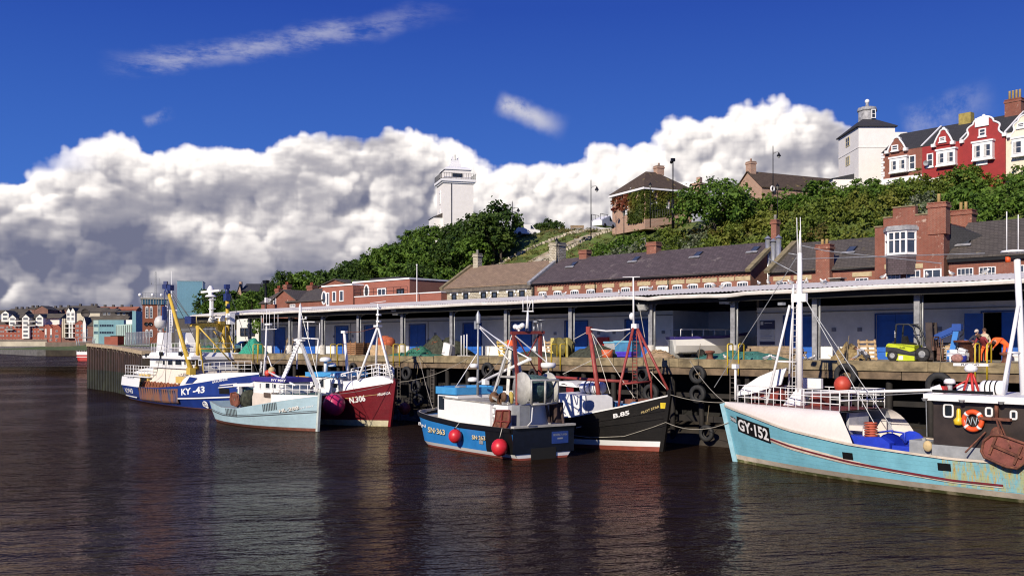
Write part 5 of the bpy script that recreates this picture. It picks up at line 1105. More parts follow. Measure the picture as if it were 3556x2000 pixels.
for x in(1120,1150,1240,1290):f2 .box('pilaster',G1(x-10,545 if x<1160 else 620),G1(x+10,890),3,FCREAM if x<1200 else FWHITE,-2)
for y in(640,715,800,885):
 f2 .box('balcony',G1(1160,y),G1(1345,y+9),3,FWHITE,-2.4)
for x in(1185,1215,1270,1310):
 for y in(680,760,840):f2 .win(G1(x,y),5,8,.98,2,1,[FDARK,GLASS])
for x in(1370,1400,1460,1500):
 for y in(680,760,840):f2 .win(G1(x,y),4,6,-3.02 if x>1350 and x<1515 else .98)
f3=Far('brown_gabled_flats','dark brick gabled flats with a narrow white gable end beside the teal offices','flats',700,G1(1580,800))
f3 .box('wall',G1(1510,680),G1(1700,890),18,FLOIL,0,8);f3 .gable('gable_front',G1(1480,640),G1(1507,520),G1(1535,640),16,FWHITE,FROOF,-1,.2,8);f3 .lroof(G1(1515,680),G1(2230,560),0,G1(1900,505),20,FROOF)
for y in(760,830):f3 .win(G1(1550,y),6,7,0,2,1)
f4=Far('dark_roofed_flats','dark brick flats with brown roofs behind the teal offices','flats',760,G1(2050,480))
f4 .box('wall',G1(1785,430),G1(2295,640),20,FDARK,0);f4 .lroof(G1(1785,432),G1(2050,432),-.5,G1(1900,372),20,FROOF);f4 .lroof(G1(2020,432),G1(2310,432),-2,G1(2150,400),18,FROOF)
for x in(1870,1950,2120,2220):f4 .win(G1(x,460),7,7,0,2,2)
for k,(x0,x1,yr,ye,yb,m,ch)in enumerate(((140,470,372,410,470,FLOIL,(290,385,480)),(460,620,345,385,480,FLOIL,(580,660)),(860,1100,355,395,560,FLOIL,(845,985)),(1030,1200,340,390,540,FLOIL,(1080,1220)),(1220,1700,318,360,470,FLOIL,(1430,1640,1710)),(1700,2050,335,372,470,FBRICK,(1870,2020)),(2050,2440,335,385,520,FBRICK,(2175,2345)))):
 f=Far('terraced_houses','terraced houses on the ridge, '+('leftmost and furthest from the blue tower','with the dark gable facing the river','pink brick with pale windows over the white gables','with the tallest chimney stacks','long slate roof, behind the cream flats','with orange roof behind the dark flats','nearest the brick control tower')[k],'terrace',900+k*3,G1((x0+x1)/2,ye))
 f.box('wall',G1(x0,ye),G1(x1,yb),12,m,0);f.lroof(G1(x0-8,ye),G1(x1+8,ye),0,G1(x0,yr),14,FROOF if k<5 else pm('orange_tile',(.33,.12,.06),.85,.2,.3))
 for c in ch:f.box('chimney',G1(c-18,yr-35),G1(c+18,yr+20),2.5,FDARK,6)
 n=int((x1-x0)/60)
 for i in range(n):f.win(G1(x0+30+i*60,ye+32),4.5,5.5,0)
f=Far('gable_house','large dark brick gable end on the ridge left of the pink terrace','house',885,G1(740,400));f.gable('wall',G1(625,385),G1(745,322),G1(858,380),20,FLOIL,FROOF,0,.5,w_at(G1(0,470),885).z)
TEAL=pm('teal_cladding',(.14,.3,.34),.6,.12,.3);PALEG=pm('pale_green_cladding',(.38,.52,.47),.6,.1,.3)
f=Far('teal_offices','two storey pale teal office block with ribbon windows','offices',500,G1(1940,740));f.box('wall',G1(1765,572),G1(2215,905),22,TEAL,0,6);f.box('bay',G1(1672,575),G1(1762,905),18,PALEG,1,6)
for y in(672,797):
 a=f.P(G1(1775,y+26),0);b_=f.P(G1(2040,y-26),0);window(f.t,a.x,b_.x,a.z,b_.z,f.Y,6,1,.25,[TEAL,GLASS]);a=f.P(G1(1680,y+26),1);b_=f.P(G1(1755,y-26),1);window(f.t,a.x,b_.x,a.z,b_.z,f.Y+1,3,1,.25,[TEAL,WGLASS])
f=Far('green_shed','pale green ribbed industrial shed between teal offices and brick control tower','shed',420,G1(2250,800));a=f.P(G1(2075,660));b_=f.P(G1(2380,640));y=f.Y
mb=MB();mb.prism([(a.x,y,6),(b_.x,y,6),(b_.x,y,b_.z),(a.x,y,a.z)],(0,20,0));mb.part('wall',PALEG,f.t)
mb=MB()
for i in range(8):x=a.x+(b_.x-a.x)*(i+.3)/8;mb.bx(x,x+.18,y-.12,y-.003,7,a.z+(b_.z-a.z)*i/8-.4)
mb.part('ribs',FDARK,f.t);f.box('upper_block',G1(2255,570),G1(2380,645),12,FWHITE,4);f.box('stair_block',G1(2365,410),G1(2432,885),10,TEAL,-1,6)
f=Far('brick_hut','small orange brick hut on the quay in front of the green shed','hut',300,G1(1985,910));f.box('wall',G1(1865,870),G1(1980,975),5,FBRICK,0,6);f.box('wall',G1(1978,858),G1(2105,970),5,FBRICK,-1,6);f.box('roof',G1(1970,852),G1(2112,860),6,FDARK,-1.2)
TB=brickm('tower_brick',(.33,.1,.055),(.27,.08,.045),(.2,.12,.09),.5,.2,.02,.2)
ft=FR(w_at(A(1195,660),300),R(20));P=lambda x,y,v=0:ft.at(A(x,y),v)
c=thing('control_tower','brown brick control tower with concrete top, slit windows and railed roof','tower',(0,0,0),ft.M)
xr=P(1400,500).x;zt=P(1195,378).z;mb=MB();mb.bx(0,xr,0,10,-5,zt);mb.part('wall',TB,c)
zc2=P(1195,322).z;mb=MB();mb.bx(-.6,xr+.4,-.6,10.4,zt+1.6,zc2);mb.part('concrete_crown',CONC,c)
mb=MB();mb.bx(-.3,xr+.1,-.3,10,zt+.003,zt+1.597);mb.part('ribbon_window',pm('blue_glazing',(.05,.12,.18),.2,.2),c)
mb=MB()
for i in range(10):x=xr*i/9;mb.bx(x-.09,x+.09,-.4,-.303,zt,zt+1.6)
for i in range(8):y=10*i/8;mb.bx(-.4,-.303,y-.09,y+.09,zt,zt+1.6)
mb.part('mullions',CONC,c)
for xx in(1232,1268):
 for(ya,yb)in((405,495),(598,652)):
  a=P(xx-12,yb);b_=P(xx+12,ya);window(c,a.x,b_.x,a.z,b_.z,0,1,7 if yb<500 else 4,.14,[CLEAN,GLASS],arch=.4)
 q=P(xx-6,544);mb=MB();mb.lathe([(0,0),(.6,0),(.6,.15)],(q.x,-.01,q.z),12,0,Matrix.Rotation(R(90),4,'X'));mb.part('round_window',GLASS,c)
a=P(1322,600);b_=P(1345,380);window(c,a.x,b_.x,a.z,b_.z,0,1,22,.12,[CLEAN,GLASS]);a=P(1375,600);b_=P(1398,400);window(c,a.x,b_.x,a.z,b_.z,0,2,10,.14,[TEAL,GLASS])
mb=MB()
for i in range(10):
 x=xr*i/9;mb.tube([(x,.1,zc2),(x,.1,zc2+1.4)],.05,4);y=10*i/9;mb.tube([(0,y,zc2),(0,y,zc2+1.4)],.05,4)
for z in(.7,1.4):mb.tube([(0,10,zc2+z),(0,.1,zc2+z),(xr,.1,zc2+z)],.06,4)
mb.part('roof_railing',GREYP,c)
mb=MB();q=P(1305,320,3);zm=P(1307,105,3).z
for s in(-.25,.25):mb.tube([(q.x+s,3,zc2),(q.x+s*.6,3,zm)],.07,4)
for i in range(12):z=zc2+(zm-zc2)*i/12;mb.tube([(q.x-.24,3,z),(q.x+.22,3,z+.7)],.04,4)
mb.tube([(q.x-1.3,3,zm-4),(q.x+1.3,3,zm-4)],.06,4);mb.tube([(q.x+1.2,3,zm-4.4),(q.x+1.2,3,zm-2)],.05,4);mb.tube([(q.x-1.2,3,zm-4),(q.x-1.2,3,zm-2.9)],.09,5);mb.part('radio_mast',GREYP,c)
for xx in(1175,1280,1355):q=P(xx,310,4);mb=MB();mb.ball((q.x,4,zc2+1.0),.55);mb.part('dish',CLEAN,c)
q=w_at(A(1441,100),290);mb=MB();mb.tube([(q.x,290,6),(q.x,290,q.z)],[.2,.08],6);mb.solo('flagpole',CLEAN,'slim white pole between brick control tower and blue tower block','pole',(q.x,290,6))
fb=FR(w_at(A(1487,500),320),R(12));P=lambda x,y,v=0:fb.at(A(x,y),v)
c=thing('blue_tower_block','tall windowless light blue clad tower block','tower block',(0,0,0),fb.M);xr=P(1698,400).x;zt=P(1487,186).z
mb=MB();mb.bx(0,xr,0,9,-11,zt);mb.part('cladding',pm('light_blue_cladding',(.23,.43,.53),.5,.08,.25),c)
mb=MB()
for i in range(40):x=xr*(i+.5)/40;mb.bx(x-.03,x+.03,-.05,-.003,-9,zt-.1)
mb.part('seams',pm('blue_seam',(.11,.27,.37),.6,.1),c);mb=MB();mb.bx(-.1,xr+.1,-.1,9.1,zt+.003,zt+.25);mb.bx(-.1,xr+.1,-.09,-.004,P(1487,440).z,P(1487,437).z);mb.bx(xr-.12,xr+.12,-.15,-.004,-9,zt);mb.part('edge_trim',pm('grey_blue_trim',(.2,.28,.32),.6),c)
f=Far('dark_store','dark cladding store below the blue tower block','store',230,A(1560,560));f.box('wall',A(1440,500),A(1660,720),18,FDARK,0,5.7)
mb=MB();a=w_at(A(1470,600),170);b_=w_at(A(1960,600),150)
for k in range(50):p_=a.lerp(b_,k/49);mb.tube([(p_.x,p_.y,5.6),(p_.x,p_.y,9.5)],.04,4)
for z in(6.2,9.2):mb.tube([(a.x,a.y,z),(b_.x,b_.y,z)],.05,4)
mb.solo('palisade_fence',GREYP,'tall grey palisade fence behind the yellow gantry','fence',a)
f=Far('white_warehouse','white corrugated warehouse end seen under the far corner of the shed roof','warehouse',190,A(2080,600));f.box('wall',A(1985,500),A(2170,745),14,FWHITE,0,5.7)
for xx in(2035,2075,2115):f.win(A(xx,610),.9,1.6,0,1,2,[FDARK,GLASS],.1)
f=Far('hill_house','stone house with gable chimney alone on the low wooded bank','house',262,B(360,130));f.gable('wall',B(292,190),B(320,95),B(338,150),2,PINKSTONE,DARKSLATE,0,.2,8);f.box('wall',B(338,145),B(530,260),9,PINKSTONE,.5,8);f.lroof(B(330,148),B(535,148),0,B(400,85),11,DARKSLATE);f.box('chimney',B(314,68),B(334,110),1.2,PINKSTONE,1)
f=Far('pale_house','small pale house peeping from the wood behind the brick gables','house',230,B(830,90));f.box('wall',B(785,92),B(890,150),8,FWHITE,0,8);f.lroof(B(778,92),B(895,92),0,B(830,42),10,SLATEG)
rt=thing('red_trawler','distant red and white trawler moored stern on by the far pier','boat',tuple(w_at(G1(1515,1290),405).xy)+(0,))
Yt=405;P=lambda x,y,d=0:w_at(G1(x,y),Yt+d)
a=P(1325,1290);b_=P(1720,1290);zs=P(1500,1195).z;zw=P(1500,1140).z;rows=[]
for z,f_ in((-.5,.72),(.35,.9),(zs,1.0)):rows.append([((a.x+b_.x)/2+(i/6-1)*(b_.x-a.x)/2*f_,Yt+26*max(0,abs(i/6-1)-.75)**1.5,z)for i in range(13)])
mb=MB();mb.grid(rows);mb.grid([[(x,y+.0,z)for x,y,z in rows[2]],[(x,y+26,z)for x,y,z in rows[2]]]);mb.part('hull',pm('red_hull',(.45,.025,.02),.45,.2,.5),rt)
mb=MB();mb.grid([[(x,y-.03,z)for x,y,z in rows[2]],[(x,y-.03,zw)for x,y,z in rows[2]]]);mb.grid([[(x*1,y-.06,zs*.62)for x,y,z in rows[2]],[(x,y-.06,zs*.62+.25)for x,y,z in rows[2]]]);mb.part('bulwark',CLEAN,rt)
mb=MB();random.seed(2)
for i in range(14):x=a.x+(b_.x-a.x)*i/13;mb.tube([(x,Yt+2,zw),(x,Yt+2,zw+1.2)],.06,4)
mb.tube([(a.x,Yt+2,zw+1.2),(b_.x,Yt+2,zw+1.2)],.07,4);mb.part('railing',CLEAN,rt)
mb=MB();mb.bx(P(1480,1080).x,P(1640,1080).x,Yt+8,Yt+14,zw,P(1500,1060).z);mb.bx(P(1510,1060).x,P(1600,1060).x,Yt+9,Yt+13,P(1500,1060).z+.003,P(1500,1000).z);mb.part('wheelhouse',CLEAN,rt)
mb=MB()
for(xa,xb,yt)in((1400,1355,905),(1440,1395,890),(1640,1665,880),(1660,1700,905)):mb.tube([tuple(P(xa,1110,4)),tuple(P(xb,yt,4))],.2,5)
mb.tube([tuple(P(1395,890,4)),tuple(P(1665,885,4))],.2,5);mb.tube([tuple(P(1380,960,4)),tuple(P(1690,955,4))],.16,5);mb.tube([tuple(P(1500,1000,10)),tuple(P(1500,790,10))],.18,5);mb.part('gantry',GREYP,rt)
# fishing boats
class Boat:
 """x forward from the stem at the waterline (negative aft), y to port, z up from the water; s = visible side (+1 port, -1 starboard)"""
 def __init__(b,name,label,bow,head,L,beam,sheer,s,rake=.25,wt=.62,ptop=2.6,pbot=1.9,flare=1.0,overhang=.4,tm=.5,draft=-.7,wlw=.86,cat='fishing boat'):
  h=Vector((head[0],head[1],0)).normalized();b.fr=FR((bow[0],bow[1],0),math.atan2(h.y,h.x));b.L=L;b.B=beam/2;b.sh=sheer;b.s=s;b.rake=rake;b.wt=wt;b.pp=ptop;b.pb=pbot;b.fl=flare;b.oh=overhang;b.tm=tm;b.dr=draft;b.wlw=wlw
  b.t=thing(name,label,cat,(0,0,0),b.fr.M)
 def sheer(b,x):
  p=b.sh
  if x>=p[0][0]:return p[0][1]
  for(x0,z0),(x1,z1)in zip(p,p[1:]):
   if x>=x1:
    f=(x-x1)/(x0-x1);return z1+(z0-z1)*f
  return p[-1][1]
 def x0(b,z):return b.rake*max(z,-.3)
 def x1(b,z):return-b.L-b.oh*max(0,z)*.5
 def hb(b,x,z):
  a0,a1=b.x0(z),b.x1(z);t=min(1,max(0,(a0-x)/(a0-a1)));zs=b.sheer(x);q=min(1,max(0,(z-b.dr)/max(.2,zs-b.dr)))
  def plan(p,w):return(1-(1-t/b.tm)**p)if t<b.tm else 1-(1-w)*((t-b.tm)/(1-b.tm))**2.2
  top=plan(b.pp,b.wt);bot=plan(b.pb,b.wt*.8)*b.wlw
  q0=q**b.fl
  sec=.55+.45*min(1,q*2.2)**.6
  return b.B*(bot*(1-q0)+top*q0)*(sec if z<.3 else 1-(1-sec)*.6)
 def P(b,p,y=0):return b.fr.at(p,y)
 def hit(b,p,off=0):
  y=b.s*b.B*.8
  for _ in range(12):
   q=b.P(p,y);y=.5*y+.5*b.s*(b.hb(q.x,q.z)+off)
  return b.P(p,y)
 def pt(b,x,z,side,off=0):return(x,side*(b.hb(x,z)+off),z)
 def hull(b,levels,mats,deck=.75,deckm=None,railm=None,cut=None,ns=46,name='hull'):
  """levels: list of (kind, value, material index of the band above); kinds w = height, s = below sheer, f = fraction of sheer"""
  mb=MB();ts=[1-(1-i/ns)**1.0 for i in range(ns+1)];ts=[t**1.35 for t in ts]
  for side in(-1,1):
   rows=[];mi=[]
   for kd,v,m in levels:
    r=[]
    for t in ts:
     xg=-t*b.L;zz=v if kd=='w' else b.sheer(xg)+v if kd=='s' else v*b.sheer(xg)
     zz=min(zz,b.sheer(xg))if kd!='s' else zz
     x=b.x0(zz)+t*(b.x1(zz)-b.x0(zz));zz=v if kd=='w' else b.sheer(x)+v if kd=='s' else v*b.sheer(x)
     r.append((x,side*b.hb(x,zz),zz))
    rows.append(r);mi.append(m)
   for i in range(len(rows)-1):mb.grid([rows[i],rows[i+1]],mi[i])
   top=rows[-1]
   inn=[(x,y-side*min(.1,abs(y)),z)for x,y,z in top];low=[(x,y*1.0 if abs(y)<.02 else y-side*min(.1,abs(y)),z-deck)for x,y,z in inn]
   mb.grid([top,inn],len(mats)-1);mb.grid([inn,low],len(mats)-1)
   if side<0:L0=[r[-1]for r in rows];T0=low
   else:L1=[r[-1]for r in rows];T1=low
  for i in range(len(L0)-1):mb.add([L0[i],L1[i],L1[i+1],L0[i+1]],[(0,1,2,3)],mi[i])
  ob=mb.part(name,mats,b.t)
  mb=MB();mb.grid([T0,[((p[0]+q[0])/2,0,(p[2]+q[2])/2+.05)for p,q in zip(T0,T1)],T1]);b.deck=mb.part('deck',deckm or GREYP,b.t)
  b.hullo=ob;return ob
 def strip(b,name,z_of,w,m,t0=0,t1=1,off=.05,both=True,parent=None,n=60):
  """a rubbing strake or painted line following the hull; z_of(x)"""
  mb=MB()
  for side in((-1,1)if both else(b.s,)):
   pts=[]
   for i in range(n+1):
    t=t0+(t1-t0)*i/n;xg=-t*b.L;z=z_of(xg);x=b.x0(z)+t*(b.x1(z)-b.x0(z));pts.append((x,z_of(x)))
   k_=8 if w>.5 else 1;ro=[[b.pt(x,z+dz,side,o)for x,z in pts]for dz,o in[(w/2,.0)]+[(w/2-w*j/k_,off)for j in range(k_+1)]+[(-w/2,.0)]];mb.grid(ro,sm=False)
  return mb.part(name,m,parent or b.hullo)
 def text(b,body,ll,lr,ul,m,name='lettering',off=.02,lift=.02,panel=None,shade=None):
  a=b.hit(ll);c=b.hit(lr);u=b.hit(ul);vs,fs=text_geo(body,off);h=u.z-a.z;mb=MB();sk=u.x-a.x-0
  if panel is not None:
   e=.16;ro=[]
   for v in(-e,1+e):ro.append([b.pt(a.x+(c.x-a.x)*(-.04+1.08*k/12),a.z+(c.z-a.z)*(-.04+1.08*k/12)+h*v,b.s,lift)for k in range(13)])
   mb.grid(ro,1);lift+=.012
  mb.add([b.pt(a.x+(c.x-a.x)*p,a.z+(c.z-a.z)*p+h*q,b.s,lift)for p,q in vs],fs,0)
  if shade is not None:mb.add([b.pt(a.x+(c.x-a.x)*p+.03,a.z+(c.z-a.z)*p+h*q-.035,b.s,lift-.012)for p,q in vs],fs,1);panel=shade
  return mb.part(name,[m,panel]if panel is not None else m,b.hullo)
 def tube(b,pts,r,m,name,ys=None,parent=None,n=8):
  mb=MB();mb.tube([b.P(p,y)for p,y in pts],r,n);return mb.part(name,m,parent or b.t)
 def rail(b,pts,h,m,name='railing',n=None,bars=2,r=.03,posts=1):
  """pts: local deck-edge points; rail of height h along them"""
  mb=MB();pts=[Vector(p)for p in pts]
  for k in range(1,bars+1):mb.tube([p+Vector((0,0,h*k/bars))for p in pts],r,6)
  for a,c in zip(pts,pts[1:]):
   k=max(1,int((c-a).length/.95))
   for i in range(k):p=a.lerp(c,i/k);mb.tube([p,p+Vector((0,0,h))],r,5)
  p=pts[-1];mb.tube([p,p+Vector((0,0,h))],r,5);return mb.part(name,m,b.t)
 def lines(b,segs,r=.018,m=None,name='stay'):
  for s in segs:
   mb=MB();q=[b.P(p,y)for p,y in s];mb.tube(q,r,4);mb.part(name,m or WIRE,b.t)
 def house(b,name,x0,x1,y0,y1,z0,z1,m,lab=None,taper=.0,parent=None):
  mb=MB();d=taper;mb.hexa([(x0,y0,z0),(x1,y0,z0),(x1,y1,z0),(x0,y1,z0),(x0+d,y0+d,z1),(x1-d,y0+d,z1),(x1-d,y1-d,z1),(x0+d,y1-d,z1)]);return mb.part(name,m,parent or b.t,lab)
def radar(b,c,w,m=CLEAN,rz=0,name='radar',txt=None):
 M=Matrix.Rotation(rz,4,'Z');mb=MB();mb.lathe([(.0,-.0),(.24,0),(.28,.12),(.2,.28),(.08,.34)],c,12);mb.box(Vector(c)+Vector((0,0,.42)),(w,.14,.16),M=M);r=mb.part(name,m,b.t)
 return r
def dome(b,c,r,h=.28,m=CLEAN):mb=MB();mb.lathe([(0,0),(r,.02),(r,h*.55),(r*.75,h*.9),(0,h)],c,14);return mb.part('radar_dome',m,b.t)
def raft(b,c,ln,r,rz,m=CLEAN):
 M=Matrix.Rotation(rz,4,'Z')@Matrix.Rotation(R(90),4,'Y');mb=MB();mb.lathe([(0,-ln/2),(r*.8,-ln/2),(r,-ln*.4),(r,ln*.4),(r*.8,ln/2),(0,ln/2)],c,16,0,M)
 for z in(-ln*.22,0,ln*.22):mb.lathe([(r+.015,z-.03),(r+.015,z+.03)],c,16,1,M)
 return mb.part('liferaft',[m,BLACKP],b.t)
BUOYR=pm('red_buoy',(.55,.02,.03),.4,.12,4)
def buoy(b,c,r,lab,m=BUOYR,rope=None,name='mooring_buoy'):
 w=b.fr.M@Vector(c);mb=MB();mb.ball((0,0,0),r,(1,1,1.05),18);mb.lathe([(.09,r*.95),(.07,r*1.2),(0,r*1.2)],(0,0,0),8,1)
 if rope is not None:mb.tube([(0,0,r*1.15),b.fr.M.to_3x3()@(Vector(rope)-Vector(c))],.02,5,2)
 return mb.solo(name,[m,BLACKP,WROPE],lab,'buoy',(0,0,0),Matrix.Translation(w))
 # turquoise trawler, bow to the left
TURQ=pm('turquoise_hull_paint',(.18,.45,.55),.5,.14,1.0,[((.1,.25,.3),.66,3.5,(1,1,.3)),((.3,.42,.4),.62,.7),((.25,.2,.1),.7,2.5,(1.6,1.6,.25))],planks=.2)
TURQR=pm('rust_streaked_turquoise',(.2,.45,.52),.55,.15,1.0,[((.36,.4,.2),.4,1.3,(3.5,3.5,.3)),((.5,.36,.1),.49,1.6,(8,8,.22)),((.28,.11,.03),.54,2.2,(7,7,.15)),((.02,.02,.02),.72,2.5)],planks=.2)
ALGAE=pm('slimy_boot_top',(.09,.1,.03),.7,.5,1.5,[((.42,.36,.22),.5,1.0)])
DWHITE=pm('stained_cream_white',(.62,.54,.44),.6,.2,1.2,[((.3,.24,.12),.58,1.5,(1,1,.6))])
SHW=pm('pinkish_white_paint',(.76,.69,.64),.45,.05,.8)
b=Boat('turquoise_trawler','large turquoise wooden trawler with white whaleback, black number board and rusty trawl door',(12.75,55.3),(-.63,.777),26,6.2,[(.8,3.1),(-2,2.75),(-5,2.25),(-9,1.85),(-14,1.62),(-26,1.75)],1,.28,.7,2.5,2.0,1.1)
shr=b
b.hull([('w',-.7,0),('w',-.1,1),('w',.16,2),('w',.42,3),('f',.62,3),('s',-.3,3),('s',0,3)],[ALGAE,ALGAE,DWHITE,TURQ,DWHITE],1.0,GREYP)
xr_=b.hit(D4(2040,1150)).x
b.strip('rust_stained_planking',lambda x:(b.sheer(x)+.45)/2-.02,1.15,TURQR,13.6/26,1,.012)
b.strip('maroon_line',lambda x:b.sheer(x)*(.74+.0225*max(x,-14)),.09,pm('maroon_line_paint',(.16,.02,.03),.5),.15,.62,.05)
b.strip('rubbing_strake',lambda x:b.sheer(x)*(.74+.0225*max(x,-14))-.09,.035,DWHITE,.15,.62,.06)
b.strip('rail_cap',lambda x:b.sheer(x)+.03,.1,DWHITE,0,1,.08)
mb=MB();mb.beam((b.x0(-.4),0,-.4),(b.x0(3.25)+.05,0,3.25),.24,.3);mb.part('stem_post',pm('pale_turquoise_stem',(.3,.52,.6),.5,.15),b.hullo)
b.text('GY·152',D4(260,872),D4(496,962),D4(260,785),CLEAN,'registration_lettering',.03,.03,BLACKP)
b.text('SHARENE',D4(197,795),D4(240,820),D4(197,768),CLEAN,'name_lettering',.02,.03,BLACKP)
for(x,y)in((1102,1076),(1850,1162)):
 h_=b.hit(D4(x,y));mb=MB();mb.grid([[b.pt(h_.x+dx,h_.z+dz,1,.02)for dx in(.3,0,-.3)]for dz in(-.17,.17)]);mb.part('scupper',BLACKP,b.hullo)
zt=3.35;xa=b.hit(D4(960,690)).x;mb=MB();rows=[]
nst=30
for i in range(nst+1):
 f=i/nst;x=b.x0(3.1)-.05+(xa-b.x0(3.1))*f;hs=b.hb(x,b.sheer(x));r_=[]
 for side in(1,-1):
  seq=[]
  for k in range(9):
   a=k/8;z=b.sheer(x)+(zt-b.sheer(x))*math.sin(a*math.pi/2)**.8;y=max(0,hs-.02-min(.75,hs*.45)*(1-math.cos(a*math.pi/2)));seq.append((x,side*y,z))
  r_+=seq if side==1 else list(reversed(seq))
 rows.append(r_)
mb.grid(rows)
for side in(1,-1):
 e=[rows[-1][k]for k in(range(9)if side==1 else range(17,8,-1))];xe=b.hit(D4(1140,985)).x;r0_,r1_=[],[]
 for k,p in enumerate(e):
  f=1-k/8;r0_.append(p);x=xa+(xe-xa)*f**1.15;y=side*(b.hb(x,b.sheer(x))-.03-abs(abs(e[0][1])-abs(p[1]))*1.0);r1_.append((x,y,p[2]-(b.sheer(xa)-b.sheer(x))*f))
 mb.grid([r0_,r1_])
wb=mb.part('whaleback',[SHW],b.t)
mb=MB();rows2=[[(x,y*.985,z-.06)for x,y,z in r]for r in rows[3:]];mb.grid(rows2);mb.part('whaleback_lining',pm('grey_white_lining',(.42,.42,.45),.6,.15),wb)
mb=MB();mb.grid([[(r[8][0],r[8][1]-.1,zt+.015),(r[9][0],r[9][1]+.1,zt+.015)]for r in rows[6:]],sm=False);mb.part('foredeck',BROWNM,b.t)
mb=MB();mb.bx(xa+.15,xa+.3,-.9,.9,1.0,3.2);mb.part('forward_bulkhead',pm('grey_white_lining',(.42,.42,.45)),b.t)
edge=[(x,y,zt)for(x,y,z)in[rows[i][8]for i in range(4,nst+1,2)]];edgeS=[(x,y,zt)for(x,y,z)in[rows[i][9]for i in range(4,nst+1,2)]]
b.rail(edge,1.0,CLEAN,bars=3,r=.025);b.rail(edgeS,1.0,CLEAN,bars=3,r=.025)
mb=MB()
for z in(.5,1.0):mb.tube([(edge[-1][0],edge[-1][1],zt+z),(edgeS[-1][0],edgeS[-1][1],zt+z)],.032,6)
for k in range(6):y=edge[-1][1]+(edgeS[-1][1]-edge[-1][1])*k/5;mb.tube([(edge[-1][0],y,zt),(edge[-1][0],y,zt+1)],.03,5)
mb.part('railing',CLEAN,b.t)
mb=MB();pl=[b.P(p,-.2)for p in(D4(235,612),D4(300,540),D4(420,462),D4(540,412),D4(635,394),D4(612,450),D4(590,525),D4(470,560),D4(340,600))];mb.prism([tuple(p)for p in pl],(0,.08,0));mb.part('breakwater',CLEAN,b.t)
mb=MB();pl=[b.P(p,-.6)for p in(D4(345,640),D4(352,600),D4(470,555),D4(590,528),D4(600,640))];mb.prism([tuple(p)for p in pl],(0,-.5,0));mb.part('winch_housing',BROWNM,b.t)
q0,q1=b.P(D4(752,550),-1),b.P(D4(902,478),-1);mb=MB();mb.bx(q1 .x,q0 .x,-1.1,-.9,q0 .z,q1 .z);mb.part('notice_plate',CLEAN,b.t)
q0,q1=b.P(D4(830,660),-.8),b.P(D4(915,590),-.8);mb=MB();mb.bx(q1 .x,q0 .x,-1.4,-.6,zt+.02,q1 .z);mb.part('hatch',BROWNM,b.t)
mb=MB();q0=b.P(D4(232,640),0);q1=b.P(D4(232,400),0);mb.tube([q0,q1],.07,7);mb.box(q1+Vector((0,0,.12)),(.3,.3,.26));mb.part('bow_lamp_post',CLEAN,b.t)
mb=MB();q0=b.P(D4(730,655),0);q1=b.P((2768,880),0);q2=b.P((2771,826),0)
mb.tube([(q0 .x,0,zt),(q0 .x,0,q1 .z)],[.18,.12],12);mb.tube([(q0 .x,0,q1 .z-.05),(q0 .x,0,q1 .z+1.2)],[.1,.02],8);mb.hexa([(q0 .x-.2,-.25,zt),(q0 .x+.9,-.25,zt),(q0 .x+.9,.25,zt),(q0 .x-.2,.25,zt),(q0 .x-.2,-.15,zt+.9),(q0 .x+.1,-.15,zt+.9),(q0 .x+.1,.15,zt+.9),(q0 .x-.2,.15,zt+.9)])
mast=mb.part('mast',CLEAN,b.t);MX,MZ=q0 .x,q1 .z
mb=MB();mb.tube([b.P(D4(475,670),.9),b.P((2742,1060),.1)],.07,7);mb.tube([b.P(D4(640,655),-1.2),b.P((2755,1000),-.1)],.06,7);mb.tube([b.P(D4(560,345),.6),b.P(D4(700,350),0)],.05,6);mb.part('mast_leg',CLEAN,b.t)
mb=MB();la=MX+.38
for s in(-.16,.16):mb.tube([(la,s,zt),(la-.1,s,zt+6.5)],.025,5)
for k in range(20):mb.tube([(la-.005*k,-.16,zt+.3+k*.31),(la-.005*k,.16,zt+.3+k*.31)],.018,4)
mb.part('mast_ladder',CLEAN,b.t)
mb=MB();q=b.P(G6(1850,735),0);mb.box((q.x+.2,0,q.z),(.9,.2,.45));mb.part('cross_tree',CLEAN,mast)
mb=MB();mb.tube([(MX,0,q.z+1.2),(MX+1.8,.3,q.z+2.2)],.03,5);z_=b.P((2740,890),0).z;mb.tube([(MX,0,z_),b.P((2738,880),.3)],.03,5);mb.box((MX+1.0,.2,b.P((2735,1055),0).z),(.3,.3,.15));mb.part('lamp_bracket',GALV,mast)
mb=MB()
for dx in(-.1,.12):mb.tube([(MX+dx,0,MZ-.6),(MX+dx,.1,MZ+1.9)],.022,5)
mb.part('whip_aerial',CLEAN,mast)
BE=b.P(D4(1800,565),.3);mb=MB();mb.tube([b.P(D4(760,590),.2),b.P(D4(1300,580),.25),BE],[.09,.08,.07],9);mb.part('boom',CLEAN,b.t)
b.lines([[(G6(1880,760),0),(D4(1455,875),1.0)],[(G6(1875,740),0),(D4(1310,830),1.2)],[(D4(740,610),0),(D4(1200,615),.2),(D4(1690,590),.3)],[(D4(1707,590),.3),(D4(1715,925),.6)],[((2768,850),0),((2870,872),-.5),((3270,915),-1)],[((2768,890),0),((2480,1345),0)],[((2766,900),0),((3420,880),0)]],.022,GALV)
WH=pm('dark_brown_wheelhouse',(.032,.022,.018),.5,.45,1.2,[((.1,.07,.05),.66,3)])
w0,w1=b.P(D4(1765,800),2.0),b.P(D4(2466,800),2.0);zr=b.P(D4(1760,645),2.0).z;zd=b.P(D4(1765,985),2.0).z
wx0,wx1=w0 .x,-21.5
hs_=b.house('wheelhouse',wx1,wx0,-2.0,2.0,zd,zr,WH)
mb=MB();mb.bx(wx1,wx0+.05,-2.05,2.05,.7,zd-.003);mb.part('grey_base',GREYP,b.t)
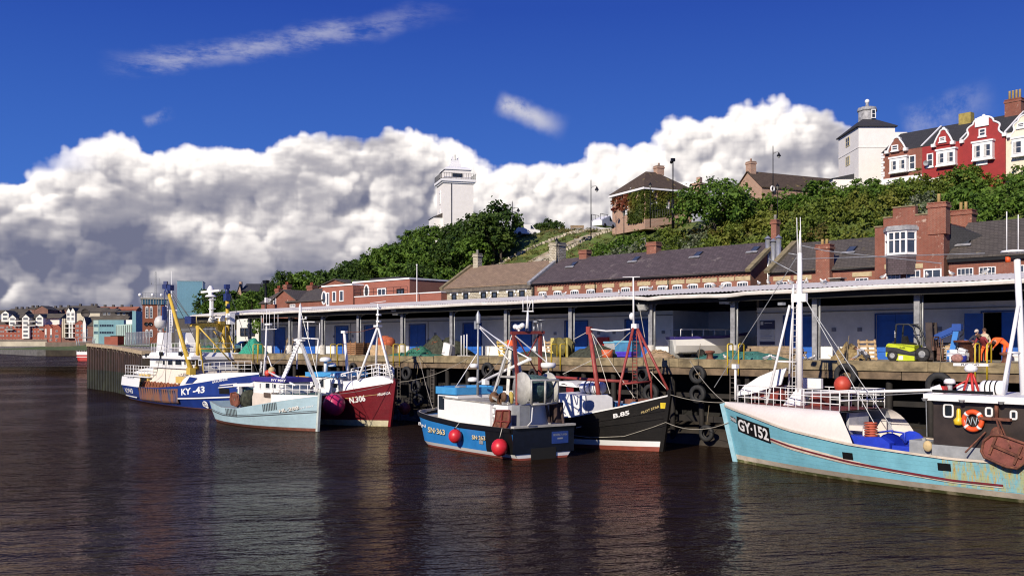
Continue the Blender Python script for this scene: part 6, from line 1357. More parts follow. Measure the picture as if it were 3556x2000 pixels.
for(x0,x1,y0,y1,f)in((1846,1922,678,775,.08),(2172,2224,705,768,.1),(2364,2414,730,792,.1)):
 a=b.P(D4(x0,y1),2.0);c=b.P(D4(x1,y0),2.0);mb=MB();xm,zm,hw,hh=(a.x+c.x)/2,(a.z+c.z)/2,abs(a.x-c.x)/2,(c.z-a.z)/2
 rr=[(xm+hw*.92*(abs(math.cos(t))**.4)*(1 if math.cos(t)>0 else-1),2.04,zm+hh*.95*(abs(math.sin(t))**.4)*(1 if math.sin(t)>0 else-1))for t in[i*math.pi/10+.05 for i in range(20)]]
 mb.tube(rr,.05,5,0,True);mb.prism([(x,2.005,z)for x,_,z in rr],(0,.02,0),1);mb.part('window',[CLEAN,GLASS],hs_)
mb=MB();pl=[(wx0+.75,1.0),(wx0+.3,2.35),(wx1,2.35),(wx1,-2.35),(wx0+.3,-2.35),(wx0+.75,-1.0)];mb.prism([(x,y,zr+.003)for x,y in pl],(0,0,.3));rf_=mb.part('roof',CLEAN,b.t)
for k in range(4):mb=MB();mb.lathe([(.08,-.12),(.14,0)],(wx0+.2-k*1.7,2.42,zr+.1),8);mb.part('deck_light',GALV,rf_)
q=b.P(D4(1985,615),1.9);mb=MB();mb.bx(q.x-1.35,q.x+1.35,1.85,1.95,zr+.35,b.P(D4(1985,570),1.9).z);mb.part('name_board',BLACKP,rf_)
zr2=zr+.31
q=b.P(D4(1890,520),.8);mb=MB();mb.tube([(q.x,.8,zr2),(q.x,.8,q.z)],.12,10);mb.part('pedestal',GREYP,b.t);dome(b,(q.x,.8,q.z),.25,.26)
q=b.P(D4(2055,400),0);mb=MB();q1=b.P(D4(2055,560),0)
for dx,dy in((.3,0),(-.2,.25),(-.2,-.25)):mb.tube([(q.x+dx*1.2,dy*1.2,zr2),(q.x+dx*.2,dy*.2,q.z-.2)],.06,6)
mb.tube([(q.x+1.2,0,zr2),(q.x+.1,0,q.z-.5)],.04,5);mb.part('radar_tripod',REDP,b.t)
mb=MB();mb.lathe([(.08,-.16),(.24,-.14),(.3,.0),(.22,.15),(.06,.24)],(q.x,0,q.z),14);zb_=b.P(D4(2050,370),0).z;mb.box((q.x,0,zb_),(1.6,.12,.13));flat_text(mb,'FURUNO',(q.x+.42,.066,zb_-.045),(-1,0,0),(0,0,1),.84,.09,1,.03);mb.part('radar_scanner',[CLEAN,BLACKP],b.t)
q=b.P(D4(2228,560),.8);raft(b,(q.x,.8,q.z+.05),1.0,.34,0)
mb=MB();q=b.P(D4(1837,590),1.2);mb.box((q.x,1.2,zr2+.16),(.3,.3,.3));mb.part('red_box',REDP,b.t)
mb=MB();q=b.P(D4(1740,620),1.6);mb.beam((q.x,1.4,zr2),(q.x-.35,1.2,b.P(D4(1770,560),1.3).z),.35,.5);mb.part('boom_crutch',CLEAN,b.t)
mb=MB();q=b.P(D4(2050,555),-.6);mb.bx(q.x-.9,q.x+.5,-.9,-.3,zr2,q.z+.2);mb.part('roof_locker',CLEAN,b.t)
q=b.P(D4(1962,775),2.1);mb=MB();mb.lathe([(.05,.38),(.09,.3),(.1,0),(.22,-.12),(.2,-.32),(.1,-.36),(0,-.38)],(q.x,2.12,q.z),10);mb.part('rescue_light',pm('lamp_yellow',(.75,.5,.02),.4),b.t)
q=b.P(D4(2073,803),2.12);M90=Matrix.Rotation(R(90),4,'X');mb=MB();mb.torus((q.x,2.16,q.z),.39,.115,M90,28,8,0)
for k in range(4):
 a=math.pi/4+k*math.pi/2;mb.tube([(q.x+.39*math.cos(a+d),2.16,q.z+.39*math.sin(a+d))for d in(-.13,0,.13)],.122,8,1)
mb.tube([(q.x-.3+.07*k,2.24,q.z+.2*math.sin(k*2.1))for k in range(10)],.02,5,2);mb.solo('lifebuoy',[pm('lifebuoy_orange',(.75,.09,.02),.5,.1),CLEAN,pm('pale_blue_line',(.5,.6,.65),.7)],'orange lifebuoy with white bands on the dark wheelhouse of the turquoise trawler','lifebuoy',(q.x,2.1,q.z),b.fr.M)
mb=MB();mb.tube([b.P((3556,1400),-.2),b.P((3532,900),-.2)],.14,10);mb.tube([b.P(D4(2290,640),.9),b.P((3536,1060),0)],.09,7);mb.tube([b.P(D4(2320,640),-.8),b.P((3530,1080),0)],.05,7);mb.tube([b.P(D4(2345,275),.6),b.P(D4(2450,280),-.2)],.05,5);am=mb.part('aft_gallows',CLEAN,b.t)
mb=MB();q=b.P((3520,880),0);mb.lathe([(.0,0),(.55,.03),(.5,.12),(0,.16)],(q.x,0,q.z),14);mb.tube([(q.x-.2,0,q.z),(q.x-.2,0,q.z+1.7)],.025,5);mb.tube([(q.x+.3,0,q.z),(q.x+.3,0,q.z+1.9)],.025,5);mb.part('antenna_dish',CLEAN,am)
mb=MB();mb.lathe([(.0,0),(.12,0),(.12,.25),(0,.28)],(q.x+.2,.1,q.z-.4),8);mb.part('orange_beacon',ORANGE,am)
WB=pm('royal_blue_paint',(.02,.05,.5),.4,.15,3)
q=b.P(D4(1310,960),1.6);zk=.85;mb=MB();mb.lathe([(.75,-1.0),(.75,-.92),(.3,-.9),(.3,.9),(.75,.92),(.75,1.0)],(q.x-.7,0.4,zk+.8),18,0,Matrix.Rotation(R(90),4,'X'));mb.prism([(q.x+.75,1.3,zk),(q.x-.85,1.3,zk),(q.x-.85,1.3,zk+1.1),(q.x-.4,1.3,zk+1.35),(q.x+.4,1.3,zk+1.3),(q.x+.75,1.3,zk+.9)],(0,.45,0));mb.bx(q.x-2.2,q.x-.9,.9,1.6,zk,zk+1.0);wn=mb.part('winch',WB,b.t)
mb=MB();mb.lathe([(0,.0),(.36,.0),(.36,.06),(0,.08)],(q.x+.1,1.82,zk+.5),16,0,Matrix.Rotation(R(-90),4,'X'));mb.part('winch_wheel',REDP,wn)
mb=MB();a=[b.P(D4(x,y),.8)for x,y in((1330,895),(1450,880),(1440,940))];mb.tube(a,.05,5);mb.tube([b.P(D4(1440,885),.8),b.P(D4(1545,900),.8),b.P(D4(1540,990),.8)],.05,5);mb.part('winch_guard',WB,wn)
mb=MB();q=b.P(D4(1280,900),1.3);[mb.lathe([(.28,k*.12),(.34,k*.12+.04),(.28,k*.12+.08)],(q.x+.005*k,1.2,1.2),12)for k in range(14)];mb.part('red_coil_stack',pm('dull_red_rings',(.42,.09,.05),.7,.2),b.t)
mb=MB();q0=b.P(D4(1075,985),1.4);q1=b.P(D4(1230,985),1.4);mb.bx(q1 .x,q0 .x,0,1.4,.9,b.P(D4(1150,920),1.4).z);mb.part('blue_hatch',WB,b.t)
mb=MB();q0=b.P(D4(1115,860),.8);q1=b.P(D4(1225,860),.8);mb.bx(q1 .x,q0 .x,.2,.9,q0 .z-.1,q0 .z+.15);mb.tube([(q1 .x,.8,.9),(q1 .x,.8,q0 .z)],.06,5);mb.part('work_bench',SHW,b.t)
mb=MB();q=b.P(D4(1330,820),-2.4);mb.bx(q.x-.5,q.x+2.6,-2.5,-2.4,1.4,q.z+.2);mb.part('far_bulwark_plate',SHW,b.t)
mb=MB();q=b.P(D4(1700,1000),1.2);mb.bx(q.x-.55,q.x+.5,.7,1.7,.8,b.P(D4(1700,960),1.7).z);mb.tube([(q.x-.1,1.5,1.7),(q.x-.1,1.5,2.3)],.1,6);mb.part('capstan',GREYP,b.t)
mb=MB();mb.ball(tuple(b.P(D4(1720,1000),1.9)),.22,(1,.6,1.2));mb.part('rope_bundle',pm('buff_rope',(.55,.42,.22),.9),b.t)
RDOOR=pm('rusty_red_door',(.2,.06,.045),.75,.4,2,[((.3,.16,.08),.56,3),((.08,.03,.025),.6,2)],bump=.01)
yd=3.35;cs=[D4(2138,1040),D4(2155,960),D4(2215,915),D4(2290,915),D4(2490,985),D4(2510,1030),D4(2470,1130),D4(2415,1172),D4(2330,1160),D4(2160,1085)];pl=[b.P(c,yd)for c in cs]
mb=MB();mb.prism([tuple(p)for p in pl],(0,-.12,0));tdo=mb.part('trawl_door',RDOOR,b.t)
mb=MB();mb.tube([p+Vector((0,.03,0))for p in pl],.06,6,0,True)
for a,c in(((2250,930),(2200,1060)),((2450,1000),(2390,1140)),((2215,990),(2450,1090))):p0=b.P(D4(*a),yd+.05);p1=b.P(D4(*c),yd+.05);mb.beam(p0,p1,.1,.1)
mb.part('door_rib',RUST,tdo)
b.lines([[(D4(2250,780),2.2),(D4(2290,930),yd)],[(D4(2270,790),2.2),(D4(2360,1010),yd+.1)],[(D4(2170,890),2.1),(D4(2010,1050),2.6)]],.04,RUST,'chain')
mb=MB();q=b.P(D4(2245,790),2.2);mb.box((q.x,2.2,q.z),(1.3,.2,.12));mb.tube([(q.x,2.1,q.z),(q.x,2.1,b.P(D4(2220,650),2.2).z)],.09,6);mb.ball((q.x-.1,2.3,q.z-.8),.4,(.8,.5,1.2),10);mb.part('door_gallows',RUST,b.t)
buoy(b,tuple(b.P(D4(1062,525),-.4)),.44,'large orange buoy on the foredeck of the turquoise trawler',pm('faded_orange_buoy',(.5,.06,.03),.5,.15))
# black boat with red masts
BLK=pm('black_hull_paint',(.008,.0068,.006),.45,.4,1.2,[((.035,.022,.014),.62,2.4,(1,1,.35)),((.09,.08,.07),.72,3,(.4,.4,2))],spec=.35,planks=.17)
ANTIF=pm('faded_red_antifouling',(.3,.07,.045),.75,.25,1.5)
b=Boat('black_boat','black wooden fishing boat with red masts, white casing and white liferaft',(9.3,60.5),(.76,-.65),15.5,5.2,[(1,3.6),(-2,2.75),(-5,2.05),(-8,1.75),(-11,1.7),(-15.5,2.0)],-1,.16,.7,2.3,1.8,1.05)
plt=b
b.hull([('w',-.7,0),('w',.28,1),('w',.62,2),('f',.65,2),('s',0,2)],[ANTIF,CLEAN,BLK,BLK],.8,GREYP)
b.strip('rail_cap',lambda x:b.sheer(x)+.02,.09,WHITE,0,1,.06);b.strip('white_line',lambda x:b.sheer(x)-.62+.02*x,.035,WHITE,.3,.8,.03);b.strip('bilge_strake',lambda x:b.sheer(x)*.62,.07,BLK,0,1,.07);b.strip('bilge_strake',lambda x:b.sheer(x)*.76,.06,BLK,0,1,.06)
mb=MB();mb.beam((b.x0(-.4),0,-.4),(b.x0(3.85),0,3.85),.22,.28);mb.part('stem_post',BLK,b.hullo)
b.text('B.85',C(1765,972),C(1900,940),C(1765,935),CLEAN,'registration_lettering',.03);b.text('PILOT STAR',C(1998,935),C(2150,880),C(1998,915),pm('gold_lettering',(.55,.42,.18),.5),'name_lettering')
h_=b.hit(C(2187,865));mb=MB();mb.grid([[b.pt(h_.x+dx,h_.z+dz,-1,.025)for dx in(-.17,.17)]for dz in(-.18,.18)]);mb.part('yellow_plate',pm('bright_yellow',(.8,.6,.03),.5),b.hullo)
a=b.P(C(1330,780),-1.2);c=b.P(C(1520,960),-1.2);zc_=b.P(C(1500,780),-1.2).z
mb=MB();xk=b.P(C(1525,800),-1.3).x;x9=b.P(C(1270,900),-1.3).x
mb.prism([(x9,-1.3,.9),(xk,-1.3,.9),(xk,-1.3,zc_),(x9,-1.3,zc_+.1)],(0,2.6,0));mb.part('casing',CLEAN,b.t)
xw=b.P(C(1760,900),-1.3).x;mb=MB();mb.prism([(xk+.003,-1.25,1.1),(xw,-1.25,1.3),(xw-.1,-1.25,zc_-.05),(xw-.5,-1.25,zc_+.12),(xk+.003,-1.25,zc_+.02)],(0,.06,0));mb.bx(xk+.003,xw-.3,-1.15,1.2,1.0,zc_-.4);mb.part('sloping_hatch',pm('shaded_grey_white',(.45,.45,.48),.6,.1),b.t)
RM=pm('red_mast_paint',(.3,.05,.04),.55,.25,3,[((.5,.35,.3),.66,5)])
mb=MB();mb.tube([b.P(C(1660,925),-.9),b.P(C(1560,215),-.5)],[.17,.13],9);mb.box(b.P(C(1560,235),-.5),(.3,.3,.5));m1=mb.part('fore_mast',RM,b.t)
top=b.P(C(1945,205),0);tm_=[]
mb=MB();mb.tube([b.P(C(1810,880),-1.2),b.P(C(1822,680),-1.1),b.P(C(1930,215),-.1)],.09,8);mb.tube([b.P(C(2085,810),1.2),b.P(C(2078,660),1.1),b.P(C(1960,215),.1)],.08,8);mb.tube([b.P(C(1820,685),-1.1),b.P(C(2078,662),1.1)],.07,7);mb.tube([b.P(C(2230,750),0),b.P(C(1965,220),0)],.085,8);mb.part('mast_tripod',RM,b.t)
mb=MB()
for s in(-.16,.16):mb.tube([b.P(C(1945,670),.1)+Vector((s,0,0)),b.P(C(1940,240),.1)+Vector((s,0,0))],.025,5)
for k in range(14):q=b.P(C(1943,660-k*30),.1);mb.tube([q+Vector((-.16,0,0)),q+Vector((.16,0,0))],.02,4)
mb.part('mast_ladder',RM,b.t)
q=b.P(C(1945,200),0);mb=MB();mb.tube([b.P(C(1933,215),0),b.P(C(1930,-210),0)],[.07,.05],7);mb.ball(b.P(C(1917,118),0),.17,(1,1,1.4));mb.box(q,(.4,.3,.3));zt_=b.P(C(1930,-210),0);mb.tube([zt_+Vector((-.8,0,.05)),zt_+Vector((.5,0,0))],.03,5);mb.part('topmast',CLEAN,b.t)
mb=MB();mb.tube([b.P(C(1255,625),-1.2),b.P(C(1640,652),-.6),b.P(C(1920,665),.2)],[.09,.11,.09],8);mb.part('boom',RM,b.t)
b.lines([[(C(1575,225),-.5),(C(1700,240),-.3),(C(1830,235),-.2),(C(1905,225),-.1)]],.05,CLEAN,'mast_chain')
b.lines([[(C(1580,255),-.5),(C(1735,765),-.9)],[(C(1590,265),-.5),(C(1820,625),-.2),(C(1940,800),0)],[(C(1560,240),-.5),(C(1430,310),-1)],[(C(1905,250),0),(C(1720,420),0),(C(1340,600),0)],[(C(1975,5),0),(C(2050,430),1)],[(C(2225,745),0),(C(2075,580),.8)]],.022,WROPE)
q=b.P(C(1590,712),.3);raft(b,(q.x,.3,q.z),1.75,.42,0);mb=MB();mb.bx(q.x-.9,q.x+.9,.1,.5,zc_,q.z-.43);mb.part('raft_cradle',GALV,b.t)
mb=MB();q=b.P(C(1745,880),-.9);mb.lathe([(.42,-.4),(.42,-.34),(.2,-.3),(.2,.3),(.42,.34),(.42,.4)],(q.x,-.6,q.z),14,0,Matrix.Rotation(R(80),4,'X'));mb.box((q.x+.9,-.5,q.z),(.9,.6,.5));mb.ball((q.x+1.6,-.6,q.z+.1),.45,(1,.8,.7));mb.part('blue_winch',pm('mid_blue_gear',(.04,.22,.5),.6,.3),b.t)
mb=MB();q=b.P(C(1900,850),-.3);mb.box((q.x,-.2,q.z),(.8,.6,.6),.3);mb.box((q.x+.9,0,q.z+.2),(.7,.5,.3),.8);mb.part('deck_gear',RUST,b.t)
# blue catamaran seen from the port quarter
CATB=pm('bright_blue_hull',(.02,.17,.45),.4,.12,1.2,[((.06,.12,.2),.64,3)])
b=Boat('blue_catamaran','blue and black catamaran workboat with net drum and gantry, stern towards us',(-4.75,66.1),(-.568,.823),11.6,4.7,[(.6,2.35),(-2.5,2.05),(-6,1.85),(-11.6,1.85)],1,.2,.99,13,9,1.0,overhang=0,wlw=.96)
cat=b
XT=-11.6
for s in(1,-1):
 pass
b.hull([('w',-.6,0),('w',.12,1),('w',.34,2),('s',-.34,3),('s',0,3)],[ANTIF,CLEAN,CATB,BLACKP,pm('worn_cream_deck',(.5,.45,.36),.7,.2)],.75,pm('worn_grey_deck',(.34,.33,.3),.8,.3))
xq=b.hit(C(700,1200)).x
b.strip('black_quarter',lambda x:1.0,1.32,BLACKP,-xq/11.6,1.0,.015,False);mb=MB();hb_=b.hb(XT,1.2);mb.bx(XT-.05,XT-.01,-hb_,hb_,.36,1.86);tr=mb.part('transom_plate',pm('black_blue_transom',(.006,.008,.018),.4,.3,spec=.35),b.t)
mb=MB();mb.bx(XT-.075,XT-.052,-.85,.95,-.5,.66);mb.part('tunnel_shade_plate',pm('tunnel_shade_black',(.004,.004,.004),.9),b.t)  # flat black plate stands for the shaded open gap between the hulls
mb=MB();mb.bx(XT-.2,XT+.15,-hb_-.03,hb_+.03,1.863,1.98);mb.part('transom_rail',pm('worn_alloy',(.42,.4,.36),.5,.25),b.t)
mb=MB();mb.bx(XT-.08,XT-.052,-1.75,-.55,.85,1.55);mb.part('stern_panel',pm('navy_panel',(.02,.05,.22),.4,.1),tr)
mb=MB();flat_text(mb,'BEVERLY ANN',(XT-.09,-.65,1.3),(0,-1,0),(0,0,1),1.0,.13,0);mb.bx(XT-.09,XT-.082,-1.35,-.95,1.1,1.19,0);mb.part('stern_lettering',pm('faint_grey_letters',(.25,.27,.32),.6),tr)
b.strip('rubber_fender',lambda x:b.sheer(x)-.12,.26,BLACKP,0,1,.1)
GOLDW=pm('cream_gold_lettering',(.68,.58,.36),.5)
b.text('SN·363',C(213,1085),C(355,1112),C(213,1040),GOLDW,'registration_lettering',.02,.045,None,BLACKP);b.text('SN·363',C(582,1145),C(694,1155),C(582,1110),GOLDW,'registration_lettering',.02,.045,None,BLACKP);b.text('BEVERLY ANN',C(132,1026),C(192,1048),C(132,1002),CLEAN,'name_lettering',.01,.03)
mb=MB();h_=b.hit(C(655,1168));mb.grid([[b.pt(h_.x+dx,h_.z+dz,1,.03)for dx in(.2,-.2)]for dz in(-.13,.13)]);mb.part('scupper',GALV,b.hullo)
yS=1.85;xa,xb=b.P(C(345,900),yS).x,b.P(C(728,900),yS).x;zt1=b.P(C(360,805),yS).z;zt2=b.P(C(725,850),yS).z;z0=1.15
mb=MB();mb.prism([(xa,yS,z0),(xb,yS,z0),(xb,yS,zt2),(xa,yS,zt1)],(0,-3.5,0));mb.part('shelter',CLEAN,b.t)
mb=MB();mb.prism([(xa+.1,yS+.05,zt1+.003),(xb-.1,yS+.05,zt2+.003),(xb-.1,yS+.05,zt2+.07),(xa+.1,yS+.05,zt1+.07)],(0,-3.6,0));mb.part('shelter_top',pm('grimy_grey_top',(.34,.32,.28),.8,.4,2),b.t)
xm=b.P(C(770,950),yS).x;mb=MB();mb.bx(xm-1.0,xb-.003,-1.5,yS-.25,z0,zt2-.05)
mb.part('engine_casing',CLEAN,b.t)
mb=MB();x9=b.P(C(1040,960),1.2).x;xm2=b.P(C(880,960),1.35).x;mb.bx(XT+.6,xm-1.003,-1.3,1.3,1.0,1.12);mb.bx(XT+.5,xm-1.05,.6,1.35,1.9,b.P(C(900,860),1.35).z);mb.part('hydraulic_tank',pm('grey_tank',(.24,.25,.27),.5,.15),b.t)
for(xl_,xr_,yt_,yb_)in((742,775,880,935),(735,765,960,1050)):a=b.P(C(xl_,yb_),yS-.24);c=b.P(C(xr_,yt_),yS-.24);window(b.t,min(a.x,c.x),max(a.x,c.x),a.z,c.z,yS-.24,1,1,.06,[GREYP,CLEAN],sgn=1,d=.05,name='door')
q=b.P(C(480,760),.6);zw=q.z;mb=MB();pl=[(xa+1.7,.9),(xa+1.2,1.75),(xa-1.3,1.75),(xa-1.3,-1.75),(xa+1.2,-1.75),(xa+1.7,-.9)]
mb.prism([(x,y,zt1+.25)for x,y in pl],(0,0,.1))
for(p0,p1)in zip(pl,pl[1:]+pl[:1]):mb.beam((p0[0],p0[1],zt1+.5),(p1[0],p1[1],zt1+.5),.07,.45)
wr_=mb.part('wheelhouse_roof',pm('sky_blue_roof',(.06,.3,.6),.45,.1),b.t)
mb=MB();mb.prism([(x*1,y*.93,1.3)for x,y in pl],(0,0,zt1-1.06));whs=mb.part('wheelhouse',CLEAN,b.t)
mb=MB();mb.bx(xa+.25,xa+1.05,1.63,1.66,zt1-.75,zt1+.12);mb.part('window',GLASS,whs)
mb=MB();q=b.P(C(480,770),.9);mb.box((q.x,.9,zt1+.55),(.55,.5,.45));mb.part('roof_box',GREYP,b.t)
mb=MB();mb.bx(xa+1.8,xa+2.4,-1.8,1.9,1.3,2.02);mb.part('bow_locker',pm('pale_grey_locker',(.5,.49,.46),.6),b.t)
mb=MB();mb.tube([b.P(C(625,770),.2),b.P(C(630,150),.2)],[.09,.06],8);mb.lathe([(.16,0),(.16,.5),(.02,.8)],b.P(C(630,175),.2),8);mb.box(b.P(C(612,190),.2),(.25,.15,.5));mm_=mb.part('mast',GALV,b.t)
for p in(C(585,665),C(595,550)):q=b.P(p,.4);dome(b,tuple(q),.33 if p[1]>1320 else .26,.3)
mb=MB();mb.tube([b.P(C(645,200),.2),b.P(C(885,380),.6),b.P(C(1060,470),.9)],.04,6);mb.tube([b.P(C(645,210),.2),b.P(C(890,370),-.6)],.04,6);mb.tube([b.P(C(640,215),.2),b.P(C(900,500),.8)],.035,6);mb.tube([b.P(C(405,765),.8),b.P(C(620,430),.2)],.03,5);mb.part('mast_stay',CLEAN,b.t)
mb=MB();mb.tube([b.P(C(640,670),.3),b.P(C(1065,475),.9)],[.08,.1],8);mb.box(b.P(C(690,665),.4),(.4,.3,.35));mb.part('derrick',CLEAN,b.t)
ALLOY=pm('dull_alloy',(.42,.41,.38),.5,.25,metal=.25)
mb=MB();tp={s:b.P(C(905+25*s,375),.3*s)for s in(-1,1)}
for(px_,py_,y)in((760,770,1.3),(870,860,1.3),(1050,840,.9),(945,700,-.6)):mb.beam(b.P(C(px_,py_),y),b.P(C(905+(px_-900)*.15,375),y*.25),.18,.16)
mb.beam(b.P(C(800,620),1.1),b.P(C(1010,625),.8),.14,.12);mb.beam(b.P(C(740,775),1.35),b.P(C(870,850),1.35),.5,.12);mb.box(b.P(C(905,380),.3),(.7,.6,.12));mb.part('a_frame',ALLOY,b.t)
mb=MB();q=b.P(C(915,340),.4);mb.box(q,(.5,.3,.35),.4);mb.part('orange_block',ORANGE,b.t)
qd=b.P(C(1000,720),.9);q2=b.P(C(1220,720),-.9);My=Matrix.Rotation(R(90),4,'X')
mb=MB()
for(q_,w_)in((qd,0),(q2,0)):mb.lathe([(0,-.04),(.95,-.04),(.95,.04),(0,.04)],tuple(q_),26,0,My)
mid=(qd+q2)/2
mb.part('drum_flange',pm('grey_cream_flange',(.42,.41,.38),.6,.2),b.t)
d_=(q2-qd);mb=MB();mb.tube([qd,qd+d_*.12,qd+d_*.4,qd+d_*.75,q2],[.5,.78,.82,.75,.55],20);mb.part('rolled_net',pm('blue_green_net',(.05,.1,.1),.95,.6,5,[((.2,.2,.15),.56,6)],bump=.03,bscale=20),b.t)
mb=MB()
for p in(C(905,800),C(1160,815),C(1215,700)):mb.ball(b.P(p,.95 if p[0]<1850 else-1.0),.28,(.7,.6,1.4),10)
mb.part('yellow_cordage',pm('yellow_cordage',(.42,.32,.08),.9,.3),b.t)
mb=MB();g=[b.P(C(1075,855),.95),b.P(C(1075,655),.95),b.P(C(1300,650),-.95),b.P(C(1290,840),-.95)];mb.tube(g,.085,8);mb.tube([b.P(C(1190,852),0),b.P(C(1192,655),0)],.07,7);mb.tube([g[0],b.P(C(1190,852),0),g[3]],.07,7);mb.part('guard_rail',ALLOY,b.t)
mb=MB();xg=b.P(C(960,600),.5).x;gl=b.P(C(955,600),.9);gr=b.P(C(1148,600),-1.0)
mb.beam(gl,b.P(C(925,260),.9),.16,.16);mb.beam(gr,b.P(C(1150,255),-1.0),.2,.16);mb.beam(b.P(C(905,255),1.05),b.P(C(1180,252),-1.2),.22,.18);mb.beam(b.P(C(940,270),.9),b.P(C(1040,450),0),.06,.06);mb.beam(b.P(C(1140,265),-1),b.P(C(1045,450),0),.06,.06);mb.beam(b.P(C(1060,480),0),b.P(C(1120,590),-.9),.06,.06);gan=mb.part('gantry',BROWNM,b.t)
mb=MB();mb.tube([(gl.x,gl.y,1.2),gl+Vector((0,0,.1))],.1,7);mb.tube([(gr.x,gr.y,1.2),gr+Vector((0,0,.1))],.1,7);mb.part('gantry_foot',BROWNM,b.t)
mb=MB();[mb.ball(b.P(C(px_,py_),.5),.16)for px_,py_ in((942,205),(965,212),(985,205),(1000,195))];mb.tube([b.P(C(970,220),.5),b.P(C(972,245),.5)],.08,6);mb.part('floodlights',CLEAN,gan)
mb=MB();mb.tube([b.P(C(1040,240),-.1),b.P(C(1046,70),-.1)],[.12,.05],8)
for px_,py_ in((1005,0),(1042,-40),(1088,0),(1070,60)):mb.tube([b.P(C(px_*.2+1042*.8 if py_==60 else px_,75),-.1),b.P(C(px_,py_-20 if py_<60 else-10),-.1)],.03,5)
mb.tube([b.P(C(1000,75),-.1),b.P(C(1092,75),-.1)],.04,5);mb.part('aerial_mast',CLEAN,gan)
mb=MB();mb.tube([b.P(C(1135,240),-.8),b.P(C(1125,165),-.8)],.04,5);mb.box(b.P(C(1120,160),-.8),(.4,.3,.12));mb.lathe([(0,0),(.3,.05),(0,.1)],b.P(C(1158,158),-.9),10);mb.tube([b.P(C(1158,245),-.9),b.P(C(1158,160),-.9)],.03,5);mb.tube([b.P(C(1097,240),-.5),b.P(C(1097,200),-.5)],.08,6);mb.part('navigation_lights',GALV,gan)
b.lines([[(C(940,280),.9),(C(1215,510),-1.2)],[(C(1175,265),-1.2),(C(1205,510),-1.2)],[(C(910,275),1),(C(765,740),1.3)],[(C(1085,880),1.0),(C(1075,1000),1.2),(C(1045,1035),1.3)]],.035,WHITE)
mb=MB();q=b.P(C(1217,525),-1.2);mb.lathe([(.0,-.18),(.4,-.17),(.46,-.05),(.44,.12),(.1,.16),(0,.16)],tuple(q),16);mb.tube([tuple(q),(q.x,q.y,2.2)],.04,5);mb.part('radar_dome',CLEAN,b.t)
mb=MB();cs=(C(785,905),C(895,905),C(893,1000),C(862,1060),C(748,1055),C(775,985));pl=[b.P(c,2.0)for c in cs];mb.prism([tuple(p)for p in pl],(0,-.1,0));tdo=mb.part('trawl_door',RUST,b.t)
mb=MB();mb.tube([p+Vector((0,.03,0))for p in pl],.05,5,0,True);mb.beam(b.P(C(835,910),2.06),b.P(C(815,1055),2.06),.08,.08);mb.beam(b.P(C(780,990),2.06),b.P(C(890,1000),2.06),.07,.07);mb.part('door_rib',BROWNM,tdo)
mb=MB();mb.lathe([(.35,-.5),(.35,-.44),(.14,-.4),(.14,.4),(.35,.44),(.35,.5)],b.P(C(800,800),1.4),12,0,Matrix.Rotation(R(90),4,'Y'));mb.box(b.P(C(830,830),1.4),(.5,.4,.3));mb.ball(b.P(C(845,790),1.5),.22,(1,.7,1.3));mb.part('hauler',pm('rusty_orange_hauler',(.12,.06,.03),.8,.5),b.t)
mb=MB();mb.beam(b.P(C(1200,860),-1.0),b.P(C(1225,1005),-1.2),.12,.12);mb.beam(b.P(C(1320,850),-1.6),b.P(C(1345,1010),-1.7),.12,.12);mb.box(b.P(C(1285,920),-1.6),(.7,.5,1.2));mb.part('stern_post',pm('dark_rusty_gear',(.06,.035,.03),.8,.4),b.t)
h1=b.hit(C(437,1120),.42);buoy(b,tuple(h1),.42,'red round buoy hanging on the blue side of the catamaran',rope=b.pt(h1 .x,1.85,1,.1))
h2=b.P(C(810,1212),2.75);h2=b.hit(C(810,1215),.45);buoy(b,tuple(h2),.49,'red round buoy hanging on the black quarter of the catamaran',rope=b.pt(h2 .x,1.85,1,.1))
# maroon boat
MAR=pm('maroon_hull_paint',(.15,.01,.016),.35,.2,1.2,[((.3,.05,.04),.66,2.5,(1,1,.4))],planks=.22)
b=Boat('maroon_boat','maroon hulled fishing boat with white whaleback and tall white tripod mast',(-9.9,78.9),(.80,-.60),15.5,5.4,[(1,3.65),(-1.5,3.2),(-4,2.75),(-7,2.0),(-15.5,2.1)],-1,.17,.7,2.4,1.75,1.05)
arl=b
b.hull([('w',-.7,0),('w',.05,1),('w',.5,2),('f',.7,2),('s',0,2)],[pm('yellowed_boot_top',(.45,.4,.22),.7,.3),pm('cream_boot_top',(.6,.54,.36),.6,.2),MAR,CLEAN],.8,GREYP)
mb=MB();mb.beam((b.x0(-.4),0,-.4),(b.x0(3.9),0,3.9),.22,.28);mb.part('stem_post',MAR,b.hullo)
b.strip('gold_line',lambda x:b.sheer(x)*.78,.04,pm('gold_line',(.5,.35,.14),.5),.03,.6,.02)
b.text('N.306',B(1245,1090),B(1377,1068),B(1245,1038),CLEAN,'registration_lettering',.03);b.text('ARLANDA',B(1476,1026),B(1586,1010),B(1476,1003),CLEAN,'name_lettering',.02)
xa=b.hit(B(1190,1000)).x;mb=MB();rows=[];zt=3.95
for i in range(21):
 f=i/20;x=b.x0(3.65)-.05+(xa-b.x0(3.65))*f;hs=b.hb(x,b.sheer(x));r_=[];zz=b.sheer(x)+.1+.75*math.sin(min(1,f*2.2)*math.pi/2)*(1-.1*f)
 for side in(1,-1):
  seq=[(x,side*max(0,hs-.02-min(.7,hs*.45)*(1-math.cos(k/6*math.pi/2))),b.sheer(x)+(zz-b.sheer(x))*math.sin(k/6*math.pi/2))for k in range(7)];r_+=seq if side==1 else list(reversed(seq))
 rows.append(r_)
mb.grid(rows);mb.part('whaleback',CLEAN,b.t)
b.rail([r[6]for r in rows[1::3]],.95,CLEAN,bars=3,r=.035);b.rail([r[7]for r in rows[1::3]],.95,CLEAN,bars=3,r=.035)
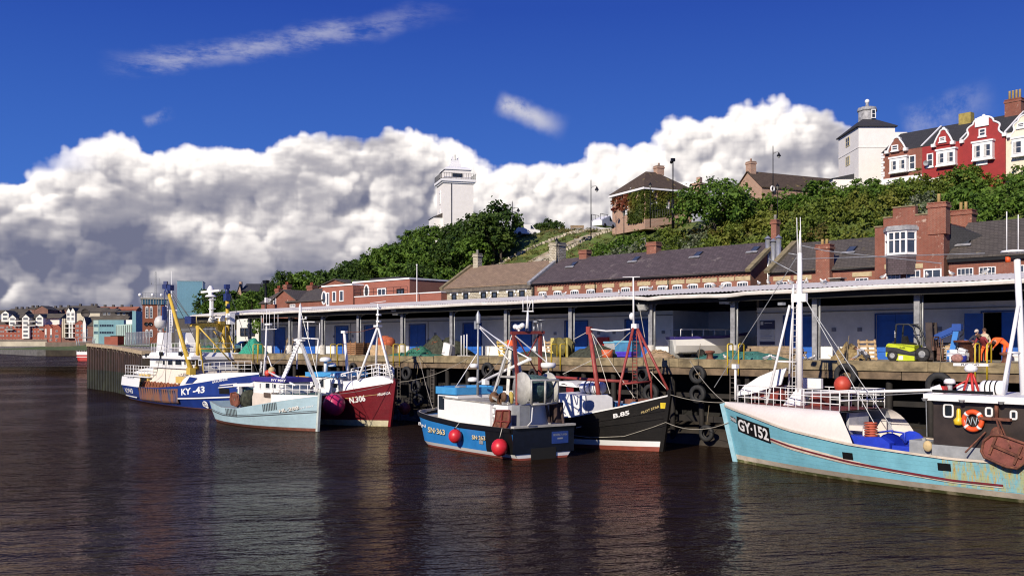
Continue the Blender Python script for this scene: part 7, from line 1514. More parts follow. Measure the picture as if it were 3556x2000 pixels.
mb=MB();tp=b.P(B(1478,440),0);mb.tube([b.P(B(1310,895),-1.6),tp],.1,8);mb.tube([b.P(B(1600,870),1.3),tp],.09,8);mb.tube([b.P(B(1590,880),-.8),tp],.09,8);mb.tube([b.P(B(1462,800),0),b.P(B(1480,250),0)],[.1,.06],8);mb.box(tp,(.5,.5,.15));q=b.P(B(1480,245),0);mb.tube([q+Vector((-.9,0,.0)),q+Vector((.9,0,.1))],.03,5)
for y_ in(290,345,400):q=b.P(B(1485,y_),0);mb.box(q,(.35,.25,.14))
mb.part('mast_tripod',CLEAN,b.t)
mb=MB();mb.tube([b.P(B(1232,915),-.6),b.P(B(1197,490),-.3)],[.14,.12],8);mb.box(b.P(B(1197,490),-.3),(.45,.35,.2));mb.part('derrick_post',CLEAN,b.t)
b.lines([[(B(1197,492),-.3),(B(1330,488),0),(B(1470,450),0)],[(B(1187,490),0),(B(1187,850),0)]],.025,RUST)
zb_=b.P(B(1000,985),-1.0).z;x0_,x1_=b.P(B(905,900),-1.3).x,b.P(B(1190,900),-1.3).x;zt_=b.P(B(1050,865),-1.3).z
b.house('wheelhouse',x0_,x1_-.5,-1.4,1.5,1.2,zt_,CLEAN);zr_=b.P(B(1050,838),-1.4).z
mb=MB();mb.bx(x0_-.2,x1_-.2,-1.6,1.7,zt_+.003,zr_+.1);flat_text(mb,'ARLANDA',(b.P(B(1080,850),-1.6).x,-1.61,zt_+.08),(1,0,0),(0,0,1),1.9,.22,1,.03);rf_=mb.part('roof',[pm('sky_blue_roof',(.06,.3,.6)),CLEAN],b.t)
for k in range(4):x=x0_+.5+k*(x1_-x0_-.8)/4;window(b.t,x,x+.65,zt_-.95,zt_-.15,-1.4,1,1,.07,[CLEAN,GLASS],d=.04)
q=b.P(B(1040,760),0);mb=MB();mb.tube([(q.x,0,zr_),(q.x,0,q.z+.5)],.16,9);mb.part('radar_post',CLEAN,b.t);dome(b,(q.x,0,b.P(B(1035,738),0).z),.5,.4);q=b.P(B(1090,780),.6);dome(b,(q.x,.6,q.z),.4,.35)
xg=b.P(B(1130,990),-1.5).x;mb=MB();mb.bx(xg+.9,xg+1.6,-1.6,1.6,1.4,zt_-.3);mb.bx(xg-1.0,xg-.4,-1.75,-1.65,1.4,zt_-.2);mb.bx(xg-.4,xg+.9,-1.75,-1.65,zt_-.5,zt_-.2);mb.part('shelter_side',CLEAN,b.t)
q0=b.P(B(790,945),-.8);q1=b.P(B(918,860),-.8);mb=MB();mb.bx(q0 .x,q1 .x,-.8,.6,q0 .z-.8,q1 .z);mb.part('yellow_casing',pm('ochre_paint',(.55,.3,.03),.5,.15),b.t)
mb=MB();mb.lathe([(.5,-.55),(.5,.55)],b.P(B(905,985),-1.4),14,0,Matrix.Rotation(R(90),4,'Y'));mb.part('white_drum',CLEAN,b.t)
mb=MB();mb.tube([b.P(B(1000,900),-1.5),b.P(B(1010,880),-1.5),b.P(B(1180,840),-1.5),b.P(B(1305,810),-1.4)],.05,6);mb.tube([b.P(B(1305,810),-1.4),b.P(B(1310,890),-1.4)],.05,6);mb.part('handrail',CLEAN,b.t)
h_=b.P(B(1112,1097),-3.0);buoy(b,tuple(h_),.9,'big magenta pink buoy between the pale blue and maroon hulls',pm('magenta_buoy',(.45,.02,.1),.4,.12));h_=b.P(B(1703,1130),2.6);buoy(b,tuple(h_),.5,'dull red buoy in the shadow right of the maroon bow',pm('dull_red_buoy',(.2,.02,.02),.6,.3))
# pale blue boat
PALEB=pm('pale_blue_hull_paint',(.36,.5,.56),.6,.1,1.0,[((.2,.25,.26),.63,2.6,(1,1,.35)),((.3,.22,.14),.7,2.2,(1.5,1.5,.3))],planks=.25)
b=Boat('pale_blue_boat','pale blue wooden fishing boat with white bow, net drum and white A shaped mast',(-14.9,74.6),(.68,-.735),14.6,4.9,[(.5,2.75),(-2.5,2.3),(-5.5,1.85),(-8.5,1.45),(-11.5,1.4),(-14.6,1.75)],-1,.12,.66,2.3,1.8,1.0)
ivm=b
b.hull([('w',-.7,0),('w',.22,1),('f',.5,1),('s',0,1)],[pm('rust_brown_boot',(.2,.07,.045),.8,.3),PALEB,pm('worn_rail',(.3,.29,.27),.8,.3)],.6,GREYP)
b.strip('rubbing_strake',lambda x:b.sheer(x)*.55,.06,pm('dark_strake',(.07,.08,.09),.7),0,1,.06);b.strip('upper_strake',lambda x:b.sheer(x)*.55+.12,.03,pm('dark_strake',(.07,.08,.09),.7),0,1,.04)
mb=MB();mb.beam((b.x0(-.4),0,-.4),(b.x0(2.95),0,2.95),.2,.26);mb.part('stem_post',pm('pale_stem',(.5,.55,.52),.6,.2),b.hullo)
xm=b.hit(B(590,1070)).x;zf=2.75;mb=MB()
for side in(-1,1):
 ro=[[],[]]
 for i in range(21):x=b.x0(2.7)-.05+(xm-b.x0(2.7))*i/20;ro[0].append(b.pt(x,b.sheer(x),side,.015));ro[1].append((x,side*(b.hb(x,b.sheer(x))+.01),max(b.sheer(x)+.02,zf+.02-.0*i)))
 mb.grid(ro)
 if side<0:e0=ro[1]
 else:e1=ro[1]
fw_=mb.part('bow_bulwark',CLEAN,b.t);mb=MB();mb.grid([e0,e1],sm=False);mb.part('foredeck',pm('green_deck',(.05,.12,.09),.7,.3),b.t)
b.rail(e0[1:20:3],.8,CLEAN,bars=2,r=.035);b.rail(e1[1:20:3],.8,CLEAN,bars=2,r=.035)
b.text('HL·288',B(655,1166),B(820,1136),B(655,1138),pm('white_3d_letters',(.8,.78,.72),.5),'registration_lettering',.02,.05,None,pm('dark_strake',(.07,.08,.09)));b.text('IVY MAY',B(830,1138),B(945,1115),B(830,1122),CLEAN,'name_lettering',.0,.04)
for k in range(17):
 mb=MB();xx=b.hit(B(520+(k%9)*14 if k<9 else 205+(k-9)*12,1130)).x;zz=b.sheer(xx);mb.beam(b.pt(xx,zz-.05,-1,.03),b.pt(xx-.05,zz-.62,-1,.03),.05,.05);mb.part('fender_rib',pm('dark_strake',(.07,.08,.09)),b.hullo)
AW=CLEAN;tp=b.P(B(825,560),0);mb=MB();mb.beam(b.P(B(590,1095),-1.5),tp,.26,.26);mb.beam(b.P(B(975,960),1.4),tp,.24,.24);mb.part('a_mast',AW,b.t)
mb=MB();f0,f1=b.P(B(590,1095),-1.85),tp+Vector((0,-.3,0))
for k in range(22):q=f0 .lerp(f1,k/22);mb.tube([q+Vector((-.15,0,0)),q+Vector((.15,0,0))],.02,4)
mb.part('mast_rungs',CLEAN,b.t)
mb=MB();mb.tube([b.P(B(822,570),0),b.P(B(828,275),0)],[.17,.1],9);mb.lathe([(.12,0),(.02,.3)],b.P(B(828,280),0),7);q=b.P(B(828,292),0);mb.tube([q+Vector((-1.2,0,0)),q+Vector((1.4,.2,0))],.03,5);q=b.P(B(830,382),0);mb.tube([q,q+Vector((.9,0,0))],.03,5);mb.ball(q+Vector((.8,0,.1)),.09);mb.box(b.P(B(822,560),0),(1.2,.3,.12));mb.part('topmast',CLEAN,b.t)
mb=MB();mb.tube([b.P(B(770,558),0),b.P(B(830,540),.1),b.P(B(985,548),.6)],.06,6);mb.tube([b.P(B(980,550),.6),b.P(B(960,800),.8)],.06,6);mb.tube([b.P(B(895,545),.3),b.P(B(890,400),.3)],.05,6);mb.tube([b.P(B(850,403),.2),b.P(B(950,406),.4)],.04,5);mb.tube([b.P(B(990,550),.6),b.P(B(990,415),.6)],.03,5);mb.tube([b.P(B(800,800),.2),b.P(B(800,560),.2)],.07,6);mb.part('yard',CLEAN,b.t)
mb=MB();mb.tube([b.P(B(530,855),.3),b.P(B(545,440),.3)],[.1,.07],8);mb.tube([b.P(B(605,830),.5),b.P(B(555,690),.3)],.05,6);mb.tube([b.P(B(518,855),-.2),b.P(B(530,700),.2)],.05,6);q=b.P(B(560,425),.3);mb.box(q,(.9,.2,.14));
for dx,yt in((-.9,350),(-.5,330),(.0,300),(.5,310),(1.3,330),(1.9,350)):q2=b.P(B(545,465),.3);mb.tube([q2+Vector((dx,0,0)),Vector((q2 .x+dx,q2 .y,b.P(B(560,yt),.3).z))],.022,5)
mb.tube([b.P(B(500,470),.3),b.P(B(630,465),.3)],.03,5);mb.part('aft_mast',CLEAN,b.t)
mb=MB();mb.tube([b.P(B(553,820),.0),b.P(B(790,940),-.9)],.08,7);mb.part('derrick',CLEAN,b.t)
b.lines([[(B(828,300),0),(B(1005,980),0)],[(B(560,800),.3),(B(800,610),0)],[(B(820,570),0),(B(905,830),.6)],[(B(835,565),0),(B(940,830),.8)]],.022,GALV)
x0_,x1_=b.P(B(440,900),-1.1).x,b.P(B(690,900),-1.1).x;zt_=b.P(B(560,905),-1.1).z
wh=b.house('wheelhouse',x0_,x1_,-1.15,1.25,1.0,zt_,WHITE)
mb=MB();zv=b.P(B(560,882),-1.2).z;mb.bx(x0_-.1,x1_+.3,-1.3,1.4,zt_+.003,zv+.12);flat_text(mb,'IVY MAY',(b.P(B(585,895),-1.3).x,-1.31,zt_+.06),(1,0,0),(0,0,1),2.3,.2,1,.03);mb.part('visor',[pm('violet_blue_paint',(.04,.03,.22),.5,.1),CLEAN],b.t)
for(xl_,xr_)in((488,502),(537,577),(592,630),(640,665)):a=b.P(B(xl_,965),-1.15);c=b.P(B(xr_,915),-1.15);window(wh,a.x,c.x,a.z,c.z,-1.15,1,1,.06,[CLEAN,GLASS],d=.04)
zz=zv+.12;mb=MB();q=b.P(B(556,870),0);mb.ball((q.x,0,zz+.25),.28);mb.ball((q.x+.9,0,zz+.2),.22);mb.part('orange_float',pm('float_red',(.6,.06,.03),.5),b.t);mb=MB();mb.ball((q.x+.5,.1,zz+.5),.3);mb.part('coiled_rope',pm('buff_rope',(.55,.42,.22)),b.t)
q0=b.P(B(430,1125),-1.3);q1=b.P(B(620,1000),-1.3);mb=MB();mb.prism([(q0 .x,-1.35,.9),(q1 .x,-1.35,.9),(q1 .x,-1.35,b.P(B(600,1010),-1.35).z),(q0 .x+.2,-1.35,b.P(B(460,1000),-1.35).z),(q0 .x,-1.35,b.P(B(432,1030),-1.35).z)],(0,2.4,0));mb.part('casing',pm('cream_white_casing',(.66,.58,.5),.6,.1,2),b.t)
for(xl_,xr_,yt_,yb_)in((525,575,1000,1035),(590,640,1000,1045)):a=b.P(B(xl_,yb_),-1.4);c=b.P(B(xr_,yt_),-1.4);mb=MB();mb.bx(a.x,c.x,-1.45,-1.36,a.z,c.z);mb.part('hatch',pm('brown_hatch',(.1,.07,.05),.7),b.t)
q=b.P(B(365,1055),-.9);mb=MB();My=Matrix.Rotation(R(78),4,'Z')@Matrix.Rotation(R(90),4,'X');mb.lathe([(0,-.05),(1.05,-.05),(1.05,.05),(0,.05)],(q.x-.25,-.6,q.z),22,0,My);mb.part('drum_flange',pm('sage_green_flange',(.16,.27,.2),.6,.15),b.t)
mb=MB();mb.lathe([(0,-.0),(.8,0),(.85,.8),(0,.8)],(q.x+.0,-.6,q.z),18,0,Matrix.Rotation(R(90),4,'Y'));mb.part('net_drum',NETD,b.t)
mb=MB();g0=b.P(B(325,1120),-1.2);g1=b.P(B(322,945),-1.2);mb.beam(g0,g1,.3,.22);mb.beam((g0 .x,1.3,g0 .z),(g1 .x,1.3,g1 .z),.3,.22);mb.beam(b.P(B(275,935),-1.2),b.P(B(440,930),-1.2),.22,.26);mb.beam((g1 .x,-1.2,g1 .z),(g1 .x,1.3,g1 .z),.25,.2);mb.beam(b.P(B(300,960),-1.2),b.P(B(440,915),-1.0),.12,.12);mb.part('stern_gallows',WHITE,b.t)
mb=MB();cs=(B(250,1000),B(285,995),B(310,1020),B(318,1090),B(295,1113),B(255,1100),B(245,1050));mb.prism([tuple(b.P(c,-1.5))for c in cs],(0,-.12,0));tdo=mb.part('trawl_door',pm('brown_rust_door',(.18,.06,.035),.8,.4),b.t);mb=MB();mb.tube([b.P(c,-1.64)for c in cs],.05,5,0,True);mb.part('door_rib',RUST,tdo)
# navy beam trawler at the far end
NAVY=pm('navy_hull_paint',(.012,.035,.2),.4,.15,.8);RUSTY=pm('rust_worn_navy',(.03,.06,.15),.6,.3,.5,[((.24,.095,.035),.36,.5,(1.4,1.4,.5)),((.14,.11,.07),.52,.9,(1.5,1.5,.5)),((.05,.08,.13),.56,.8,(1.6,1.6,.5)),((.36,.15,.04),.62,1.4,(3,3,.4))])
b=Boat('navy_beam_trawler','large navy blue beam trawler with white wheelhouse and yellow derricks',(-25.8,97.3),(.62,-.785),31,8.4,[(1.6,3.75),(-2,3.3),(-6,2.75),(-10,2.3),(-16,1.9),(-24,1.7),(-31,1.75)],-1,.4,.84,2.5,3.4,1.1,.5,wlw=.95)
sat=b
b.hull([('w',-.8,0),('w',.08,1),('f',.5,1),('s',0,1)],[pm('pink_antifouling',(.35,.16,.15),.8,.2),NAVY,CLEAN],.5,pm('rusty_deck',(.18,.09,.05),.85,.4))
def cl(x):return b.sheer(x)
tL=lambda p:-b.hit(p).x/31
b.strip('white_line',lambda x:b.sheer(x)*.42,.13,CLEAN,0,tL(K6(1040,1140)),.03);b.strip('white_line',lambda x:b.sheer(x)*.27,.13,CLEAN,tL(K6(370,1105)),1,.03)
b.strip('rusty_side',lambda x:b.sheer(x)*.54,1.5,RUSTY,tL(K6(1035,1000)),tL(K6(400,1000)),.015,False)
mb=MB()
for k in range(17):xx=b.hit(K6(415+k*37,1080)).x;mb.beam(b.pt(xx,1.75,-1,.06),b.pt(xx-.25,.25,-1,.06),.07,.07)
mb.part('fender_bars',pm('dark_navy_bar',(.02,.025,.06),.6),b.hullo)
b.text('KY -43',K6(1112,1075),K6(1503,1030),K6(1115,965),CLEAN,'registration_lettering',.03);b.text('KY43',K6(190,1030),K6(305,1042),K6(190,955),CLEAN,'registration_lettering',.02);b.text('SATURNUS',K6(1632,873),K6(1888,820),K6(1632,838),CLEAN,'name_lettering',.02)
h_=b.hit(K6(1518,1232));mb=MB();n_=16;mb.tube([b.pt(h_.x+.33*math.cos(i*2*math.pi/n_),h_.z+.33*math.sin(i*2*math.pi/n_),-1,.03)for i in range(n_)],.06,5,0,True);mb.tube([b.pt(h_.x-.3,h_.z,-1,.03),b.pt(h_.x+.3,h_.z,-1,.03)],.05,4);mb.tube([b.pt(h_.x,h_.z-.3,-1,.03),b.pt(h_.x,h_.z+.3,-1,.03)],.05,4);mb.part('thruster_mark',CLEAN,b.hullo)
h0=b.hit(K6(1750,1050));mb=MB();h1=b.hit(K6(1915,960));mb.grid([[b.pt(h0 .x,h0 .z,-1,.03),b.pt(h1 .x,h0 .z,-1,.03)],[b.pt(h0 .x,h1 .z,-1,.03),b.pt(h1 .x,h1 .z,-1,.03)]],sm=False);mb.part('anchor_pocket',BLACKP,b.hullo)
for(p0,p1)in((K6(1760,908),K6(2050,878)),(K6(1735,948),K6(1990,925))):
 mb=MB();a,c=b.hit(p0),b.hit(p1);mb.tube([b.pt(a.x+(c.x-a.x)*k/6,a.z+(c.z-a.z)*k/6,-1,.03)for k in range(7)],.06,5);mb.part('bow_stripe',CLEAN,b.hullo)
xm=b.hit(K6(1080,910)).x;mb=MB()
for side in(-1,1):
 ro=[[],[]]
 for i in range(31):f=i/30;x=b.x0(3.7)-.1+(xm-b.x0(3.7))*f;hgt=(.12+.75*min(1,f*1.6)**.8)*(1-max(0,(f-.82)/.18)**2.2);ro[0].append(b.pt(x,b.sheer(x),side,.0));ro[1].append((x,side*(b.hb(x,b.sheer(x))-.03*1),b.sheer(x)+hgt))
 mb.grid(ro)
 if side<0:eS=ro[1]
 else:eP=ro[1]
mb.part('bow_bulwark',CLEAN,b.t);mb=MB();mb.grid([eS[:24],eP[:24]],sm=False);mb.part('foredeck',GREYP,b.t)
mb=MB();h0,h1=b.hit(K6(1180,880)),b.hit(K6(1300,870));mb.grid([[b.pt(h0 .x,h0 .z,-1,.04),b.pt(h1 .x,h1 .z,-1,.04)],[b.pt(h0 .x+.9,h0 .z+.75,-1,.03),b.pt(h1 .x+.9,h1 .z+.55,-1,.03)]]);mb.part('navy_flash',NAVY,b.t)
b.rail(eS[2:20:2],1.1,WHITE,bars=3,r=.028);b.rail(eP[2:20:2],1.1,WHITE,bars=3,r=.028)
xs=b.hit(K6(400,930)).x;mb=MB();ro=[]
for z_,o_ in((0,.01),(1.05,-.1)):
 pts_=[b.pt(xs+(b.x1(2.1)-xs)*k/8,b.sheer(-28),-1,o_)for k in range(9)];pts_+=[(p[0],-p[1],p[2])for p in reversed(pts_)];ro.append([(x,y,z+z_)for x,y,z in pts_])
mb.grid(ro,sm=False);mb.bx(b.x1(2.1)-.35,xs+.2,-3.1,3.1,b.sheer(-28)+1.06,b.sheer(-28)+1.2);sb=mb.part('stern_bulwark',CLEAN,b.t)
b.text('A S A',K6(195,785),K6(310,795),K6(200,752),pm('faint_grey_letters',(.25,.27,.32),.6),'stern_lettering',0,.02);zS=b.sheer(-28)+1.2;xq=b.x1(2.1)
b.rail([(xs+1.6,-3.0,zS),(xq,-3.0,zS),(xq,3.0,zS),(xs+1.6,3.0,zS)],1.2,CLEAN,bars=3,r=.032)
w0=b.P(K6(560,840),-2.6).x;w1=b.P(K6(1330,840),-2.6).x;zA=1.6;zB=b.P(K6(900,615),-2.6).z;zC=b.P(K6(900,460),-2.6).z;zD=b.P(K6(900,370),-2.6).z
mb=MB();mb.hexa([(w0,-2.8,zA),(w1+.6,-2.8,zA),(w1+.6,2.8,zA),(w0,2.8,zA),(w0+.9,-2.4,zB),(w1,-2.4,zB),(w1,2.4,zB),(w0+.9,2.4,zB)]);mb.part('deckhouse',pm('warm_white_paint',(.78,.7,.6),.5,.06),b.t)
mb=MB();mb.bx(w0+.5,w1+.3,-2.83,-2.81,zA,zA+.55);mb.part('yellow_band',pm('cream_yellow_paint',(.65,.45,.12),.5,.1),b.t)
wh=b.house('wheelhouse',w0+.8,w1+.2,-2.7,2.7,zB+.003,zC,CLEAN)
for(xl_,xr_)in((885,975),(1010,1125),(1160,1195),(1290,1350),(1400,1450),(800,845)):a=b.P(K6(xl_,575),-2.7);c=b.P(K6(xr_,480),-2.7);window(wh,a.x,c.x,a.z,c.z,-2.7,1,1,.08,[CLEAN,GLASS],d=.05)
mb=MB();
for k in range(7):a=b.P(K6(690+k*16,575),-2.7);mb.bx(a.x,a.x+.07,-2.76,-2.703,zB+.5,zC-.2)
mb.part('louvres',GREYP,wh)
for k in range(4):y=-2.2+k*1.15;mb=MB();mb.bx(w1+.203,w1+.25,y,y+.9,zB+.75,zC-.25);mb.part('front_window',GLASS,wh)
mb=MB();mb.bx(w0-.3,w1+.7,-3.2,3.2,zC+.003,zC+.3);mb.hexa([(w0+1,-3.0,zC+.303),(w1+.6,-3.0,zC+.303),(w1+.6,3.0,zC+.303),(w0+1,3.0,zC+.303),(w0+1.2,-2.7,zD+.1),(w1+.2,-2.7,zD+.1),(w1+.2,2.7,zD+.1),(w0+1.2,2.7,zD+.1)]);mb.part('bridge_roof',CLEAN,b.t)
mb=MB();[mb.box(b.P(K6(x,y),-3.1),(.5,.3,.4))for x,y in((535,405),(770,375),(780,425),(1095,378))];mb.part('floodlight',BLACKP,b.t)
mb=MB();flat_text(mb,'SATURNUS',(b.P(K6(1080,690),-2.72).x,-2.84,zB-1.0),(1,0,.12),(0,0,1),3.0,.35,0,.02);mb.part('name_lettering',BLACKP,b.t)
b.rail([(w0+1,-2.6,zD+.1),(w1,-2.6,zD+.1),(w1,2.6,zD+.1)],1.0,CLEAN,bars=2,r=.03)
def funnel(xb0,xb1,xt0,xt1,yb,yt,y,nm='exhaust_funnel'):
 a,c,d,e=b.P(G2(xb0,yb),y),b.P(G2(xb1,yb),y),b.P(G2(xt1,yt),y),b.P(G2(xt0,yt),y);mb=MB();mb.prism([tuple(q)for q in(a,c,d,e)],(0,.9,0));return mb.part(nm,CLEAN,b.t)
f1=funnel(430,560,455,545,1330,1000,-2.2);funnel(800,990,810,900,1310,1005,1.2)
mb=MB();q=b.P(G2(508,860),-1.8);mb.tube([b.P(G2(508,1000),-1.8),q],.18,8);mb.lathe([(0,-.75),(.5,-.75),(.72,-.4),(.75,0),(.6,.45),(.3,.68),(0,.72)],b.P(G2(508,830),-1.8),16);mb.part('satellite_dome',pm('grey_white_dome',(.55,.54,.52),.5,.05),b.t)
mb=MB();x_=b.P(G2(690,900),0).x
for s,t_ in((-.4,0),(.4,0)):mb.tube([b.P(G2(650+60*(s>0),1000),0),b.P(G2(655+25*(s>0),640),0)],.07,5)
for k in range(14):mb.tube([b.P(G2(650+k*.3,1000-k*26),0),b.P(G2(705-k*1.8,1000-k*26),0)],.04,4)
mb.tube([b.P(G2(550,645),0),b.P(G2(770,645),0)],.07,5);mb.tube([b.P(G2(555,645),0),b.P(G2(550,600),0)],.06,5);mb.tube([b.P(G2(600,1000),-.6),b.P(G2(590,560),-.6)],.05,5);mb.ball(b.P(G2(605,600),0),.2);mb.part('signal_mast',CLEAN,b.t)
YEL=pm('derrick_yellow',(.62,.42,.06),.45,.15,1,[((.3,.16,.03),.64,2)]);NB=pm('navy_block',(.02,.035,.14),.5,.3)
d0=b.P(K6(1270,670),-3.0);d1=b.P(G2(640,385),-3.6);d2=b.P(G2(590,260),-3.7);mb=MB();mb.tube([d0,d1],[.24,.18],12);mb.box(d0,(1.1,.6,.7));dk=mb.part('derrick',YEL,b.t)
mb=MB();mb.tube([d1+Vector((0,0,-.1)),d2],.22,8);mb.box(d2,(.6,.5,.5),.4);mb.box(d2+Vector((-.1,0,.4)),(.4,.3,.4),.9);mb.box(d1+Vector((.45,0,.7)),(.6,.5,.6),.3);mb.tube([d2+Vector((-.4,0,-.4)),d2+Vector((-.5,0,-2.6))],.06,6);mb.box(d2+Vector((-.5,0,-2.9)),(.45,.4,1.5));mb.part('derrick_block',NB,dk)
e0=b.P(K6(1900,560),3.0);e1=b.P(G2(1585,400),3.0);e2=b.P(G2(1580,260),3.0);mb=MB();mb.tube([e0,e1],[.24,.2],12);dk2=mb.part('derrick',YEL,b.t);mb=MB();mb.tube([e1,e2],.24,8);mb.box(e2,(.6,.5,.5));mb.box(e2+Vector((0,0,-1.2)),(.8,.5,.8));mb.box(e2+Vector((.35,0,-2.2)),(.3,.3,.5));mb.part('derrick_block',NB,dk2)
gz0=b.P(G2(1300,880),0).z
mb=MB();g0,g1=b.P(G2(1010,870),-2.6),b.P(G2(1610,870),2.6);gx=(g0 .x+g1 .x)/2
gl0=b.P(K6(1375,640),-2.4);gl1=b.P(G2(1110,890),-2.4);gr0=b.P(K6(1840,620),2.4);gr1=b.P(G2(1520,890),2.4)
mb.tube([gl0,gl1],.2,10);mb.tube([gr0,gr1],.2,10)
mb.tube([b.P(K6(1490,700),-2.0),b.P(G2(1085,900),-2.4)],.11,8);mb.tube([b.P(K6(2120,630),2.2),b.P(G2(1580,950),2.4)],.11,8)
mb.tube([b.P(G2(1150,1268),-2.4),b.P(G2(1700,1278),2.4)],.08,7);mb.tube([b.P(G2(1130,920),-2.4),b.P(K6(2030,600),1.5)],.075,7);mb.tube([b.P(G2(1510,1000),2.4),b.P(K6(1580,590),-1.2)],.06,7);mb.tube([b.P(G2(1370,985),1.0),b.P(K6(1800,170),1.2)],.08,7);mb.tube([b.P(K6(1730,100),1.2),b.P(K6(2040,530),2)],.08,7)
mb.part('gantry',YEL,b.t)
mb=MB();top_=[b.P(G2(x,y),-2.6+5.2*(x-1010)/590)for x,y in((1010,850),(1600,850),(1600,890),(1530,900),(1500,1000),(1440,960),(1420,910),(1240,905),(1200,935),(1150,1010),(1130,900),(1010,900))];mb.prism([tuple(p)for p in top_],(-.6,0,0));mb.box(b.P(G2(1495,830),1.6),(.7,.6,.7));mb.part('gantry_top',YEL,b.t)
mb=MB();mb.tube([b.P(G2(1085,850),-2.2),b.P(G2(1085,745),-2.2),b.P(G2(1480,740),1.4)],.06,5);mb.tube([b.P(G2(1085,825),-2.2),b.P(G2(1440,825),1.2)],.05,5);mb.part('gantry_rail',pm('pale_yellow_rail',(.6,.48,.2),.5),b.t)
rx=b.P(G2(1320,840),0);rt_=b.P(G2(1320,440),0);mb=MB();mb.tube([(rx.x,0,rx.z),(rx.x,0,rx.z+.5),(rx.x,0,rt_.z)],[.4,.17,.15],9);mb.tube([(rx.x+.6,0,rx.z+.5),(rx.x+.6,0,rt_.z)],.05,5)
for y_ in(780,620,470):q=b.P(G2(1340,y_),0);mb.box(q,(1.1,.4,.08))
q=b.P(G2(1315,425),0);mb.lathe([(.62,0),(.5,.18),(.2,.25),(.42,.7),(.28,1.0),(.15,1.2)],(q.x,0,q.z),12);q=b.P(G2(1315,335),0);mb.box((q.x,0,q.z),(4.6,.2,.22),.06);mb.part('radar_mast',CLEAN,b.t)
q=b.P(G2(1500,748),1.6);mb=MB();mb.box(tuple(q),(3.6,.25,.24));mb.lathe([(.4,-.5),(.35,-.1)],tuple(q),8);mb.box(b.P(G2(1640,780),2.2),(1.0,.6,1.2));mb.part('second_radar',CLEAN,b.t)
b.lines([[(G2(670,360),-3.6),(G2(990,790),-2.6)],[(G2(690,380),-3.6),(G2(1000,800),-2.6)],[(G2(700,340),-3.6),(G2(980,770),-2.6)],[(G2(1635,370),3),(G2(2000,1440),2),(K6(2400,720),.6)],[(G2(700,420),-3.6),(K6(1560,560),0)],[(G2(1525,370),3),(G2(1220,490),0)],[(G2(660,480),-3.5),(K6(700,700),-3.2),(K6(560,850),-3.2)],[(G2(640,480),-3.5),(K6(840,860),-3)],[(G2(470,1000),-2.2),(G2(340,1180),-2.2)],[(K6(240,270),0),(K6(1500,275),0)]],.03,pm('dark_wire',(.06,.06,.06),.5))
mb=MB();q=b.P(G2(985,800),-2.6);mb.box(tuple(q),(1.1,.6,.8),.3);mb.part('hoist_block',NB,b.t)
mb=MB();xx0,xx1=b.P(K6(450,870),-3.3).x,b.P(K6(1060,880),-3.3).x
for k in range(11):x=xx0+(xx1-xx0)*(k+.5)/11;mb.torus((x,-3.2,1.95+.05*(k%2)),.38,.13,Matrix.Rotation(R(70),4,'X'),12,6)
mb.part('rubber_rollers',pm('rusty_rollers',(.22,.07,.03),.85,.4),b.t)
mb=MB();q0=b.P(K6(405,850),-2.9);q1=b.P(K6(545,725),-2.9);mb.bx(q0 .x,q1 .x,-2.9,2.9,1.5,q1 .z);mb.part('aft_casing',pm('cream_yellow_paint',(.65,.45,.12)),b.t);mb=MB();mb.bx(q0 .x+.5,q1 .x-.3,-2.95,-2.903,1.7,q1 .z-.2);mb.part('door',BLACKP,b.t)
mb=MB();mb.prism([tuple(b.P(K6(*c),-2.6))for c in((300,690),(420,640),(640,590),(640,720),(560,715),(400,735))],(0,5.2,0));mb.part('boat_deck',CLEAN,b.t)
mb=MB();q0=b.P(K6(1020,835),-2.95);q1=b.P(K6(1170,770),-2.95);mb.bx(q0 .x,q1 .x,-3.0,-2.0,q0 .z-.2,q1 .z);mb.part('winch',pm('cream_yellow_paint',(.65,.45,.12)),b.t)
# small boat half hidden behind the black boat
b=Boat('small_dark_boat','small dark boat with white cabin top and red panel lying behind the blue catamaran',(4.2,70.6),(.717,-.697),10,3.4,[(.5,2.2),(-4,1.5),(-10,1.5)],-1,.2,.7)
b.hull([('w',-.5,0),('w',.2,0),('s',0,0)],[BLK,BLK],.5,GREYP)
q0=b.P(C(1290,760),-1.2);q1=b.P(C(1470,680),-1.2);q2_=b.P(C(1380,668),-1.2)
mb=MB();mb.prism([(q0 .x,-1.3,q2_.z-.25),(q1 .x,-1.3,q2_.z-.35),(q1 .x-.5,-1.3,q2_.z),(q0 .x,-1.3,q2_.z+.05)],(0,2.6,0));[mb.tube([(q0 .x+.5+dx+.12*k,-1.32,q2_.z-.17+.05*math.sin(k*.9))for k in range(6)],[.01,.03,.035,.03,.02,.005],5,1)for dx in(0,1.5)];mb.part('cabin_top',[CLEAN,BLACKP],b.t)
mb=MB();mb.bx(q0 .x+.2,q1 .x-.6,-1.1,1.1,1.0,q2_.z-.36);ch=mb.part('cabin',BLACKP,b.t);a=b.P(C(1370,770),-1.1);c=b.P(C(1432,695),-1.1);mb=MB();mb.bx(a.x,c.x,-1.14,-1.103,a.z,c.z);mb.part('red_panel',pm('dark_red_panel',(.22,.02,.02),.5),ch)
mb=MB();mb.bx(q0 .x-5.6,q0 .x-3.4,-1.2,.8,1.0,b.P(C(700,735),-1.2).z);mb.part('white_box',CLEAN,b.t)
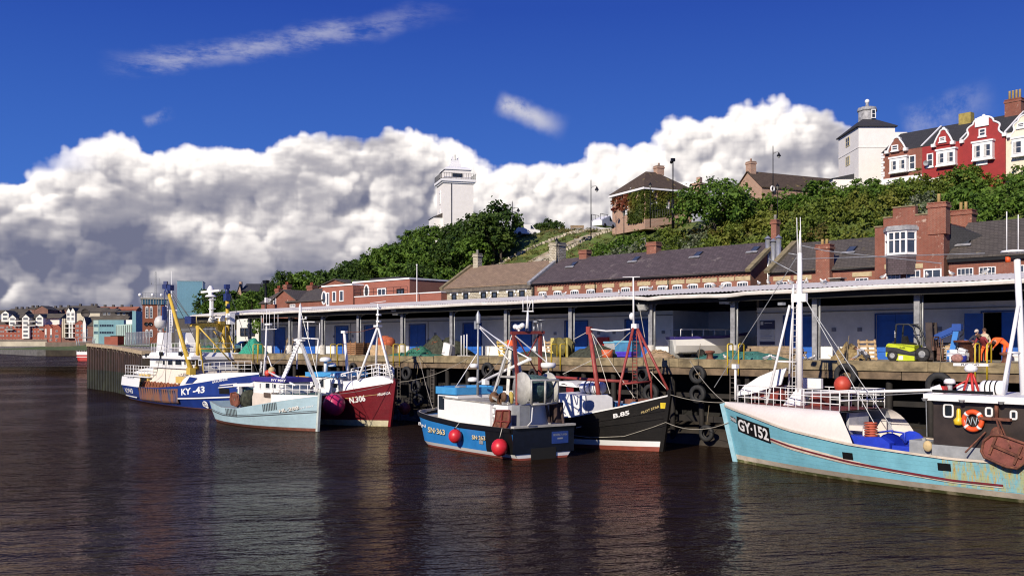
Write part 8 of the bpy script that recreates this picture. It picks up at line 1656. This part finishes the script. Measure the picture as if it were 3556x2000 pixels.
# things on the quay
SKIN=pm('skin',(.5,.27,.18),.6,.05)
def person(lab,base,J,cols,hat=None,hair=None,rz=0):
 """one skinned body; J joints (x, y, z, r) in metres, facing -y"""
 chain=[('pe','sp',1),('sp','ch',1),('ch','ne',1),('ne','he',0),('he','ht',0)]
 for s in 'lr':chain+=[('ch','sh'+s,1),('sh'+s,'el'+s,1),('el'+s,'wr'+s,1),('wr'+s,'ha'+s,0),('pe','hi'+s,2),('hi'+s,'kn'+s,2),('kn'+s,'an'+s,2),('an'+s,'to'+s,3)]
 ks=list(J);me=bpy.data.meshes.new('b');me.from_pydata([J[k][:3]for k in ks],[(ks.index(a),ks.index(c))for a,c,_ in chain],[])
 o=bpy.data.objects.new('b',me);COL.objects.link(o);o.modifiers.new('s','SKIN');u=o.modifiers.new('u','SUBSURF');u.levels=u.render_levels=1
 for i,k in enumerate(ks):me.skin_vertices[0].data[i].radius=(J[k][3],)*2;me.skin_vertices[0].data[i].use_root=k=='pe'
 ev=bpy.data.meshes.new_from_object(o.evaluated_get(bpy.context.evaluated_depsgraph_get()));bpy.data.objects.remove(o)
 mb=MB();vs=[v.co.copy()for v in ev.vertices];mb.v=[tuple(v)for v in vs]
 for p in ev.polygons:
  c=p.center;best=(9,0)
  for a,d,m in chain:
   A_,B_=Vector(J[a][:3]),Vector(J[d][:3]);ab=B_-A_;t=max(0,min(1,(c-A_).dot(ab)/max(1e-6,ab.length_squared)));q=(c-A_-ab*t).length/(J[a][3]*(1-t)+J[d][3]*t)
   if q<best[0]:best=(q,m)
  mb.f.append(tuple(p.vertices));mb.m.append(best[1]);mb.s.append(True)
 for s in 'lr':
  h=Vector(J['ha'+s][:3]);w=Vector(J['wr'+s][:3]);d=(h-w).normalized();n=d.cross(Vector((0,1,.3))).normalized()
  for k in range(4):r=h+n*(k-1.5)*.022;mb.tube([r-d*.02,r+d*(.05+.012*(k in(1,2))),r+d*.085+Vector((0,.0,-.02))],[.011,.01,.008],5,0)
  mb.tube([w+d*.02,w+d*.05+n*.05,w+d*.1+n*.055],[.013,.012,.009],5,0)
 hd=Vector(J['he'][:3]);up=(Vector(J['ht'][:3])-hd).normalized();fw=Vector((0,-1,0))-up*up.dot(Vector((0,-1,0)));fw=fw.normalized()if fw.length>.1 else Vector((0,0,-1));sd_=up.cross(fw)
 mb.ball(hd+fw*.1,.022,(1,1,1.3),6);mb.ball(hd+sd_*.088,.025,(.5,1,1.4),6);mb.ball(hd-sd_*.088,.025,(.5,1,1.4),6)
 for s in(-1,1):mb.ball(hd+fw*.088+sd_*.032*s+up*.03,.012,(1,1,1),6,3)
 mb.tube([hd+fw*.09-up*.045-sd_*.025,hd+fw*.093-up*.047+sd_*.025],.006,4,3)
 fr=QM@Matrix.Translation(Vector(base))@Matrix.Rotation(rz,4,'Z')
 o=mb.solo('person',[SKIN]+[pm(*c,.85,.2,6)for c in cols],lab,'person',(0,0,0),fr);bpy.data.meshes.remove(ev)
 q=MB();cap=hat or hair;q.ball(hd+up*.045-fw*.012,.115,(1,1,.95),10)
 if hat:q.prism([hd+up*.07+fw*.08+sd_*.08,hd+up*.05+fw*.19+sd_*.05,hd+up*.05+fw*.19-sd_*.05,hd+up*.07+fw*.08-sd_*.08],up*.015)
 q.v=[tuple(v)for v in q.v];q.part('cap' if hat else 'hair',pm(*cap,.9,.2),o);return o
def pose(pe,ch,he,el,hl,kl,hr_=None,er=None,kr=None,w=.19,fl=None,fr_=None):
 m=lambda p:(-p[0],p[1],p[2])
 V_=lambda a,c,f:tuple(a[i]+(c[i]-a[i])*f for i in range(3))
 er=er or m(el);hr_=hr_ or m(hl);kr=kr or m(kl);J={'pe':(*pe,.15),'sp':(*V_(pe,ch,.5),.145),'ch':(*ch,.16),'ne':(*V_(ch,he,.5),.065),'he':(*he,.095)}
 d=(Vector(he)-Vector(ch)).normalized();J['ht']=(*(Vector(he)+d*.1),.075)
 for s,e,h,k,sx,f in(('l',el,hl,kl,-1,fl),('r',er,hr_,kr,1,fr_)):
  J['sh'+s]=(ch[0]+sx*w,ch[1],ch[2]+.02,.08);J['el'+s]=(*e,.055);J['wr'+s]=(*V_(e,h,.85),.038);J['ha'+s]=(*h,.042)
  f=f or(sx*.12,pe[1]*.3,.08);J['hi'+s]=(pe[0]+sx*.1,pe[1],pe[2]-.1,.105);J['kn'+s]=(*k,.078);J['an'+s]=(*f,.055);J['to'+s]=(f[0]+sx*.02,f[1]-.16,.045,.045)
 return J
ORG,NVY=('hi_vis_orange',(.85,.13,.02)),('navy_cloth',(.03,.035,.06));BLKC=('black_boots',(.02,.02,.02));GRY=('grey_hoodie',(.33,.33,.36));MRN=('maroon_vest',(.25,.03,.04));CRM=('cream_cloth',(.6,.52,.38));DRK=('dark_trousers',(.04,.04,.05))
BRH=('brown_hair',(.09,.045,.025))
px=lambda x,v:q_deck(3050+x/5.091,v)
person('man in navy jacket and pale cap leaning on the yellow rail',(px(1745,1.5),1.5,DECK),pose((0,.15,.95),(.02,-.05,1.4),(.03,-.14,1.66),(-.34,-.2,1.2),(.05,-.35,1.02),(-.12,.05,.5)),(NVY,DRK,BLKC),('pale_cap',(.6,.5,.42)))
person('person with brown hair and cream hood standing behind the man in the cap',(px(1880,2.4),2.4,DECK),pose((0,0,.98),(0,-.03,1.45),(0,-.06,1.74),(-.3,.02,1.15),(-.2,-.25,1.05),(-.12,0,.5)),(CRM,DRK,BLKC),None,BRH)
person('man in orange trousers and maroon vest bending over the quay edge',(px(1850,.8),.8,DECK),pose((.05,.3,.98),(-.05,-.12,1.3),(-.1,-.3,1.42),(-.32,-.2,1.08),(-.36,-.25,.9),(-.14,.1,.5)),(MRN,ORG,BLKC),None,BRH)
person('man in full orange suit bent double reaching for the rail',(px(2150,.9),.9,DECK),pose((.32,.15,1.02),(-.12,.02,1.28),(-.24,-.12,1.12),(-.42,-.05,1.05),(-.62,-.1,.88),(.18,.05,.52),(-.3,-.2,.75),(-.1,-.18,1.0),(.42,.1,.52),fl=(.12,.15,.08),fr_=(.42,.2,.08)),(ORG,ORG,BLKC),None,('dark_brown_hair',(.05,.025,.02)))
qc=lambda x:q_deck(2800+x/2.898,3.0)
person('crouching man in grey hoodie mending nets on the quay',(qc(600),2.6,DECK),pose((.28,0,.36),(-.12,-.05,.62),(-.38,-.08,.74),(-.22,-.15,.35),(-.62,-.2,.12),(.0,-.15,.52),(-.55,.05,.12),(-.25,.1,.35),(.05,.15,.5),fl=(.3,-.1,.07),fr_=(.42,.12,.07)),(GRY,DRK,BLKC),None,BRH)
kf2=FR((0,0,0),0);fv=2.6
kp=lambda x,y:q_at(K8(x,y),fv)
f0=kp(600,890);z_=f0 .z-DECK
t=thing('forklift','lime green and black forklift truck with raised mast parked on the quay','forklift',(f0 .x,fv,DECK),QM)
LIME=pm('lime_green_paint',(.5,.58,.02),.4,.12,3);DGR=pm('charcoal_paint',(.03,.032,.035),.5,.2)
g=lambda x,y:(kp(x,y).x,fv,kp(x,y).z-z_)
W2=1.15
def pr(nm,pts,m,y0=0,d=W2,par=None):mb=MB();mb.prism([(g(*p)[0],fv+y0,g(*p)[2])for p in pts],(0,d,0));return mb.part(nm,m,par or t)
pr('counterweight',((130,640),(150,590),(180,572),(300,576),(640,605),(640,700),(560,720),(330,650),(130,630)),LIME);pr('chassis',((130,632),(330,652),(560,722),(700,705),(720,640),(860,680),(860,850),(640,850),(300,740),(240,740),(130,720)),DGR,.004,W2-.008)
pr('side_panel',((130,723),(240,742),(640,800),(640,880),(360,880),(130,800)),LIME,0,W2)
mb=MB();c=g(425,645);flat_text(mb,'CLARK',(c[0]-.16,fv-.008,c[2]-.05),(1,0,-.08),(0,0,1),.34,.1,0,.03);c=g(297,470);[flat_text(mb,ch_,(c[0]-.03,fv-.005,c[2]+.33-.11*k_),(1,0,0),(0,0,1),.05,.075,1,.02)for k_,ch_ in enumerate('LI25')];mb.part('lettering',[BLACKP,CLEAN],t)
mb=MB();c=g(400,825);mb.bx(c[0]-.13,c[0]+.13,fv-.012,fv-.004,c[2]-.12,c[2]+.12);mb.part('data_plate',CLEAN,t)
def wheel(x,y,r):
 c=g(x,y)
 for yy in(fv-.06,fv+W2-.2):
  mb=MB();mb.lathe([(r*.5,-.13),(r*.93,-.13),(r,-.08),(r,.08),(r*.93,.13),(r*.5,.13)],(c[0],yy+.13,DECK+r),18,0,M90);wh_=mb.part('wheel',RUBBER,t);mb=MB();mb.lathe([(0,.09),(r*.3,.1),(r*.5,.12),(r*.5,-.1)],(c[0],yy+.13,DECK+r),14,0,M90);mb.part('rim',GREYP,wh_)
wheel(250,850,.33);wheel(775,830,.42)
mb=MB();P_=lambda x,y,d:Vector((g(x,y)[0],fv+d,g(x,y)[2]))
for d in(.06,W2-.06):
 mb.tube([P_(285,620,d),P_(310,250,d),P_(345,232,d),P_(530,235,d),P_(610,290,d),P_(680,480,d),P_(740,650,d)],.05,6);
for x in(310,380,450,520):mb.tube([P_(x,235,.06),P_(x,235,W2-.06)],.03,5)
mb.tube([P_(700,235,.1),P_(520,235,.1)],.03,5);mb.part('overhead_guard',DGR,t)
pr('seat',((370,580),(380,450),(420,440),(450,545),(580,570),(580,592),(370,590)),BLACKP,.35,.5)
mb=MB()
for d in(.15,W2-.3):mb.hexa([(g(830,0)[0],fv+d,DECK+.1),(g(960,0)[0],fv+d,DECK+.1),(g(960,0)[0],fv+d+.12,DECK+.1),(g(830,0)[0],fv+d+.12,DECK+.1),(g(815,0)[0],fv+d,g(0,212)[2]),(g(930,0)[0],fv+d,g(0,215)[2]),(g(930,0)[0],fv+d+.12,g(0,215)[2]),(g(815,0)[0],fv+d+.12,g(0,212)[2])])
for y in(220,480,700):mb.beam(P_(880,y,.2),P_(880,y,W2-.2),.1,.12)
mb.tube([P_(900,850,W2/2),P_(880,240,W2/2)],.05,6);mb.part('mast',pm('greasy_mast_steel',(.05,.035,.03),.5,.4),t)
mb=MB()
for k in range(6):mb.tube([P_(925+k*22,460,.1+k*.15),P_(935+k*22,660,.1+k*.15)],.02,4)
mb.beam(P_(960,660,.05),P_(960,660,W2-.05),.12,.25);mb.beam(P_(990,460,.05),P_(990,460,W2-.05),.06,.08)
for d in(.3,W2-.4):mb.bx(g(1000,0)[0],g(1060,0)[0],fv+d,fv+d+.12,DECK+.06,g(0,650)[2]);mb.bx(g(1060,0)[0],g(1060,0)[0]+1.1,fv+d,fv+d+.12,DECK+.06,DECK+.11)
mb.part('fork_carriage',pm('rusty_carriage',(.12,.06,.04),.8,.4),t)
CB=pm('crane_blue',(.02,.07,.3),.45,.1);v_=3.4;cp=lambda x,y:Vector((q_at(K8(x,y),v_).x,v_,q_at(K8(x,y),v_).z))
t=thing('loading_crane','blue folding hydraulic crane arm beside the forklift','crane',(cp(1340,870).x,v_,DECK),QM)
mb=MB();mb.beam(cp(1320,700),cp(1400,300),.28,.3);mb.beam(tuple(cp(1320,690)),(cp(1310,900).x,v_,DECK),.5,.5);mb.part('column',pm('crane_light_blue',(.05,.22,.6),.45,.1),t);mb=MB();mb.beam(cp(1440,275),cp(1000,470),.24,.3);mb.beam(cp(1350,370),cp(1050,500),.12,.12);mb.box(cp(1400,290),(.5,.36,.4));mb.part('boom',CB,t)
mb=MB();mb.tube([cp(1445,310),cp(1510,340),cp(1500,410),cp(1440,460)],.03,5);mb.part('hose',BLACKP,t)
def qsolo(name,lab,cat,p,v,build,mats,grp=None,z=DECK):
 r=q_at(p,v).x;mb=MB();build(mb,r,v);return mb.solo(name,mats,lab,cat,(r,v,z),QM,grp)
def heap(w,d,h,seed):
 def f(mb,r,v):
  n,m=14,10;rg=random.Random(seed);rows=[]
  for j in range(m+1):
   row_=[]
   for i in range(n+1):
    a,c=i/n*2-1,j/m*2-1;e=max(0,1-a*a)**.7*max(0,1-c*c)**.7;row_.append((r+a*w,v+c*d,DECK-.02+h*e*(.65+.7*abs(noise.noise(Vector((a*2.2+seed,c*2,seed)))))))
   rows.append(row_)
  mb.grid(rows,0);k=0
  for _ in range(16):
   a=rg.uniform(-.8,.8)*w;c=rg.uniform(-.6,.2)*d;mb.tube([(r+a+.35*math.cos(q*1.3+k),v+c+.15*math.sin(q*1.7),DECK+h*.6*(1-abs(a)/w)+.12*math.sin(q*2.1+k)+.05)for q in range(7)],.025,4,1);k+=1
 return f
NETO=pm('orange_net',(.42,.1,.04),.95,.4,5,bump=.02,bscale=25)
qsolo('net_heap','bright green fishing net heaped under the far end of the shed roof','net',B(435,655),1.6,heap(1.6,1.0,2.1,1),[pm('bright_green_net',(.03,.3,.2),.9,.4,5,bump=.03,bscale=20),NETG])
qsolo('net_heap','low heap of dark green net behind the yellow gantry','net',G2(1270,1230),3,heap(2.0,1.2,1.0,2),[NETG,NETD]);qsolo('net_heap','rounded green and orange net heap between two blue doors','net',C(130,410),2.2,heap(1.3,.9,1.1,3),[NETG,NETO]);qsolo('net_heap','tall tangled pile of dark nets, ropes and pots against the wall','net',C(330,400),6,heap(3.0,1.6,1.9,4),[NETD,NETO])
qsolo('net_heap','orange net piled in an open wooden crate near the maroon boat mast','net',B(1530,640),3,lambda mb,r,v:(mb.bx(r-1.2,r+1.2,v-.7,v+.7,DECK,DECK+.95,2),mb.ball((r+.1,v,DECK+1.1),1.0,(1.1,.7,.75)),mb.ball((r+.9,v,DECK+1.2),.5)),[NETO,NETO,PALLETW]);qsolo('net_heap','thin spread of teal net by the stone bollard','net',G6(1180,1370),3,heap(3.6,.9,.55,6),[pm('teal_net',(.04,.16,.14),.9,.4,5),NETG]);qsolo('net_heap','sprawling dark net behind the black boat mast','net',C(1620,430),4,heap(2.2,1.2,1.2,7),[NETD,NETD])
qsolo('net_heap','low dark net strewn along the quay behind the catamaran gantry','net',C(1100,430),3,heap(3.2,.8,.55,8),[NETD,NETG]);qsolo('net_heap','green net lying flat on the quay by the maroon boat','net',B(1800,680),1.5,heap(3.5,.8,.35,9),[NETG,NETG]);qsolo('rope_pile','coiled brown rope heap beside the crouching man','rope',E(440,1230),4.5,heap(1.1,.7,1.1,10),[pm('brown_rope',(.28,.2,.09),.9,.4,6),pm('brown_rope_coil',(.38,.28,.12),.9)]);qsolo('rope_pile','heap of brown rope and cork at the foot of the floodlight column','rope',G6(280,1350),3.2,heap(1.2,.7,.8,11),[TIMBER,PALLETW])
def pallets(n,w=1.2):
 def f(mb,r,v):
  for k in range(n):
   z=DECK+k*.16
   for j in range(3):mb.bx(r-w/2,r+w/2,v+j*.42,v+j*.42+.1,z,z+.1)
   for j in range(5):mb.bx(r-w/2+j*w*.21,r-w/2+j*w*.21+.14,v,v+.96,z+.102,z+.135)
 return f
def stood(tilt):
 def f(mb,r,v):
  for j in range(5):mb.beam((r-.6,v+.35-.06*j,DECK+.1+.26*j),(r+.6,v+.35-.06*j,DECK+.1+.26*j),.04,.14)
  for s in(-.55,0,.5):mb.beam((r+s,v+.42,DECK),(r+s,v+.15,DECK+1.3),.1,.1)
 return f
qsolo('pallet_stack','stack of pale wooden pallets right of the forklift forks','pallets',K8(1150,850),4.2,pallets(7,1.1),PALLETW);qsolo('pallet','pale pallet leaning on the wall behind the crouching man','pallet',E(600,1260),5,stood(0),PALLETW);qsolo('pallet','yellowish pallet tilted on the quay left of the grey A frame','pallet',C(820,430),3,stood(1),pm('yellow_wood',(.55,.4,.12),.8));qsolo('pallet','brown pallet standing against the wall right of the red gantry','pallet',C(1215,420),6,stood(2),TIMBER);qsolo('pallet','pale pallet leaning in front of a brown one by the red gantry','pallet',C(1225,440),5.2,stood(3),PALLETW)
def crate(w,h,d=.9):
 def f(mb,r,v):
  for k in range(int(h/.2)):z=DECK+k*.2;mb.bx(r-w/2,r+w/2,v,v+.04,z,z+.15);mb.bx(r+w/2-.04,r+w/2,v+.041,v+d,z,z+.15)
  for s in(-w/2,-.05,w/2-.1):mb.bx(r+s,r+s+.1,v-.05,v-.002,DECK,DECK+h)
  mb.bx(r-w/2+.05,r+w/2-.05,v+.05,v+d,DECK,DECK+h*.9,1)
 return f
WOODC=pm('reddish_crate_wood',(.33,.17,.08),.8,.3)
qsolo('wooden_crate','reddish slatted crate beside a column, left of the pair','crate',B(1250,650),2.6,crate(1.7,1.3),[WOODC,DARKB]);qsolo('wooden_crate','reddish slatted crate behind a column footing, right of the pair','crate',B(1335,650),4.6,crate(1.2,1.3),[WOODC,DARKB]);qsolo('wooden_trestle','grey wooden frame leaning by a blue door at the far end','frame',B(725,660),4.5,lambda mb,r,v:([mb.beam((r+s,v,DECK),(r+s*.7,v+.3,DECK+1.7),.14,.1)for s in(-.7,.7)],mb.bx(r-.7,r+.7,v+.2,v+.35,DECK+1.2,DECK+1.5)),TIMBER)
def tub(w,d,h):
 def f(mb,r,v):mb.hexa([(r-w*.46,v,DECK+.1),(r+w*.46,v,DECK+.1),(r+w*.46,v+d,DECK+.1),(r-w*.46,v+d,DECK+.1),(r-w/2,v-.05,DECK+h),(r+w/2,v-.05,DECK+h),(r+w/2,v+d+.05,DECK+h),(r-w/2,v+d+.05,DECK+h)]);mb.bx(r-w/2-.05,r+w/2+.05,v-.1,v+d+.1,DECK+h+.003,DECK+h+.12,1)
 return f
qsolo('fish_tub','blue lidded plastic fish tub in front of a blue door','tub',C(1850,430),4,tub(1.7,1.1,1.15),[pm('blue_tub',(.05,.2,.38),.6),pm('pale_blue_lid',(.15,.4,.55),.6)]);qsolo('fish_tub','grey plastic fish tub behind the red hose box post','tub',C(1745,420),4.6,tub(1.3,1.1,1.1),[pm('grey_tub',(.35,.36,.38),.6),pm('pale_blue_lid',(.15,.4,.55))]);qsolo('bucket','round orange plastic bucket on the quay','bucket',C(1712,440),2.8,lambda mb,r,v:mb.lathe([(0,.02),(.38,.02),(.45,.6),(.4,.6),(.38,.5)],(r,v,DECK),14),pm('terracotta_plastic',(.6,.12,.04),.6));qsolo('fish_box','shallow violet blue fish box at the quay edge','box',C(1852,450),1.5,tub(1.3,.7,.35),[pm('violet_plastic',(.07,.04,.5),.5)]*2)
qsolo('fish_box','white fish boxes stacked loosely by the crane','box',K8(1430,790),2.2,lambda mb,r,v:(mb.box((r,v,DECK+.2),(.9,.5,.22),.1),mb.box((r-.05,v,DECK+.42),(1.0,.5,.18),-.15),mb.box((r+.2,v,DECK+.62),(.4,.4,.25),.4,M=Matrix.Rotation(.4,4,'Y')),mb.box((r-.4,v+.4,DECK+.35),(.4,.35,.7))),CLEAN);qsolo('fish_box','white fish box by the feet of the man in the orange suit','box',K8(2380,870),1.6,tub(.9,.6,.35),[CLEAN,CLEAN]);qsolo('fish_box','white upright fish box beside the dark net pile','box',C(370,400),3.4,lambda mb,r,v:mb.box((r,v,DECK+.55),(.9,.3,1.1),M=Matrix.Rotation(.25,4,'Y')),WHITE);qsolo('bucket','small dark blue bucket by the white fish boxes','bucket',K8(1500,860),1.8,lambda mb,r,v:mb.lathe([(0,.02),(.18,.02),(.2,.36)],(r,v,DECK),12),pm('dark_blue_plastic',(.02,.03,.3),.5));qsolo('sack','pinkish mesh sack lying by the blue bucket','sack',K8(1400,860),1.7,lambda mb,r,v:mb.ball((r,v,DECK+.22),.3,(1.2,.8,.8)),pm('pink_sack',(.35,.18,.16),.9,.4,8))
qsolo('cable_drum','big rusty brown cable drum behind the men in orange','drum',K8(1600,860),3.4,lambda mb,r,v:(mb.lathe([(0,0),(.55,0),(.55,1.1),(.8,1.1),(.8,1.22),(0,1.22)],(r,v,DECK),18)),RUST);qsolo('net_drum','yellow and dark steel net drum stored on end behind the yellow rail','drum',C(1340,440),3.2,lambda mb,r,v:(mb.lathe([(0,-.5),(.75,-.5),(.75,-.42),(.3,-.4),(.3,.4),(.75,.42),(.75,.5),(0,.5)],(r,v,DECK+.8),16,0,M90),mb.bx(r-1.2,r-.85,v-.1,v+.1,DECK,DECK+1.5,1),mb.bx(r+.8,r+.9,v-.5,v-.4,DECK,DECK+1.5,1)),[pm('mustard_drum',(.13,.11,.03),.7,.5,3),pm('pale_yellow_frame',(.6,.5,.15),.6)])
qsolo('hose_box','red fire hose box fixed on the white shed wall','box',C(1670,330),8.7,lambda mb,r,v:mb.bx(r-.55,r+.55,v,v+.28,q_at(C(1670,372),8.7).z,q_at(C(1670,290),8.7).z),REDP,z=7)
qsolo('driftwood_pile','low stack of dark weathered beams on the quay left of the tall white mast','timber',G6(1500,1380),3.4,lambda mb,r,v:[mb.box((r+random.uniform(-.5,.5),v+.25*(k%4),DECK+.12+.17*(k//4)),(3.2+random.uniform(-.5,.5),.2,.16),random.uniform(-.08,.08))for k in range(17)],TIMBER)
for k,(p,v,lab)in enumerate(((G6(835,1385),1.6,'rusty iron bollard in front of the boat on the trailer'),(D4(2330,345),.9,'squat brown bollard by the man in the orange suit'))):qsolo('bollard',lab,'bollard',p,v,lambda mb,r,v:mb.lathe([(.3,0),(.22,.1),(.2,.38),(.34,.45),(.34,.55),(0,.6)],(r,v,DECK),12),RUST,'iron bollards')
mb=MB();r=q_deck(1605,1.5)
for k in range(3):mb.tube([(r+k*.35,1.4,DECK),(r+k*.35,1.4,DECK+1.75+.05*k)],.05,6)
mb.bx(r-.4,r+1.2,1.3,1.5,DECK,DECK+.08);mb.solo('pole_rack',WHITE,'three white poles upright in a dark stand behind the catamaran mast','rack',(r,1.4,DECK),QM)
b=Boat('trailer_boat','white open motor boat with violet blue cover on a trailer under the shed',(0,0),(1,0),5.6,2.3,[(.3,1.5),(-2,1.25),(-5.6,1.15)],-1,.45,.85,draft=-.1)
st_=q2w(q_deck(2338,6.8),6.8,DECK+.42);hd_=QM.to_3x3()@Vector((math.cos(R(58)),math.sin(R(58)),0));bw=st_+hd_*5.6
b.fr=FR(bw,math.atan2(hd_.y,hd_.x));b.t.matrix_world=b.fr.M
b.hull([('w',-.1,0),('w',.5,0),('s',-.22,1),('s',0,1)],[CLEAN,pm('violet_blue_cover',(.04,.03,.2),.5),CLEAN],.1,pm('violet_blue_cover',(.04,.03,.2)))
b.rail([b.pt(-5.4+k*.9,1.2,-1,-.1)for k in range(6)],.5,CLEAN,bars=1);b.rail([b.pt(-5.4+k*.9,1.2,1,-.1)for k in range(6)],.5,CLEAN,bars=1)
mb=MB();mb.bx(-5.85,-5.62,-.3,.3,-.3,.9);mb.part('outboard_bracket',GREYP,b.t)
t=thing('boat_trailer','low dark boat trailer under the white motor boat','trailer',(0,0,0),b.fr.M@Matrix.Translation((0,0,-.42)));mb=MB();[mb.beam((-5.5,s,.38),(-.5,s*.2,.38),.08,.08)for s in(-.8,.8)];mb.beam((-3.9,-1.1,.33),(-3.9,1.1,.33),.08,.08);mb.part('frame',BLACKP,t)
for s in(-1.2,1.2):mb=MB();mb.lathe([(.17,-.1),(.31,-.1),(.33,0),(.31,.1),(.17,.1),(0,.05),(0,-.05),(.17,-.1)],(-3.9,s,.33),16,0,M90);mb.part('wheel',RUBBER,t)
c0=q_deck(828,9);t=thing('parked_car','light blue hatchback parked under the far end of the shed roof','car',(0,0,0),QM@T(c0,10,DECK-.0,R(-100)))
CARB=pm('light_blue_car_paint',(.16,.38,.48),.25,.05,coat=.6)
mb=MB();sec=[(2.0,.3),(2.1,.55),(1.95,.82),(1.0,1.0),(.35,1.45),(-.9,1.5),(-1.9,1.15),(-2.0,.5),(-1.95,.3)];rows=[[(x,s*(.88-.22*max(0,z-.9)),z)for x,z in sec]for s in(-1,-.6,.6,1)];mb.grid(rows);mb.add(rows[0]+rows[-1],[tuple(range(9)),tuple(range(17,8,-1))]);mb.part('body',CARB,t)
mb=MB();mb.hexa([(1.02,-.66,1.02),(1.02,.66,1.02),(.42,.58,1.41),(.42,-.58,1.41),(1.06,-.66,1.04),(1.06,.66,1.04),(.45,.58,1.44),(.45,-.58,1.44)]);mb.part('windscreen',GLASS,t)
for s in(-1,1):
 mb=MB();mb.bx(-1.4,.55,s*.8-.02,s*.8+.02,1.02,1.36);mb.part('side_window',GLASS,t);mb=MB();mb.box((1.98,s*.62,.72),(.2,.34,.2),s*.4);mb.part('headlight',pm('headlight_glass',(.6,.62,.62),.15),t)
 for x in(-1.25,1.3):mb=MB();mb.lathe([(0,-.1),(.31,-.1),(.31,.1),(0,.1)],(x,s*.8,.31),14,0,M90);mb.part('wheel',RUBBER,t)
mb=MB();mb.bx(2.05,2.12,-.26,.26,.42,.53);mb.bx(2.0,2.1,-.45,.45,.6,.68,1);mb.part('number_plate',[CLEAN,BLACKP],t)
GW,GG=pm('gull_white',(.75,.73,.7),.8,.05),pm('gull_grey',(.3,.31,.33),.8,.1);mb=MB();mb.ball((0,0,.22),.15,(2.0,.95,.95),10,0,Matrix.Rotation(-.35,4,'Y'));mb.ball((.27,0,.42),.085,(1.1,.9,1),8);mb.tube([(.16,0,.28),(.26,0,.4)],[.09,.06],7);mb.lathe([(.03,0),(0,.12)],(.34,0,.42),5,2,Matrix.Rotation(R(95),4,'Y'))
for s in(-1,1):mb.ball((-.08,s*.11,.24),.13,(2.1,.35,.7),8,1,Matrix.Rotation(-.2,4,'Y'));mb.tube([(.02,s*.05,.1),(.02,s*.05,0)],.012,4,2)
mb.prism([(-.25,-.06,.15),(-.25,.06,.15),(-.48,.05,.1),(-.48,-.05,.1)],(0,0,.03),3);gm=mb.mesh('gull',[GW,GG,pm('gull_yellow',(.6,.4,.05),.6),BLACKP])
def gull(p,on=None,k=0,v=1.2,lab='white and grey gull perched on the pale shed roof',grp='gulls on the shed roof'):
 if on=='roof':
  best=min((abs(q_at(p,v_/10).z-roofz(v_/10)),v_/10)for v_ in range(29,112));v=best[1];z=roofz(v)+.04
 else:z=DECK
 o=bpy.data.objects.new('gull',gm);COL.objects.link(o);BASE[o.name]=Vector();o.matrix_world=QM@T(q_at(p,v).x,v,z,(k*2.3)%6.28,.72);_props(o,lab,'gull',grp)
for k,p in enumerate([G5(640,590),G5(935,560),G5(1255,570),G5(1475,545),G5(1780,500),G5(2095,530),G5(2445,465),G6(180,640),G6(360,655),G6(600,640),G6(870,590),G6(970,640),G6(1370,565),G6(1475,600),G6(1600,575),G6(1720,598),G6(1890,535),G6(2080,595),E(175,545),E(775,460),E(1215,440),E(1460,405),E(1800,385)]):gull(p,'roof',k)
for k,(p,v,lab)in enumerate(((G8(285,180),.4,'gull standing alone at the quay edge beside the yellow rail'),(G8(850,180),.5,'gull on the quay in front of the dark beam stack'),(G8(950,180),1.4,'small brown speckled gull on the quay behind the mast leg'),(G8(1400,190),.6,'gull on the quay just right of the tall white mast'),(G8(1490,190),.6,'gull on the quay, second to the right of the tall white mast'))):gull(p,None,k+2,v,lab,'gulls on the quay')
def rope(lab,pts,r=.02,m=pm('grey_rope',(.36,.33,.27),.9)):
 mb=MB();mb.tube(pts,r,5);mb.solo('mooring_rope',m,lab,'rope',pts[0],IDM)
def sag(a,c,s,n=12):a=Vector(a);c=Vector(c);return[a.lerp(c,i/n)-Vector((0,0,s*4*(i/n)*(1-i/n)))for i in range(n+1)]
sb_=shr.fr.M@Vector((.8,0,3.3));pb_=plt.fr.M@Vector((.4,0,3.6));ab_=arl.fr.M@Vector((.4,0,3.6));cb_=cat.fr.M@Vector((.2,.6,2.3))
QE=lambda p,v=.3:q2w(q_deck(p[0],v),v,DECK+.1)
rope('pale rope from the black bow to the turquoise bow',sag(pb_,sb_,.15));rope('long slack rope looping along the black hull to the turquoise bow',[plt.fr.M@Vector((x,-plt.hb(x,z)-.06,z))for x,z in((-9,1.5),(-6.5,.95),(-4,.75),(-2,.9),(-.4,1.5))]+sag(plt.fr.M@Vector((.1,-.3,2.0)),shr.fr.M@Vector((.4,.2,2.2)),.5)[1:]);rope('rope from the turquoise bow up to the quay bollard',sag(sb_,QE((2390,1240)),.3));rope('grey rope from the maroon bow to the quay',sag(ab_,QE((1640,1240)),.5));rope('thin line dropping from the quay beside the catamaran bow',sag(QE(C(130,450)),cb_,.2));rope('rope between the maroon and pale blue bows',sag(ab_,ivm.fr.M@Vector((.2,0,2.8)),.25));rope('rope from the catamaran bow to the quay',sag(cb_,QE((1750,1240)),.6))
